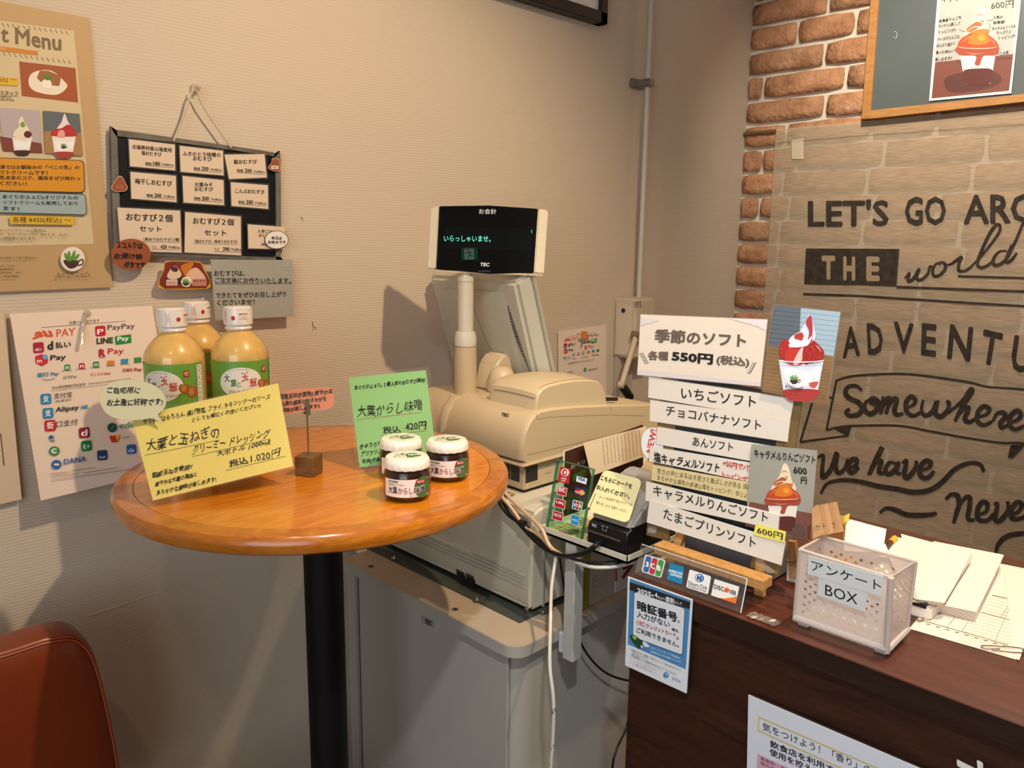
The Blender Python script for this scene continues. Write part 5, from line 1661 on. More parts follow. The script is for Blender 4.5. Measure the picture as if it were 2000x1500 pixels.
f.text("LET'S", (580, 662), (1095, 658), 172, K, .03).text('GO', (1198, 655), (1460, 652), 185, K, .03).text('AROUND', (1572, 648), (2560, 625), 190, K, .03)
f.poly([(568, 800), (1163, 803), (1145, 1040), (556, 1027)], K).up().text('T', (668, 1000), (755, 1000), 155, SAND, .06).text('H', (805, 1004), (882, 1006), 155, SAND, .06).text('E', (952, 1008), (1038, 1010), 158, SAND, .06)
f.line([(1145, 1045), (1500, 1058), (2400, 1090)], 15, K).line([(550, 1091), (900, 1103), (1300, 1128), (2400, 1195)], 15, K, 3).line([(1535, 976), (2300, 1000)], 14, K)
def ink(f, pts, w, m, tp=(0.55, 1, 1, 0.7)): f.line(pts, w, m, 6, tp)
for pts in ([(1198, 990), (1228, 955), (1218, 1005), (1250, 995), (1290, 930), (1272, 985), (1300, 1000), (1345, 960), (1358, 915), (1380, 925)],
            [(1425, 890), (1395, 900), (1375, 940), (1385, 975), (1420, 970), (1455, 930), (1450, 895), (1425, 890), (1415, 905)],
            [(1455, 905), (1490, 900), (1520, 880), (1560, 855), (1545, 890), (1540, 935), (1570, 945), (1610, 925)],
            [(1610, 925), (1700, 830), (1790, 710), (1805, 660), (1780, 650), (1735, 710), (1680, 830), (1660, 895), (1680, 920), (1720, 910), (1770, 870)],
            [(1850, 815), (1800, 820), (1765, 860), (1760, 895), (1790, 905), (1840, 870), (1900, 760), (1960, 620), (2010, 540)],
            [(1878, 775), (1842, 865), (1850, 888), (1880, 870), (1912, 828)]):
    ink(f, pts, 21, K)
f.poly([(475, 112), (553, 98), (555, 232), (478, 230)], 'cbbda2').up()
f.line([(385, 128), (900, 82), (2200, -10)], 2.2, mat('6f624c', 0.9))
f.build('lettering', fab)
f = Flat(((XF - .0016, 0, 0), (1, 0, 0)), (1540, 600), 2.83)
for ch_, A, B, H, u_ in (('A', (300, 282), (396, 266), 168, (-.02, -1)), ('D', (440, 260), (526, 264), 172, (-.05, -1)), ('V', (582, 250), (692, 262), 172, (0, -1)), ('E', (732, 264), (815, 274), 178, (.03, -1)),
                     ('N', (875, 282), (1003, 300), 190, (.1, -1)), ('T', (1050, 306), (1158, 332), 188, (.16, -1)), ('U', (1222, 350), (1335, 372), 200, (.14, -1)), ('R', (1400, 385), (1500, 410), 195, (.18, -1)), ('E', (1560, 425), (1650, 455), 195, (.2, -1))):
    f.text(ch_, A, B, H, K, .03, up=u_)
for pts, w in (([(265, 405), (330, 385), (430, 374), (620, 368), (800, 385), (1000, 415), (1100, 440), (1302, 455), (1700, 500)], 12), ([(210, 680), (275, 664), (345, 656), (600, 655), (780, 685), (1000, 725), (1180, 750), (1302, 752), (1700, 800)], 12),):
    f.line(pts, w, K, 5)
for pts in ([(265, 405), (210, 680)], [(330, 710), (65, 745)], [(65, 745), (130, 530)], [(240, 498), (226, 500)]):
    f.line(pts, 12, K)
f.poly([(245, 668), (350, 655), (332, 712), (285, 692)], K).poly([(1228, 762), (1312, 755), (1240, 832), (1212, 832)], K)
S1 = [[(405, 460), (375, 435), (330, 440), (315, 475), (340, 505), (385, 525), (408, 560), (385, 592), (340, 600), (318, 580), (338, 562)],
      [(455, 505), (425, 530), (425, 570), (450, 590), (485, 570), (495, 525), (470, 505), (452, 515), (475, 535), (510, 525)],
      [(512, 540), (530, 500), (508, 590)], [(508, 575), (545, 508), (560, 515), (538, 590)], [(540, 575), (578, 508), (598, 515), (585, 570), (600, 595), (635, 588)],
      [(640, 560), (690, 540), (700, 510), (675, 495), (650, 530), (655, 580), (690, 600), (735, 580)],
      [(745, 512), (735, 570), (760, 600), (800, 570), (822, 520), (810, 580), (840, 605), (878, 570), (888, 530), (872, 520)],
      [(880, 585), (960, 520), (1005, 458), (1012, 470), (960, 550), (920, 630)], [(930, 605), (975, 558), (995, 562), (975, 618), (1000, 635), (1035, 615)],
      [(1035, 610), (1090, 595), (1110, 565), (1080, 548), (1048, 580), (1045, 630), (1080, 652), (1125, 632)],
      [(1128, 632), (1150, 592), (1182, 582), (1200, 602), (1172, 640), (1178, 665), (1212, 652)],
      [(1212, 640), (1260, 625), (1285, 595), (1265, 572), (1228, 600), (1222, 650), (1255, 675), (1305, 655)],
      [(162, 832), (192, 820), (186, 900), (192, 940), (235, 895), (268, 805), (260, 880), (278, 916), (312, 890), (330, 838)],
      [(325, 895), (372, 872), (375, 842), (348, 845), (330, 885), (350, 915), (390, 885)],
      [(440, 925), (480, 845), (515, 778), (505, 805), (448, 922)], [(455, 895), (490, 852), (512, 855), (500, 910), (530, 918)],
      [(592, 862), (558, 860), (535, 895), (550, 922), (585, 905), (608, 860), (598, 910), (622, 922)],
      [(628, 862), (652, 850), (640, 925), (662, 940), (700, 890), (708, 848)],
      [(722, 905), (775, 885), (787, 858), (757, 850), (725, 890), (735, 935), (770, 942), (805, 905)],
      [(178, 1030), (215, 975), (300, 955), (400, 965), (500, 990), (600, 1005), (690, 1022), (780, 1010), (850, 965), (920, 895), (1000, 862), (1060, 870), (1080, 908)],
      [(868, 1062), (898, 1036), (935, 1042), (942, 1090), (925, 1150), (912, 1195)], [(922, 1130), (975, 1055), (1002, 1055), (1000, 1110), (992, 1168), (1030, 1178)],
      [(1040, 1150), (1090, 1130), (1100, 1088), (1070, 1078), (1045, 1120), (1050, 1172), (1100, 1178), (1135, 1140)],
      [(1135, 1088), (1155, 1090), (1142, 1168), (1170, 1178), (1215, 1120), (1210, 1072)],
      [(1225, 1150), (1270, 1130), (1290, 1092), (1265, 1078), (1235, 1112), (1235, 1165), (1290, 1165), (1330, 1130)],
      [(505, 1135), (540, 1112), (590, 1120), (650, 1145), (720, 1150), (790, 1145), (820, 1137)],
      [(1145, 1365), (1160, 1310), (1210, 1265), (1302, 1250), (1420, 1250)]]
for pts in S1: ink(f, pts, 28, K)
f.text('BEEN', (568, 1335), (900, 1405), 98, K, .04, up=(.02, -1))
f.build('lettering', fab)
b0 = hp(1455, 262, 0, BX - .012); b1 = hp(1515, 259, 0, BX - .012)
setp(rod('wooden_batten', [(BX - .016, WY - .003, b0[2]), (BX - .016, yl + .004, b0[2])], .0065, mat('6f5236', 0.6), n=8, k=1, raw=True), 'short brown rod under the bricks at the top left of the cloth', 'rod')

# chalkboard with wooden frame
XC = BX - .045
Z9 = ((1400, 0), 3.3333)
f = Flat(((XC, 0, 0), (1, 0, 0)), *Z9)
cbd = thing('chalkboard', 'large grey chalkboard with an oak frame on the brick wall, top right', 'chalkboard', f.map([(1700, 690)], 0)[0])
OAKF = wood('oak_frame', 'a9743e', 'c28d52', (6, 6, 30), 0.45)
sheet(f, 'board_face', [(1020, -420), (2900, -620), (2890, 525), (985, 735)], mat('5b6362', 0.35, var=0.10, vscale=3), cbd, 0.012, back=-.006)
sheet(f, 'frame_stile', [(1035, -430), (1085, -430), (1003, 718), (1001, 770), (942, 775)], OAKF, cbd, 0.030)
sheet(f, 'frame_rail', [(1003, 718), (2890, 517), (2890, 563), (1001, 772)], OAKF, cbd, 0.030, back=-.0005)
sheet(f, 'frame_rail', [(1035, -430), (2900, -640), (2900, -600), (1085, -395)], OAKF, cbd, 0.030, back=-.0005)
f = Flat(((XC + .004, 0, 0), (1, 0, 0)), *Z9)
ck = mat('aeb6b4', 0.9)
f.line([(1150, 212), (1162, 206), (1170, 214), (1172, 232), (1164, 256)], 4, ck, 3).line([(1150, 238), (1158, 250)], 3, ck).build('chalk_mark', cbd)
f = card('dessert_poster', 'caramel apple soft serve poster with handwriting, taped on the chalkboard', 'poster', [(1442, -80), (1995, -130), (1917, 607), (1382, 657)], ((XC + .0015, 0, 0), (1, 0, 0)), *Z9, color='f2efe8')
f.poly([(1462, -70), (1978, -115), (1902, 590), (1398, 640)], mat('b9b7ae', .5, var=.08, vscale=12)).up()
f.poly([(1422, 405), (1930, 352), (1902, 590), (1398, 640)], '7c4436').up()
f.poly([(1480, 520), (1560, 480), (1760, 450), (1850, 500), (1830, 550), (1700, 590), (1520, 600)], '5a3028', 4).up()
f.text('キャラメルりんご', (1462, 22), (1800, -30), 50, '2a2420', .02, .6).text('600円', (1786, 70), (1934, 50), 52, '3a3632', .01, .5)
for t_, A, B in (('会津産りんごを', (1446, 152), (1592, 126)), ('キャラメル煮にして', (1444, 186), (1588, 162)), ('トッピング!!', (1444, 224), (1556, 206)), ('ベースのりんごは', (1436, 272), (1580, 250)), ('ほんのり温かく', (1430, 312), (1552, 296)), ('違った味わいで', (1424, 356), (1562, 342)), ('楽しめます!!', (1420, 402), (1532, 388)),
                 ('人気の', (1800, 128), (1860, 122)), ('自家製', (1800, 162), (1876, 154)), ('キャラメルソースも', (1792, 202), (1944, 182)), ('たっぷりと', (1822, 228), (1916, 216)), ('トッピング!!', (1834, 262), (1948, 244)), ('べこの乳', (1822, 364), (1900, 354)), ('ソフトクリーム', (1822, 398), (1918, 386))):
    f.text(t_, A, B, 25, '1d1a18', .03, .6)
for pts in ([(1576, 194), (1640, 214), (1684, 238)], [(1560, 384), (1600, 430), (1646, 488)], [(1800, 132), (1738, 134)], [(1812, 360), (1768, 388)]): f.line(pts, 3, '3a3028')
sundae(f, 1698, 300, 130, 'caramel')
f.build('picture', f.root)

# ------------------------------------------------------------------ counter
CZT = -.47
CX0, CX1, CY1 = .866, 1.345, .631
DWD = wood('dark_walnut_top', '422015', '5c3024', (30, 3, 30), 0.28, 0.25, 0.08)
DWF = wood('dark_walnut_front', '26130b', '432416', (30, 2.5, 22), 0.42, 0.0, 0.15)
cn = thing('service_counter', 'dark brown wooden service counter on the right', 'counter', (1.1, -.4, FZ))
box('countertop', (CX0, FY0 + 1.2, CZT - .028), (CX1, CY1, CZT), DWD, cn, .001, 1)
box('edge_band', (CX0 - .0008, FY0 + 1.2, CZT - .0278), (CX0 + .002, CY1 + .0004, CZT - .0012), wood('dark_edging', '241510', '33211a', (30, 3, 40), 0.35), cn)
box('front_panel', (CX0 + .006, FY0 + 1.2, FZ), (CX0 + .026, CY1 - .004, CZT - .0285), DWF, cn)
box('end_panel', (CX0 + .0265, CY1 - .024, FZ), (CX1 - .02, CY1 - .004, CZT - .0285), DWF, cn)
fl = Flat(((CX0 + .0055, 0, 0), (1, 0, 0)), (0, 0), 1)
fl.text('オ', (1868, 1552), (1945, 1590), 90, 'e9e4da', .03, up=(-.04, -1)).build('lettering', cn)
fs_ = Loc((1.0, .1, CZT + .0002), (0, -1, 0), (1, 0, 0))
rr = random.Random(5)
for i in range(26):
    x_, y_ = rr.uniform(-420, -180), rr.uniform(-60, 120)
    a_ = rr.uniform(0, 6.3); L_ = rr.uniform(3, 14)
    fs_.line([(x_, y_), (x_ + L_ * math.cos(a_), y_ + L_ * math.sin(a_) * .5)], rr.uniform(.15, .4), mat('8a5a48', .6))
fs_.build('scratches', cn)

# sign below the counter edge: PIN notice
BLK = mat('1b1a1c', 0.4)
f = card('pin_notice', 'small blue and white card-payment notice on the left end of the counter front', 'notice', [(217, 358), (808, 570), (752, 1427), (192, 1170)], ((CX0 - .004, 0, 0), (1, 0, 0)), (1180, 1050), 4.6875, color='eef0f2', thick=.0015)
sheet(Flat(((CX0 - .0024, 0, 0), (1, 0, 0)), (1180, 1050), 4.6875), 'backing', [(217, 352), (822, 570), (768, 1430), (196, 1175)], BLK, f.root, .0022)
f.poly([(236, 374), (790, 574), (746, 1205), (216, 975)], '4f8fc4').up()
f.poly([(234, 406), (788, 592), (782, 655), (232, 480)], '2a2728').up()
f.text('2025', (302, 505), (430, 545), 46, 'f4f4f4', .05, up=(.02, -1)).text('年', (432, 540), (458, 548), 24, 'f4f4f4', .03).text('4', (462, 545), (488, 553), 44, 'f4f4f4', .05).text('月より', (490, 558), (556, 578), 24, 'f4f4f4', .03).text('原則', (562, 588), (640, 612), 52, 'f4f4f4', .04).text('として', (648, 605), (712, 622), 28, 'f4f4f4', .03)
f.poly(rquad([(272, 490), (742, 645), (718, 1082), (258, 912)], 24), '23303c').up().poly(rquad([(277, 497), (737, 650), (713, 1074), (263, 907)], 22), 'eef1f3').up()
f.text('暗証番号', (302, 662), (672, 782), 92, '1c1c1e', .045, up=(-.03, -1)).text('の', (668, 780), (694, 788), 26, '1c1c1e', .02)
f.text('入力がない', (300, 728), (602, 830), 62, '1c1c1e', .03, up=(-.03, -1)).text('場合、', (616, 852), (690, 876), 30, '1c1c1e', .03)
f.poly([(298, 756), (376, 782), (374, 822), (296, 794)], 'c8332c').up().poly([(301, 760), (373, 785), (371, 818), (299, 791)], 'eef1f3').up().text('IC', (326, 800), (366, 812), 32, 'c8222c', .04).rect(304, 768, 322, 782, 'd9a33a', sl=.3)
f.text('クレジットカード', (384, 824), (656, 916), 40, 'c8222c', .03, up=(-.03, -1)).text('は', (660, 932), (684, 938), 28, '1c1c1e', .02)
f.text('ご利用できません。', (296, 868), (684, 1010), 50, '1c1c1e', .025, up=(-.03, -1))
f.poly([(232, 900), (262, 885), (310, 915), (360, 965), (358, 1005), (318, 1018), (262, 962)], '1f4a2c').up().poly([(254, 905), (275, 898), (300, 918), (282, 940)], 'a8cf3c').poly([(330, 985), (352, 990), (360, 1005), (338, 1012)], 'bfe0ec').up().poly([(352, 975), (362, 945), (410, 985), (408, 1004), (372, 1000)], 'e9eef0', 2).up()
f.text('ICクレジットカードご利用時は、', (428, 1018), (702, 1118), 20, 'e9f1f6', .02).text('暗証番号の入力をお願いいたします', (426, 1052), (704, 1150), 20, 'e9f1f6', .02)
f.text('*暗証番号がわからない会員様は、お持ちのクレジットカード会社へお問い合わせください。', (246, 1032), (708, 1225), 13, '3a3a3c', .02).text('お問い合わせください。', (252, 1062), (398, 1120), 13, '3a3a3c', .02).text('*決済金額等によって暗証番号を求められないケースもございます。', (244, 1080), (664, 1262), 13, '3a3a3c', .02)
f.line([(242, 1092), (512, 1206), (508, 1262), (238, 1146), (242, 1092)], 1.6, '9aa0a6').text('クレジットカード取引の安全のために', (264, 1135), (486, 1222), 12, 'b0402c').text('ご理解とご協力をお願いいたします', (284, 1165), (440, 1232), 12, 'b0402c')
f.ell(566, 1258, 26, 24, '3a8fc4').up().ell(574, 1252, 12, 12, 'a8cfe4').text('JCCA', (622, 1300), (702, 1338), 30, '8a9cc8', .03)
f.build('lettering', f.root)
# notice lower right
f = card('fragrance_notice', 'white dark-edged notice about fragrances on the counter front, bottom edge of view', 'notice', [(205, 190), (1310, 665), (1900, 920), (1880, 2100), (180, 1500)], ((CX0 - .001, 0, 0), (1, 0, 0)), (1400, 1300), 3.3333, color='dfe2e8', thick=.0012)
sheet(Flat(((CX0 + .0004, 0, 0), (1, 0, 0)), (1400, 1300), 3.3333), 'border', [(205, 174), (1320, 655), (1915, 905), (1895, 2110), (172, 1505)], mat('2b1a18', 0.4), f.root, .002)
G = 'd8c06a'
for a_, b_ in (((275, 336), (1120, 700)), ((270, 422), (1100, 800)), ((275, 336), (270, 422))): f.line([a_, b_], 7, G)
f.text('気をつけよう！「香り」のエチケット', (298, 420), (1300, 830), 54, '26262a', .0, up=(-.02, -1))
f.text('飲食店を利用する時は、香水などの', (346, 528), (1300, 930), 46, '1c1c20', .02, up=(-.02, -1)).text('使用を控えましょう。', (344, 582), (860, 800), 46, '1c1c20', .02, up=(-.02, -1))
f.poly([(265, 575), (700, 770), (690, 1000), (255, 790)], 'd9a8b8').up().text('柔軟剤・合成洗剤なども', (284, 615), (640, 775), 26, '7a3a50', .01).text('他のお客様のご迷惑に', (284, 645), (600, 790), 26, '3a2a30', .01)
f.build('lettering', f.root)

# acrylic strip with card logos on the counter edge
AP = ((.874, .6, CZT + .002), (-.965, 0, .26))
f = Flat(AP, (1180, 1050), 4.6875)
ac = thing('card_logo_stand', 'clear acrylic strip with four card logo stickers on the counter edge', 'stand', f.map([(770, 560)], 0)[0])
P4 = f.map([(345, 60), (1310, 378), (1250, 690), (288, 335)], 0)
slab('front_plate', P4, .002, clear_mat('clear_acrylic2', 'ffffff', 0.95, 0.03, 1.5, 0.02), ac)
A, B = P4[3].copy(), P4[2].copy(); A[2] = B[2] = CZT + .003
slab('base_plate', [A, B, B + np.array([.045, 0, 0]), A + np.array([.045, 0, 0])], .002, CLEAR, ac)
E_ = mat('dfe9ea', 0.2)
rod('edge', [P4[1], P4[2]], .0008, E_, ac, n=6, k=1, raw=True)
rod('edge', [P4[0], P4[1]], .0005, E_, ac, n=6, k=1, raw=True)
def jcb(f, q, w=1):
    q = [np.array(p_, float) for p_ in q]
    def B_(u, v): return tuple(q[0] * (1 - u) * (1 - v) + q[1] * u * (1 - v) + q[2] * u * v + q[3] * (1 - u) * v)
    f.up().poly(rquad([B_(0, 0), B_(1, 0), B_(1, 1), B_(0, 1)], np.linalg.norm(q[1] - q[0]) * .1), 'f2f2ee').up()
    for i, (c, t_) in enumerate((('1464b0', 'J'), ('cc2036', 'C'), ('3f9a3a', 'B'))):
        u0 = .07 + i * .3; u1 = u0 + .26
        f.up().poly(rquad([B_(u0, .06), B_(u1, .06), B_(u1, .94), B_(u0, .94)], np.linalg.norm(q[1] - q[0]) * .09), c).up().poly([B_(u0, .34), B_(u1, .34), B_(u1, .66), B_(u0, .66)], c)
        f.up().text(t_, B_(u0 + .03, .66), B_(u1 - .03, .66), np.linalg.norm(q[3] - q[0]) * .32, 'f6f6f4', .05)
f.z = .001
jcb(f, [(375, 152), (565, 208), (522, 372), (340, 312)])
f.up().poly([(602, 233), (732, 270), (712, 430), (572, 382)], '1784b0').up().text('AMERICAN', (588, 312), (716, 345), 26, 'e6f2f6', .04).text('EXPRESS', (606, 345), (712, 375), 24, 'e6f2f6', .04)
f.up().poly(rquad([(782, 290), (980, 355), (950, 520), (750, 455)], 16), 'f0efe8').up().ell(872, 370, 42, 38, '2a5aa8', 20).up().ell(868, 370, 32, 30, 'f0efe8', 20).up().ell(858, 368, 12, 24, '2a5aa8', 10).ell(882, 374, 12, 24, '2a5aa8', 10)
f.text('Diners Club', (772, 428), (942, 478), 34, '2a3c5a', .01).text('INTERNATIONAL', (770, 452), (940, 504), 16, '2a3c5a', .01)
f.up().poly([(1012, 378), (1238, 450), (1204, 606), (978, 528)], 'f1eee6').up().poly([(1040, 550), (1100, 556), (1160, 550), (1218, 538), (1204, 606)], 'e87a2c').up().text('DISC', (1006, 466), (1096, 496), 42, '2a2624', .03).ell(1120, 480, 22, 22, 'e8622c').text('VER', (1140, 512), (1210, 532), 42, '2a2624', .03)
f.build('stickers', ac)
f = Loc((.885, .435, CZT + .0045), (0, -1, 0), (1, 0, 0))
tpm = clear_mat('crinkled_tape', 'd8c4b4', 0.85, 0.15, 1.5, 0.18)
V = []; Fc = []
for i in range(11):
    for j in range(4):
        V.append((.872 + j * .006, .452 - i * .004, CZT + .0012 + .0022 * abs(math.sin(i * 1.7 + j)) ))
for i in range(10):
    for j in range(3):
        a_ = i * 4 + j
        Fc.append((a_, a_ + 1, a_ + 5, a_ + 4))
mk('tape', V, Fc, tpm, ac)

# ------------------------------------------------------------------ easel with the soft serve menu
EP0 = np.array([.946, .662, -.44]); EN = np.array([-.985, -.03, .17])
WD = wood('easel_pine', 'b5803f', 'd6a364', (40, 40, 6), 0.5)
ea = thing('easel', 'small pine table easel holding the soft serve menu board', 'easel', (.96, .55, CZT))
A = hp(1280, 1064, 0, .922); B = hp(1494, 1144, 0, .922)
dv = (B - A)
box('crossbar', (.918, B[1], A[2] - .012), (.942, A[1], A[2] + .002), WD, ea, .0008, 1)
apex = np.array([1.005, (A[1] + B[1]) / 2, CZT + .27])
for yy in (A[1] - .012, B[1] + .018):
    foot = np.array([.942, yy, CZT + .0])
    top_ = np.array([1.012, apex[1] + (yy - apex[1]) * .35, apex[2]])
    dirv = (top_ - foot)
    w_ = .0065
    P8 = []
    for p_ in (foot, top_):
        P8 += [p_ + np.array([0, -w_, 0]), p_ + np.array([0, w_, 0]), p_ + np.array([.009, w_, 0]), p_ + np.array([.009, -w_, 0])]
    mk('leg', P8, [(0, 1, 2, 3), (4, 7, 6, 5), (0, 4, 5, 1), (1, 5, 6, 2), (2, 6, 7, 3), (3, 7, 4, 0)], WD, ea)
P8 = []
for p_ in (np.array([1.105, apex[1], CZT]), np.array([1.024, apex[1], apex[2] - .02])):
    P8 += [p_ + np.array([0, -.006, 0]), p_ + np.array([0, .006, 0]), p_ + np.array([.008, .006, 0]), p_ + np.array([.008, -.006, 0])]
mk('rear_leg', P8, [(0, 1, 2, 3), (4, 7, 6, 5), (0, 4, 5, 1), (1, 5, 6, 2), (2, 6, 7, 3), (3, 7, 4, 0)], WD, ea)
fb = Flat((EP0, EN), *Z8)
mb = thing('menu_board', 'black board with brown side strips standing on the pine easel', 'board', fb.map([(420, 1300)], 0)[0])
KR = mat('7a6238', 0.3, var=.2, vscale=40, coat=.5)
sheet(fb, 'panel', [(225, 420), (815, 530), (705, 1262), (178, 1112)], mat('20262a', 0.35), mb, .003, back=-.0005)
sheet(fb, 'side_strip', [(186, 415), (262, 428), (214, 1241), (105, 1212)], KR, mb, .004)
sheet(fb, 'side_strip', [(790, 525), (866, 540), (748, 1412), (612, 1370)], KR, mb, .004)
gleam = clear_mat('tape_gleam', 'fff6e6', .9, .1, 1.5, .3)
fl = Flat((EP0, EN), *Z8); fl.z = .001
fl.poly([(632, 1340), (665, 1330), (740, 1395), (700, 1400)], gleam).poly([(120, 1165), (160, 1175), (150, 1205), (112, 1200)], gleam).build('tape', mb)  # pale patches put a gleam into the taped strip ends


def off(d): return (EP0 + EN / np.linalg.norm(EN) * d * -1 * (1 if EN @ EP0 > 0 else -1), EN)


WHT = 'f2f4f6'
def strip(lab, q, d, lines, color=WHT, cat='menu card', name='menu_strip', lam=5, group='menu strips on the easel board'):
    f = card(name, lab, cat, q, off(d), *Z8, color=color, lam=lam, lrnd=3, group=group)
    for (t_, A_, B_, H_, *r_) in lines:
        c_ = r_[0] if r_ else INK
        f.text(t_, A_, B_, H_, c_, r_[1] if len(r_) > 1 else .012, r_[2] if len(r_) > 2 else 0, up=(.06, -1))
    return f


f = strip('white header card of the easel menu, soft serve 550 yen, at the top', [(78, 135), (697, 160), (662, 487), (62, 430)], .004, [('季節のソフト', (144, 272), (592, 298), 68, '6a5a50', .05), ('各種', (112, 358), (212, 362), 46, '6a5a50', .05), ('550円', (228, 364), (430, 382), 52, '1c1a18', .06), ('(税込)', (446, 384), (608, 398), 52, '6a5a50', .05)], name='header_card', group=None, color='f6f4f1')
f.poly([(77, 150), (170, 165), (76, 190)], 'ded6d4').poly([(62, 405), (300, 430), (664, 470), (662, 487), (62, 430)], 'ddd2d2').poly([(500, 152), (697, 160), (692, 215), (640, 190)], 'e6dedc')
for cx, cy, s_ in ((95, 355, -1), (622, 402, 1)):
    f.line([(cx - 15 * s_ * -1 * -1, cy + 25), (cx, cy), (cx + 14 * s_, cy - 28)], 1.6, '4a4440', 4)
    for i in range(5):
        bxx = cx + (-12 + i * 6) * s_; byy = cy + 20 - i * 11
        f.ell(bxx - 7, byy - 3, 6, 2, '5a544e', 40 * s_, 10).ell(bxx + 6, byy - 5, 6, 2, '5a544e', -50 * s_, 10)
f.build('lettering', f.root)
def addstrip(*a_, **k_):
    f = strip(*a_, **k_)
    f.build('lettering', f.root)
    return f
addstrip('white strip reading strawberry soft serve, first below the header', [(118, 440), (828, 545), (806, 658), (115, 540)], .003, [('いちごソフト', (274, 545), (640, 590), 58)])
addstrip('white strip reading chocolate banana soft serve', [(125, 553), (808, 648), (795, 758), (122, 655)], .0035, [('チョコバナナソフト', (200, 628), (665, 702), 50)])
addstrip('white strip reading red bean soft serve, beside the round NEW badge', [(160, 683), (790, 790), (785, 882), (155, 768)], .003, [('あんソフト', (330, 776), (528, 806), 44)])
addstrip('white strip with bold black and red handwriting, salted caramel', [(125, 780), (700, 872), (690, 970), (118, 850)], .0025, [('塩キャラメルソフト', (140, 858), (462, 912), 54, INK, .035, .7), ('+50円でバニラ', (478, 880), (660, 915), 34, 'c8262c', .03, .6), ('トッピングできます', (474, 935), (700, 978), 34, 'c8262c', .03, .6)])
addstrip('narrow cream strip with two lines of thin handwriting', [(135, 868), (690, 970), (680, 1066), (132, 944)], .0032, [('甘さの中にあるほろ苦さと香ばしさがある 自家製', (158, 914), (640, 1000), 30, '4a4438', -.008, .6), ('まろやかな塩気の会津山塩をトッピング！甘じょっぱ', (158, 946), (640, 1040), 28, '4a4438', -.008, .6)], color='e9dfae')
addstrip('white strip reading caramel apple soft serve', [(105, 950), (756, 1112), (750, 1188), (102, 1045)], .0085, [('キャラメルりんごソフト', (138, 1020), (698, 1155), 54)])
addstrip('lowest white strip of the easel menu, custard pudding soft serve', [(122, 1040), (785, 1245), (765, 1360), (108, 1150)], .0095, [('たまごプリンソフト', (188, 1132), (638, 1278), 54)])
addstrip('small yellow 600 yen tag stuck over the two lowest strips', [(640, 1158), (788, 1195), (780, 1250), (628, 1212)], .0108, [('600円', (646, 1208), (772, 1238), 34, INK, .01, .4)], color='f1e36a', name='price_tag', lam=0, cat='price tag', group=None)
# NEW badge
f = Flat(off(.0012), *Z8)
o = sheet(f, 'round_badge', [(135 + 54 * math.cos(a_ * PI / 16), 765 + 78 * math.sin(a_ * PI / 16)) for a_ in range(32)], mat('f0eeea', .5))
setp(o, 'white oval NEW badge sticking out at the left of the easel menu', 'badge')
f.text('NEW!', (138, 815), (158, 700), 34, 'd8342c', .02, .3, up=(-1, -.25)).build('lettering', o)
# photo cards
f = card('photo_card', 'laminated photo of a strawberry soft serve cup at the top right of the easel', 'photo', [(728, 88), (1054, 124), (988, 572), (672, 512)], off(.006), *Z8, color='8fa0a8', lam=6, lrnd=8)
f.poly([(728, 88), (880, 105), (866, 300), (700, 290)], '5f6a74').up().poly([(860, 104), (1054, 124), (1018, 345), (850, 320)], 'a5bccb').up()
for i in range(9):
    f.line([(868 - i * 3, 125 + i * 24), (1050 - i * 4, 146 + i * 24)], 1.4, '7d93a3').line([(722 - i * 3, 115 + i * 22), (866, 130 + i * 22)], 1.2, '4a545c')
f.poly([(700, 288), (1020, 340), (988, 572), (672, 512)], mat('8d6d48', .5, var=.2, vscale=30)).up()
for i in range(12): f.line([(697 - i * 2, 305 + i * 18), (1014 - i * 3, 354 + i * 18)], 1.2, '6e5234')
sundae(f, 862, 352, 112, 'strawberry')
f.up().ell(838, 462, 42, 34, 'eceef0', 8); cuplogo(f, 830, 452, 27, False, False)
f.up().text('あぐりかふぇC\'s', (784, 492), (870, 505), 14, '3a2a28', .02)
f.build('picture', f.root)
f = card('photo_card', 'laminated photo of a caramel apple soft serve with handwritten title, right of the strips', 'photo', [(620, 768), (940, 800), (906, 1238), (592, 1166)], off(.0065), *Z8, color='a9b0ae', lam=3, lrnd=3)
f.poly([(610, 1050), (916, 1108), (906, 1238), (592, 1166)], '7a4a3e').up()
f.poly([(760, 1180), (830, 1150), (880, 1180), (875, 1225), (800, 1205)], '5f4840', 3).up()
f.text('キャラメルりんごソフト', (632, 836), (932, 866), 44, INK, .03, .6).text('600', (824, 912), (890, 918), 34, INK, .03, .4).text('円', (860, 962), (890, 964), 34, INK, .03, .3)
sundae(f, 772, 1030, 82, 'caramel')
f.build('picture', f.root)
# ------------------------------------------------------------------ silver case behind the easel
gb = thing('metal_case', 'grey metal case behind the pine easel on the counter', 'case', (1.03, .55, CZT))
Pn = hp(1475, 1156, 2, CZT); 
SLV = mat('9a9a9e', 0.28, 0.45)
bm = bx(bmesh.new(), (Pn[0] + .028, Pn[1] - .002, CZT), (Pn[0] + .100, .615, CZT + .085), .004, 2)
bm_out(bm, 'case_body', SLV, gb, 'auto')
box('lid', (Pn[0] + .026, Pn[1] - .004, CZT + .085), (Pn[0] + .102, .617, CZT + .098), mat('8d8d90', .3, .4), gb, .003, 2)

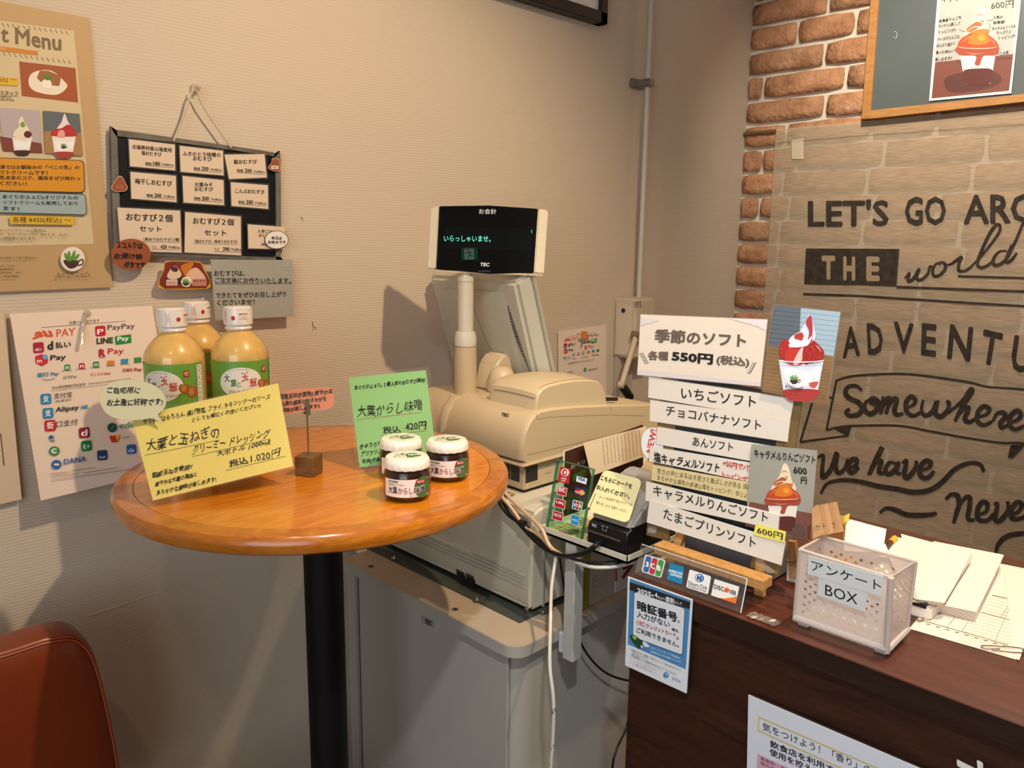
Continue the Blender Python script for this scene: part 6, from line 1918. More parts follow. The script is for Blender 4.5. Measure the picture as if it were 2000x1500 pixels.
# ------------------------------------------------------------------ perforated survey basket
bk = thing('survey_basket', 'frosted perforated plastic box with a survey label on the counter', 'basket', (.935, .34, CZT))
FRO = bpy.data.materials.new('frosted_plastic'); FRO.use_nodes = True
nt = FRO.node_tree; b_ = nt.nodes['Principled BSDF']
b_.inputs['Base Color'].default_value = (*srgb('ece2dc'), 1); b_.inputs['Roughness'].default_value = .35
tr_ = nt.nodes.new('ShaderNodeBsdfTransparent'); tr_.inputs[0].default_value = (.95, .93, .9, 1)
tl_ = nt.nodes.new('ShaderNodeBsdfTranslucent'); tl_.inputs[0].default_value = (*srgb('efe4dc'), 1)
m1 = nt.nodes.new('ShaderNodeMixShader'); m1.inputs[0].default_value = .35
nt.links.new(b_.outputs[0], m1.inputs[1]); nt.links.new(tl_.outputs[0], m1.inputs[2])
m2 = nt.nodes.new('ShaderNodeMixShader'); m2.inputs[0].default_value = .82
nt.links.new(tr_.outputs[0], m2.inputs[1]); nt.links.new(m1.outputs[0], m2.inputs[2])
nt.links.new(m2.outputs[0], nt.nodes['Material Output'].inputs['Surface'])
b0 = [np.array(p_) for p_ in ((.897, .400, CZT + .007), (.900, .290, CZT + .007), (.968, .292, CZT + .007), (.965, .402, CZT + .007))]
HT = .098
FL_ = hp(1562.7, 1073, 2, CZT + .105); FR_ = hp(1740, 1128, 2, CZT + .105); BR_ = hp(1789, 1097, 2, CZT + .105); BL_ = hp(1608, 1048, 2, CZT + .105)
t0 = [FL_, FR_, BR_, BL_]


def perforated(name, c, nu, nv, hr, parent, th=.0016, margin=(.10, .10, .16, .14)):
    """wall panel with real round holes; c = bottom-left, bottom-right, top-right, top-left"""
    c = [np.array(p_) for p_ in c]
    n = np.cross(c[1] - c[0], c[3] - c[0]); n /= np.linalg.norm(n)
    W_ = np.linalg.norm(c[1] - c[0]); H_ = np.linalg.norm(c[3] - c[0])
    def P(u, v): return c[0] * (1 - u) * (1 - v) + c[1] * u * (1 - v) + c[2] * u * v + c[3] * (1 - u) * v
    V = []; Fc = []
    def quad(u0, v0, u1, v1):
        b = len(V)
        for uu, vv in ((u0, v0), (u1, v0), (u1, v1), (u0, v1)): V.append(P(uu, vv))
        Fc.append((b, b + 1, b + 2, b + 3))
    ml, mr, mb_, mt = margin
    quad(0, 0, 1, mb_); quad(0, 1 - mt, 1, 1); quad(0, mb_, ml, 1 - mt); quad(1 - mr, mb_, 1, 1 - mt)
    du = (1 - ml - mr) / nu; dv_ = (1 - mb_ - mt) / nv
    K_ = 8
    for i in range(nu):
        for j in range(nv):
            u0, v0 = ml + i * du, mb_ + j * dv_
            if (i + j) % 2:
                quad(u0, v0, u0 + du, v0 + dv_); continue
            b = len(V)
            sq = [(0, .5), (0, 0), (.5, 0), (1, 0), (1, .5), (1, 1), (.5, 1), (0, 1)]
            for a_, s_ in enumerate(sq):
                V.append(P(u0 + du * s_[0], v0 + dv_ * s_[1]))
            for s_ in sq:
                ang = math.atan2(s_[1] - .5, s_[0] - .5)
                V.append(P(u0 + du / 2 + hr * math.cos(ang) / W_, v0 + dv_ / 2 + hr * math.sin(ang) / H_))
            for k in range(8):
                k2 = (k + 1) % 8
                Fc.append((b + k, b + k2, b + 8 + k2, b + 8 + k))
    return mk(name, V, Fc, FRO, parent)


def lerp(a_, b__, t_): return a_ * (1 - t_) + b__ * t_
for nm, i, j, nu, mg in (('front_wall', 0, 1, 15, (.07, .09, .13, .16)), ('side_wall', 1, 2, 10, (.08, .08, .16, .14)), ('rear_wall', 2, 3, 15, (.08, .08, .13, .16)), ('side_wall', 3, 0, 10, (.08, .08, .16, .14))):
    perforated(nm, [b0[i], b0[j], t0[j], t0[i]], nu, 13 if 'side' not in nm else 15, .0021 if 'side' not in nm else .0018, bk, margin=mg)
mk('floor_panel', b0, [(0, 1, 2, 3)], FRO, bk)
rod('rim', t0 + [t0[0]], .0018, FRO, bk, n=8, k=1, raw=True)
for i in range(4):
    rod('corner_rib', [b0[i], t0[i]], .0035 if i == 1 else .0022, FRO, bk, n=8, k=1, raw=True)
rod('bottom_band', [b0[0] + [-.0005, 0, .004], b0[1] + [-.0005, 0, .004]], .0045, FRO, bk, n=8, k=1, raw=True)
rod('bottom_band', [b0[1] + [0, 0, .004], b0[2] + [0, 0, .004]], .0045, FRO, bk, n=8, k=1, raw=True)
for i in range(4):
    c_ = b0[i]; sx = .004 if i in (0, 1) else -.016; sy = -.016 if i in (0, 3) else .002
    box('foot', (c_[0] + sx, c_[1] + sy, CZT), (c_[0] + sx + .012, c_[1] + sy + .014, CZT + .008), FRO, bk, .0015, 1)
fn = np.cross(b0[1] - t0[0], t0[1] - b0[0]); pc = (b0[0] + b0[1] + t0[0] + t0[1]) / 4
f = Flat((pc, fn), (1500, 950), 3.75)
f.p0 = f.p0 + f.n * .0032
o = sheet(f, 'label_sticker', [(296, 505), (846, 660), (830, 808), (288, 640)], mat('eef0ec', .5), bk, .0004, back=.0008)
f.z = .001
f.text('アンケート', (316, 612), (828, 768), 72, INK, -.006, up=(.02, -1)).build('lettering', o)
f = Flat((pc, fn), (1500, 950), 3.75); f.p0 = f.p0 + f.n * .0032
o = sheet(f, 'label_sticker', [(372, 668), (728, 778), (712, 920), (360, 796)], mat('eef0ec', .5), bk, .0004, back=.0004)
f.text('BOX', (418, 795), (655, 868), 78, INK, -.008, up=(.02, -1)).build('lettering', o)

# ------------------------------------------------------------------ paper on the counter
Z3c = ((1500, 950), 3.75)
def zp(x, y, z): return hp(1500 + x / 3.75, 950 + y / 3.75, 2, z)
PAP = 'e9dac8'
def paper(name, label, c, cat='paper', th=.0006, bulge=.0, n=8, color=PAP, group=None, curl=None):
    """c: four (zoom x, zoom y, z) corners; bulge lifts the middle"""
    c = [zp(*p_) for p_ in c]
    V = []
    for i in range(n + 1):
        for j in range(n + 1):
            u, v = i / n, j / n
            p_ = c[0] * (1 - u) * (1 - v) + c[1] * u * (1 - v) + c[2] * u * v + c[3] * (1 - u) * v
            p_ = p_ + np.array([0, 0, bulge * math.sin(PI * u) * math.sin(PI * v)])
            if curl: p_ = p_ + np.array([0, 0, curl * (v ** 3)])
            V.append(p_)
    m_ = len(V)
    V += [p_ - np.array([0, 0, th]) for p_ in V]
    Fc = []
    for i in range(n):
        for j in range(n):
            a_ = i * (n + 1) + j
            Fc += [(a_, a_ + 1, a_ + n + 2, a_ + n + 1), (m_ + a_, m_ + a_ + n + 1, m_ + a_ + n + 2, m_ + a_ + 1)]
    ring = [i * (n + 1) for i in range(n + 1)] + [n * (n + 1) + j for j in range(1, n + 1)] + [i * (n + 1) + n for i in range(n - 1, -1, -1)] + list(range(n - 1, 0, -1))
    for k in range(len(ring)):
        a_, b__ = ring[k], ring[(k + 1) % len(ring)]
        Fc.append((a_, b__, m_ + b__, m_ + a_))
    o = mk(name, V, Fc, mat(color, .7) if isinstance(color, str) else color, None, True)
    try: o.data.set_sharp_from_angle(angle=math.radians(50))
    except Exception: pass
    return setp(o, label, cat, group)
form = paper('order_form', 'large ruled order form sheet lying flat under the paper stacks', [(1035, 1040, CZT + .0012), (1822, 1268, CZT + .0012), (2120, 650, CZT + .0012), (1480, 520, CZT + .0012)], n=2)
f = Flat(((0, 0, CZT + .0013), (0, 0, 1)), *Z3c)
LN = '7a6a5a'
for a_, b__ in (((1060, 960), (1760, 1160)), ((1180, 985), (1230, 905)), ((1310, 1035), (1370, 955)), ((1415, 1065), (1470, 985)), ((1660, 1135), (1790, 840)), ((1700, 965), (1790, 830)), ((1640, 795), (1900, 850)), ((1560, 920), (1860, 1000))):
    f.line([a_, b__], 3, LN)
for k in range(18):
    y_ = 800 + k * 20; x_ = 1640 - k * 16
    f.line([(max(1060, x_), y_ + (0 if x_ > 1060 else (1060 - x_) * .27)), (1900 - k * 8, y_ + 64 + k * 2)], 1.3, 'a8947e')
for k in range(10): f.line([(1090 + k * 70, 985 + k * 20), (1120 + k * 70, 992 + k * 20)], 5, '8a7a6a')
f.build('ruled_lines', form)
paper('form_sheet', 'second ruled sheet at the right edge of the view with a wire paper clip', [(1800, 1250, CZT + .002), (1840, 1272, CZT + .002), (2060, 700, CZT + .002), (1730, 620, CZT + .002)], n=2)
for k in range(7):
    paper('paper_sheet', ['lowest sheet of the lower curled paper pile right of the basket', 'sheet sixth from the top of the lower curled paper pile', 'sheet fifth from the top of the lower curled paper pile', 'sheet fourth from the top of the lower curled paper pile', 'sheet third from the top of the lower curled paper pile', 'sheet second from the top of the lower curled paper pile', 'topmost sheet of the lower curled paper pile right of the basket'][k], [(1105 + k * 2, 875 - k * 7, CZT + .004 + k * .0022), (1520 + k * 1, 985 - k * 11, CZT + .003 + k * .0022), (1712 + k * 2, 560 - k * 5, CZT + .010 + k * .0022), (1150 + k * 10, 470 - k * 7, CZT + .006 + k * .0022)], bulge=.002, group='lower paper pile', n=6, curl=.006, th=.0009)
for k in range(5):
    paper('paper_sheet', ['lowest sheet of the upper curled paper pile by the binder clip', 'sheet fourth from the top of the upper curled paper pile', 'sheet third from the top of the upper curled paper pile', 'sheet second from the top of the upper curled paper pile', 'topmost sheet of the upper curled paper pile by the binder clip'][k], [(1060 + k * 9, 845 - k * 5, CZT + .022 + k * .0016), (1278 + k * 4, 868 - k * 4, CZT + .020 + k * .0016), (1500 - k * 4, 540 - k * 4, CZT + .030 + k * .0016), (850 + k * 30, 480 - k * 24, CZT + .024 + k * .0016)], bulge=.0035, group='upper paper pile', n=6, curl=.008)
pc_ = zp(1090, 860, CZT + .014)
bc = thing('binder_clip', 'black and chrome binder clip on the front corner of the paper piles', 'clip', pc_)
bm = prism(bmesh.new(), [pc_ + np.array([-.010, .006, -.010]), pc_ + np.array([-.010, .006, .010]), pc_ + np.array([.006, .006, .003]), pc_ + np.array([.006, .006, -.003])], (.0, -.020, 0))
bm_out(bm, 'body', BLK, bc)
for s_ in (1, -1):
    rod('handle', [pc_ + np.array([-.008, .002, .009 * s_]), pc_ + np.array([-.018, .000, .013 * s_]), pc_ + np.array([-.020, -.008, .013 * s_]), pc_ + np.array([-.018, -.014, .012 * s_]), pc_ + np.array([-.008, -.012, .009 * s_])], .0007, STEEL, bc, n=6, k=4)
f = lambda x, y: zp(x, y, CZT + .003)
setp(rod('paper_clip', [f(1700, 1190), f(1600, 1190), f(1562, 1172), f(1600, 1165), f(1840, 1182), f(1866, 1200), f(1850, 1218), f(1640, 1200)], .0006, STEEL, n=6, k=4), 'large wire paper clip on the front corner of the ruled form', 'paper clip')
# crumpled papers behind the basket
for k, (c_, bl_, lab) in enumerate((([(440, 470, CZT + .035), (840, 480, CZT + .05), (868, 312, CZT + .062), (600, 240, CZT + .06)], .006, 'curled blank white sheet behind the basket, topmost of the loose papers'),
                                  ([(400, 480, CZT + .02), (700, 500, CZT + .03), (640, 370, CZT + .05), (440, 355, CZT + .045)], .004, 'crumpled cream paper scrap directly behind the left end of the basket'),
                                  ([(600, 500, CZT + .025), (900, 520, CZT + .03), (860, 420, CZT + .04), (640, 380, CZT + .042)], .003, 'folded cream leaflet lying under the curled white sheet'))):
    o = paper('loose_paper', lab, c_, bulge=bl_, n=5, color=['f0e6de', 'ecd9b8', 'efdfcc'][k])
blk = thing('letter_tray', 'low white tray holding the loose papers behind the basket', 'tray', (1.06, .36, CZT))
P_ = zp(640, 560, CZT); 
bm = bx(bmesh.new(), (1.03, .285, CZT), (1.16, .42, CZT + .018), .003, 2)
bm_out(bm, 'tray_body', mat('e8dccb', .5), blk, 'auto')
setp(mk('sticky_note', [zp(515, 205, CZT + .07), zp(560, 215, CZT + .07), zp(600, 195, CZT + .072), zp(592, 250, CZT + .06), zp(565, 322, CZT + .045), zp(540, 318, CZT + .045)], [(0, 1, 2, 3, 4, 5)], mat('f0dc62', .6)), 'yellow sticky note standing up between the kraft cards and the papers', 'note')
pn = thing('pen', 'brown pen with a yellow tip lying at the left of the paper piles', 'pen', zp(880, 430, CZT + .03))
rod('barrel', [zp(850, 470, CZT + .032), zp(905, 405, CZT + .036)], .004, mat('4a2a20', .4), pn, k=1)
rod('tip', [zp(900, 410, CZT + .0355), zp(930, 378, CZT + .038)], .0045, mat('e0a81c', .4), pn, k=1)
# kraft cards on a stand with clothespins
XK = 1.045
KRM = mat('c99a68', .7, var=.08, vscale=40)
for k in range(5):
    x_ = XK + k * .006
    f = Flat(((x_, 0, 0), (-.97, -.10, .2)), *Z3c)
    q = [(318 + k * 36, 175 - k * 10), (388 + k * 30, 122 - k * 4), (438 + k * 28, 300 + k * 8), (322 + k * 26, 378 - k * 6)]
    q = [(322 + k * 34, 160 - k * 10), (366 + k * 34, 132 - k * 5), (410 + k * 36, 345 - k * 4), (326 + k * 34, 390 - k * 10)]
    o = sheet(f, 'kraft_card', q, mat(['c99a68', 'c39060', 'd0a274', 'bf8d5e', 'c99a68'][k], .7, var=.08, vscale=40), None, .0012)
    setp(o, ['leftmost kraft card of the fan right of the easel, front one', 'second kraft card from the left in the fan right of the easel', 'middle kraft card of the fan right of the easel', 'second kraft card from the right in the fan behind the basket', 'rightmost kraft card of the fan behind the basket'][k], 'card', 'fan of kraft cards')
    if k in (0, 1, 3): f.text(['ソフト', 'チ', '', 'くり'][k], (q[3][0] + 6, q[3][1] - 40), (q[2][0] - 30, q[2][1] - 26), 50, INK, .0, .6).build('lettering', o)
ks = thing('card_stand', 'small wooden stand under the fan of kraft cards', 'stand', (XK + .01, .455, CZT))
box('block', (XK - .005, .40, CZT), (XK + .045, .475, CZT + .036), wood('stand_wood', '8a5a30', 'b07a44', (10, 30, 10), .5), ks, .002, 1)
box('upright', (XK + .02, .415, CZT + .036), (XK + .026, .465, CZT + .085), wood('stand_wood2', '8a5a30', 'b07a44', (10, 30, 10), .5), ks, .001, 1)
f = card('paper_card', 'small white card with a clothespin standing right of the easel', 'card', [(138, 560), (212, 580), (210, 706), (138, 690)], ((1.003, 0, 0), (1, 0, 0)), *Z3c, color='e9e9e6')
cp = thing('clothespin', 'wooden clothespin gripping the cards right of the easel', 'clothespin', hp(1547, 1128, 0, .998))
fp = Flat(((.996, 0, 0), (1, 0, 0)), *Z3c)
PINW = wood('pin_wood', '94683c', 'b88c5c', (40, 40, 10), .55)
sheet(fp, 'arm', [(142, 400), (196, 410), (206, 540), (200, 672), (196, 680), (158, 672), (146, 540)], PINW, cp, .005)
sheet(Flat(((1.003, 0, 0), (1, 0, 0)), *Z3c), 'arm', [(150, 395), (205, 405), (212, 540), (204, 660), (165, 655), (150, 540)], PINW, cp, .005)
ww = lambda x, y: fp.map([(x, y)], .0008)[0]
rod('spring', [ww(146, 470), ww(140, 520), ww(150, 548), ww(196, 556), ww(206, 540), ww(206, 500)], .0006, STEEL, cp, n=6, k=4)

# ------------------------------------------------------------------ tray on a post, card terminal, glass logo block
TZ2 = -.490
ty = thing('wall_tray', 'cream metal tray on a square post beside the till', 'tray', (.95, .81, CT - .07))
TCR = mat('ddd2bd', .35)
tx0, tx1, ty0, ty1 = .942, 1.235, .690, .874
box('tray_floor', (tx0, ty0, TZ2 - .004), (tx1, ty1, TZ2), TCR, ty)
bm = bmesh.new()
for a_, b__ in (((tx0, ty0, TZ2 - .004), (tx0 + .0015, ty1, TZ2 + .009)), ((tx0, ty0, TZ2 - .004), (tx1, ty0 + .0015, TZ2 + .009)), ((tx0, ty1 - .0015, TZ2 - .004), (tx1, ty1, TZ2 + .009)), ((tx1 - .0015, ty0, TZ2 - .004), (tx1, ty1, TZ2 + .009))):
    bx(bm, a_, b__)
bm_out(bm, 'tray_rim', TCR, ty)
box('post', (.9435, .796, -.704), (.967, .818, TZ2 - .0042), mat('b9b7ad', .4), ty, .001, 1)
box('bracket', (.948, .8185, -.70), (.962, .8325, -.662), mat('c9c7c0', .6), ty, .002, 1)
f = Loc((tx0 + .01, ty1 - .01, TZ2 + .0006), (0, -1, 0), (1, 0, 0), 0.0)
mt_ = setp(mk('leaflet', [(tx0 + .006, ty1 - .006, TZ2 + .0008), (tx0 + .006, ty0 + .085, TZ2 + .0008), (tx0 + .12, ty0 + .085, TZ2 + .0008), (tx0 + .12, ty1 - .006, TZ2 + .0008)], [(0, 1, 2, 3)], mat('e6cf92', .5, var=.12, vscale=60)), 'cream leaflet lying in the tray under the glass block', 'leaflet')
f = Loc((tx0 + .006, ty1 - .006, TZ2 + .0009), (0, -1, 0), (1, 0, 0))
for k in range(9): f.line([(6, -8 - k * 10), (60 - (k % 3) * 12, -8 - k * 10)], 1.4, 'b08a4a')
f.build('printing', mt_)
pa, pb = hp(1092, 1040, 2, TZ2 + .007), hp(1130, 1036, 2, TZ2 + .007)
pe = thing('plastic_tube', 'short clear plastic tube lying in the tray', 'tube', (pa + pb) / 2)
rod('tube', [pa, pb], .0035, clear_mat('smoke_plastic', 'b8ab92', .8, .1, 1.5, .3), pe, n=12, k=1)
rod('core', [pa * .8 + pb * .2, pa * .45 + pb * .55], .002, mat('4a4238', .5), pe, n=8, k=1)

GPl = (np.array([.953, .86, TZ2 + .001]), np.array([-.96, -.02, .24]))
f = Flat(GPl, (960, 880), 7.5)
gq = [(955, 135), (1480, 270), (1290, 1355), (790, 1135)]
gl = thing('glass_block', 'thick clear glass block with eight payment logo stickers, standing in the tray', 'stand', f.map([(1040, 1245)], 0)[0])
P4 = f.map(gq, 0)
V = list(P4) + [p_ - f.n * .008 for p_ in P4]
Fc = [(0, 1, 2, 3), (7, 6, 5, 4), (0, 4, 5, 1), (1, 5, 6, 2), (2, 6, 7, 3), (3, 7, 4, 0)]
GE = clear_mat('glass_edge', '6fae94', .8, .05, 1.5, .3)
mk('glass', V, Fc, [GLASS, GE], gl, mi=[0, 0, 1, 1, 1, 1])
f.z = .0006
def st(q, c, t_=None, tb=None, tc='f4f0ea', H=.4, bord=None, bold=.05):
    q = [np.array(p_, float) for p_ in q]
    if bord:
        f.up().poly([tuple(p_) for p_ in q], bord); c0 = np.mean(q, 0); q = [c0 + (p_ - c0) * .9 for p_ in q]
    f.up().poly([tuple(p_) for p_ in q], c).up()
    if t_:
        a_ = q[3] * .62 + q[0] * .38; b__ = q[2] * .62 + q[1] * .38
        f.text(t_, tuple(a_ * .86 + b__ * .14), tuple(a_ * .12 + b__ * .88), np.linalg.norm(q[3] - q[0]) * H, tc, bold)
st([(1010, 235), (1165, 270), (1135, 490), (965, 455)], 'c4202a')
f.ell(1075, 320, 60, 58, 'f2ece6', 10).up().ell(1070, 320, 36, 50, 'c4202a', 8).up().ell(1075, 320, 18, 26, 'f2ece6', 8).text('DINERS', (1022, 412), (1098, 428), 24, 'f2ece6', .04).text('CARD', (1018, 445), (1085, 460), 24, 'f2ece6', .04)
st([(1250, 370), (1402, 410), (1386, 498), (1238, 452)], 'e8eef2', 'VISA', tc='1c3f8a', H=.62)
st([(972, 512), (1112, 552), (1094, 676), (956, 640)], 'c4202a', 'DC', H=.55, bord='f2ece6', bold=.09)
st([(1224, 520), (1380, 558), (1364, 690), (1206, 640)], '2c2468'); f.ell(1262, 600, 40, 42, 'd0222c').up().ell(1322, 616, 40, 42, 'e8a02c').up().text('MasterCard', (1226, 612), (1364, 640), 26, 'f2ece6', .05)
st([(928, 690), (1090, 735), (1072, 868), (912, 818)], 'b3202a', 'UFJ', H=.4, bord='f2ece6')
jcb(f, [(1195, 718), (1340, 756), (1320, 890), (1174, 852)])
st([(898, 872), (1058, 918), (1040, 1046), (880, 1000)], 'b3202a', 'NICOS', H=.42, bord='f2ece6', bold=.02)
st([(1168, 925), (1296, 962), (1272, 1118), (1150, 1078)], '2f8fc4', 'AMEX', H=.25, tc='a8d4e8', bord='dfeef4')
f.build('stickers', gl)
rod('edge', [P4[0], P4[1]], .0012, GE, gl, n=6, k=1, raw=True)

# card terminal
te = thing('card_terminal', 'black and silver card reader with a yellow note, in the tray', 'card reader', (1.0, .73, TZ2))
a0 = hp(1147, 1062, 2, TZ2 + .001); a1 = hp(1221, 1091, 2, TZ2 + .001)
a0[0] = a1[0] = max(tx0 + .004, (a0[0] + a1[0]) / 2)
x0_ = a0[0]; yA, yB = a0[1], max(a1[1], ty0 + .004)
pts = [(x0_, yA, TZ2 + .001), (x0_ - .0005, yA, TZ2 + .030), (x0_ + .004, yA, TZ2 + .0415), (x0_ + .03, yA, TZ2 + .050), (x0_ + .13, yA, TZ2 + .058), (x0_ + .14, yA, TZ2 + .001)]
bm_out(prism(bmesh.new(), pts, (0, yB - yA, 0), .003, 3), 'base', mat('121214', .35), te, 'auto')
pts = [(x0_ + .008, yA + .001, TZ2 + .043), (x0_ + .012, yA + .001, TZ2 + .050), (x0_ + .085, yA + .001, TZ2 + .108), (x0_ + .11, yA + .001, TZ2 + .112), (x0_ + .135, yA + .001, TZ2 + .10), (x0_ + .138, yA + .001, TZ2 + .045)]
bm_out(prism(bmesh.new(), pts, (0, yB - yA - .002, 0), .006, 4), 'silver_shell', mat('aeaba6', .35, .35), te, 'auto')
box('card_slot', (x0_ - .0015, yB + .012, TZ2 + .024), (x0_ + .004, yA - .004, TZ2 + .027), mat('6a5c50', .4, .4), te, .0005, 1)
ft = Flat(((x0_ - .0008, 0, 0), (1, 0, 0)), (980, 860), 4.4118)
ft.text('TEC', (770, 738), (816, 752), 24, 'd8d8d4', .05, up=(.2, -1)).line([(868, 750), (868, 772), (902, 784), (904, 762)], 3, 'd8d8d4').text('カード', (858, 742), (918, 760), 13, 'd8d8d4', .04).build('lettering', te)
p_ = hp(1144, 996, 0, x0_ + .004)
NP = (p_, (-.80, .0, .62))
fq = [(880, 250), (1210, 338), (1090, 716), (722, 600)]
f = Flat(NP, (980, 860), 4.4118)
f.p0 = f.p0 + f.n * .002
o = sheet(f, 'paper_note', rquad(fq, 55, 6), mat('eee0a6', .6))
setp(o, 'cream rounded note with handwriting and an arrow stuck on the card reader', 'note')
f.z = .0006
f.text('こちらにカードを', (848, 345), (1116, 418), 46, INK, .035, .7, up=(.25, -1)).text('お入れください。', (812, 425), (1100, 505), 46, INK, .035, .7, up=(.25, -1))
f.text('カード決済完了音(ピピピー)が', (836, 500), (1124, 570), 28, '4a4438', -.004, .6, up=(.2, -1)).text('鳴りましたら お取りください', (812, 548), (1080, 628), 28, '4a4438', -.004, .6, up=(.2, -1))
f.line([(808, 458), (752, 592)], 5, INK).poly([(738, 566), (746, 602), (772, 586), (755, 588)], INK).build('lettering', o)
# receipt printer behind
rp = thing('receipt_printer', 'beige rounded slip printer behind the card reader', 'printer', (1.17, .75, TZ2))
pts = [(1.11, .71, TZ2 + .001), (1.105, .71, TZ2 + .05), (1.118, .71, TZ2 + .082), (1.145, .71, TZ2 + .102), (1.175, .71, TZ2 + .108), (1.21, .71, TZ2 + .10), (1.225, .71, TZ2 + .07), (1.225, .71, TZ2 + .001)]
bm_out(prism(bmesh.new(), pts, (0, .10, 0), .008, 3), 'housing', CRM2, rp, 'auto')
box('paper_slot', (1.142, .712, TZ2 + .09), (1.148, .80, TZ2 + .106), DARK, rp)

# leaflet stand and papers against the side of the drawer unit
f = Flat(((0, .8815, 0), (0, 1, 0)), (840, 720), 4.762)
o = sheet(f, 'brown_leaflet', [(1252, 775), (1980, 520), (1985, 1350), (1240, 1560)], mat('41231a', .4))
setp(o, 'dark brown leaflet with white edge standing beside the till', 'leaflet')
f.line([(1246, 770), (1228, 1540)], 16, 'e6d8c4').line([(1240, 768), (1440, 702)], 10, 'e6d8c4').up().poly([(1330, 985), (1440, 935), (1450, 1000), (1320, 1050)], '3f5f24').poly([(1270, 1160), (1470, 1080), (1450, 1450), (1262, 1520)], '4a4422').up().text('めぐり', (1310, 945), (1440, 885), 46, 'd8c8b0', -.01, .6).build('printing', o)
f = Flat(((0, .872, 0), (0, -1, .12)), (840, 720), 4.762)
f.p0 = hp(1139, 865, 1, .872)
o = sheet(f, 'handwritten_sheet', [(1425, 690), (2010, 535), (2040, 800), (1500, 1000)], mat('d9c4a4', .6))
setp(o, 'tan sheet of small vertical handwriting in a clear sleeve beside the till', 'paper')
rr = random.Random(11)
for k in range(11):
    x_ = 1600 + k * 34
    t_ = ''.join(rr.choice('のりもとしたいてをに') for _ in range(12))
    f.line([(x_ + 10, 660 - k * 9), (x_ + 28, 900 - k * 9)], 1.0, 'a08a70')
    for j in range(15):
        f.line([(x_ + j * 1.4, 662 - k * 9 + j * 16), (x_ + 9 + j * 1.4 + rr.uniform(-3, 3), 668 - k * 9 + j * 16 + rr.uniform(-4, 4))], 2.2, '3a2c24')
f.build('lettering', o)
# file folders on the cabinet edge below the tray
for (pa_, pb_, c_, lab, nm) in ((1131, 1152, '9c8f2c', 'yellow-green file standing on the cabinet edge behind the tray post', 'file_folder'), (1153, 1199, 'b7a894', 'grey-white handwritten pad standing between the yellow file and the red-lettered card', 'paper_pad'), (1201, 1262, 'cfc8ba', 'white card with a big red character standing below the tray', 'paper_card')):
    xa = hp(pa_, 1165, 1, .852)[0]; xb = hp(pb_, 1140, 1, .852)[0]
    o = box(nm, (xa, .852, CT + .0015), (xb, .876, TZ2 - .010), mat(c_, .6), None, .0008, 1)
    setp(o, lab, 'file' if nm == 'file_folder' else 'paper')
    f = Flat(((0, .8515, 0), (0, 1, 0)), (1040, 1080), 6.818)
    if nm == 'paper_pad':
        for k in range(6):
            for j in range(5): f.line([(800 + k * 36, 330 + j * 36 - k * 14), (822 + k * 36, 322 + j * 36 - k * 14 + (j % 2) * 8)], 4, '4a3c34')
        f.build('lettering', o)
    if nm == 'paper_card':
        f.rect(1098, 180, 1130, 380, 'b8641c', sl=-.4).line([(1200, 215), (1330, 160)], 34, '7c1420').line([(1330, 150), (1200, 340)], 40, '7c1420').build('lettering', o)

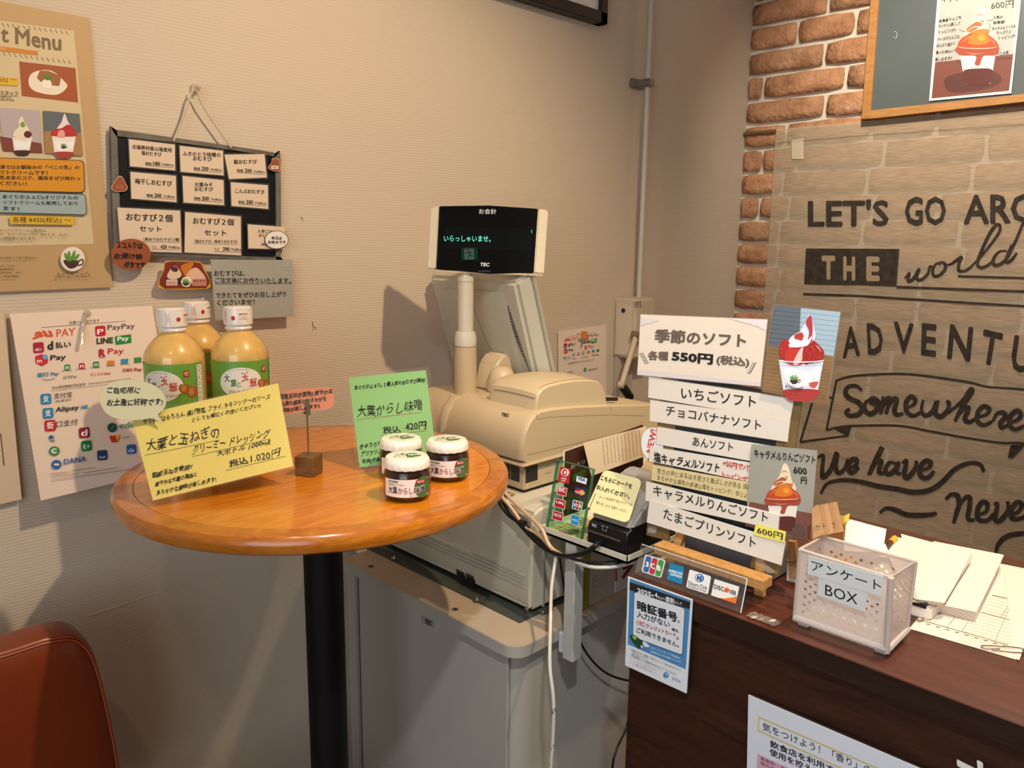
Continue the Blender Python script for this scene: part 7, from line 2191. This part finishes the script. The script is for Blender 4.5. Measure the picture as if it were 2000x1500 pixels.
# ------------------------------------------------------------------ cables
def cable(label, pts, r, c, n=8):
    o = rod('cable', pts, r, mat(c, .35, spec=.6), None, n=n, k=6)
    return setp(o, label, 'cable')
XC_ = .934
H0 = lambda x, y, d=0: hp(x, y, 0, XC_ - d)
cable('black power cable looping under the tray to the card reader', [(.965, .99, BT + .004), H0(985, 985), H0(1020, 1028), H0(1058, 1066, .004), H0(1100, 1086, .008), H0(1140, 1080, .008), H0(1165, 1064, .004), hp(1175, 1056, 0, x0_ - .002)], .0042, '101012')
cable('thin black cable, lowest of the bundle hanging off the drawer unit', [(.967, 1.0, BT + .003), H0(975, 982), H0(992, 1006), H0(1020, 1026), H0(1050, 1052, .002), H0(1080, 1078, .002), H0(1130, 1094, .003), hp(1200, 1100, 0, .95), hp(1225, 1090, 0, .98)], .0022, '161616')
cable('thin black cable between the beige ones over the drawer unit front', [(.966, .985, BT + .004), H0(982, 972), H0(1004, 1004), H0(1030, 1028), H0(1060, 1060, .002), H0(1090, 1082, .001), hp(1150, 1100, 0, .945), hp(1215, 1095, 0, .97)], .0022, '1a1a1a')
cable('beige cable, upper of the pair running from the drawer unit top to the tray', [(.975, .97, BT + .005), H0(985, 960, -.012), H0(1020, 996, -.004), H0(1056, 1030), H0(1075, 1068, .004), hp(1110, 1092, 0, .936)], .0034, 'c9a780')
cable('beige cable with a black tie, lower of the pair over the drawer unit front', [(.968, .98, BT + .004), H0(978, 966), H0(1000, 994), H0(1024, 1026), H0(1056, 1048), H0(1085, 1078, .004), hp(1130, 1096, 0, .94)], .0034, 'c29d74')
bm = tube(bmesh.new(), [H0(1016, 1020, .004), H0(1025, 1024, .004)], .0062, 8, k=1)
setp(bm_out(bm, 'cable_tie', BLK, None), 'black tie round the cables on the drawer unit', 'cable tie')
cable('off-white cable coiled under the tray', [hp(1108, 1090, 0, .937), hp(1130, 1100, 0, .932), hp(1160, 1108, 0, .932), hp(1200, 1107, 0, .95), hp(1240, 1098, 0, .98)], .003, 'd5d2c4')
YS = .826
cable('white cable hanging straight down past the cabinet corner', [hp(1086, 1086, 0, .93), hp(1082, 1112, 0, .92), hp(1077, 1150, 0, .90), hp(1075, 1220, 0, .86), hp(1074, 1300, 0, .835), hp(1081, 1370, 0, .83), hp(1080, 1440, 0, .83), hp(1075, 1520, 0, .83), hp(1076, 1640, 0, .83)], .0028, 'd8cfc0')
cable('black cable drooping from the post to the counter', [hp(1092, 1082, 1, .828), hp(1110, 1200, 1, .829), hp(1128, 1242, 1, .829), hp(1150, 1282, 1, .829), hp(1185, 1315, 1, .828), hp(1232, 1330, 1, .82), hp(1300, 1335, 1, .80)], .0022, '0e0e10')
cable('black cable low down between the cabinet and the counter', [hp(1228, 1400, 1, .80), hp(1222, 1425, 1, .80), hp(1205, 1462, 1, .80), hp(1196, 1500, 1, .80), hp(1192, 1600, 1, .80)], .0022, '0e0e10')
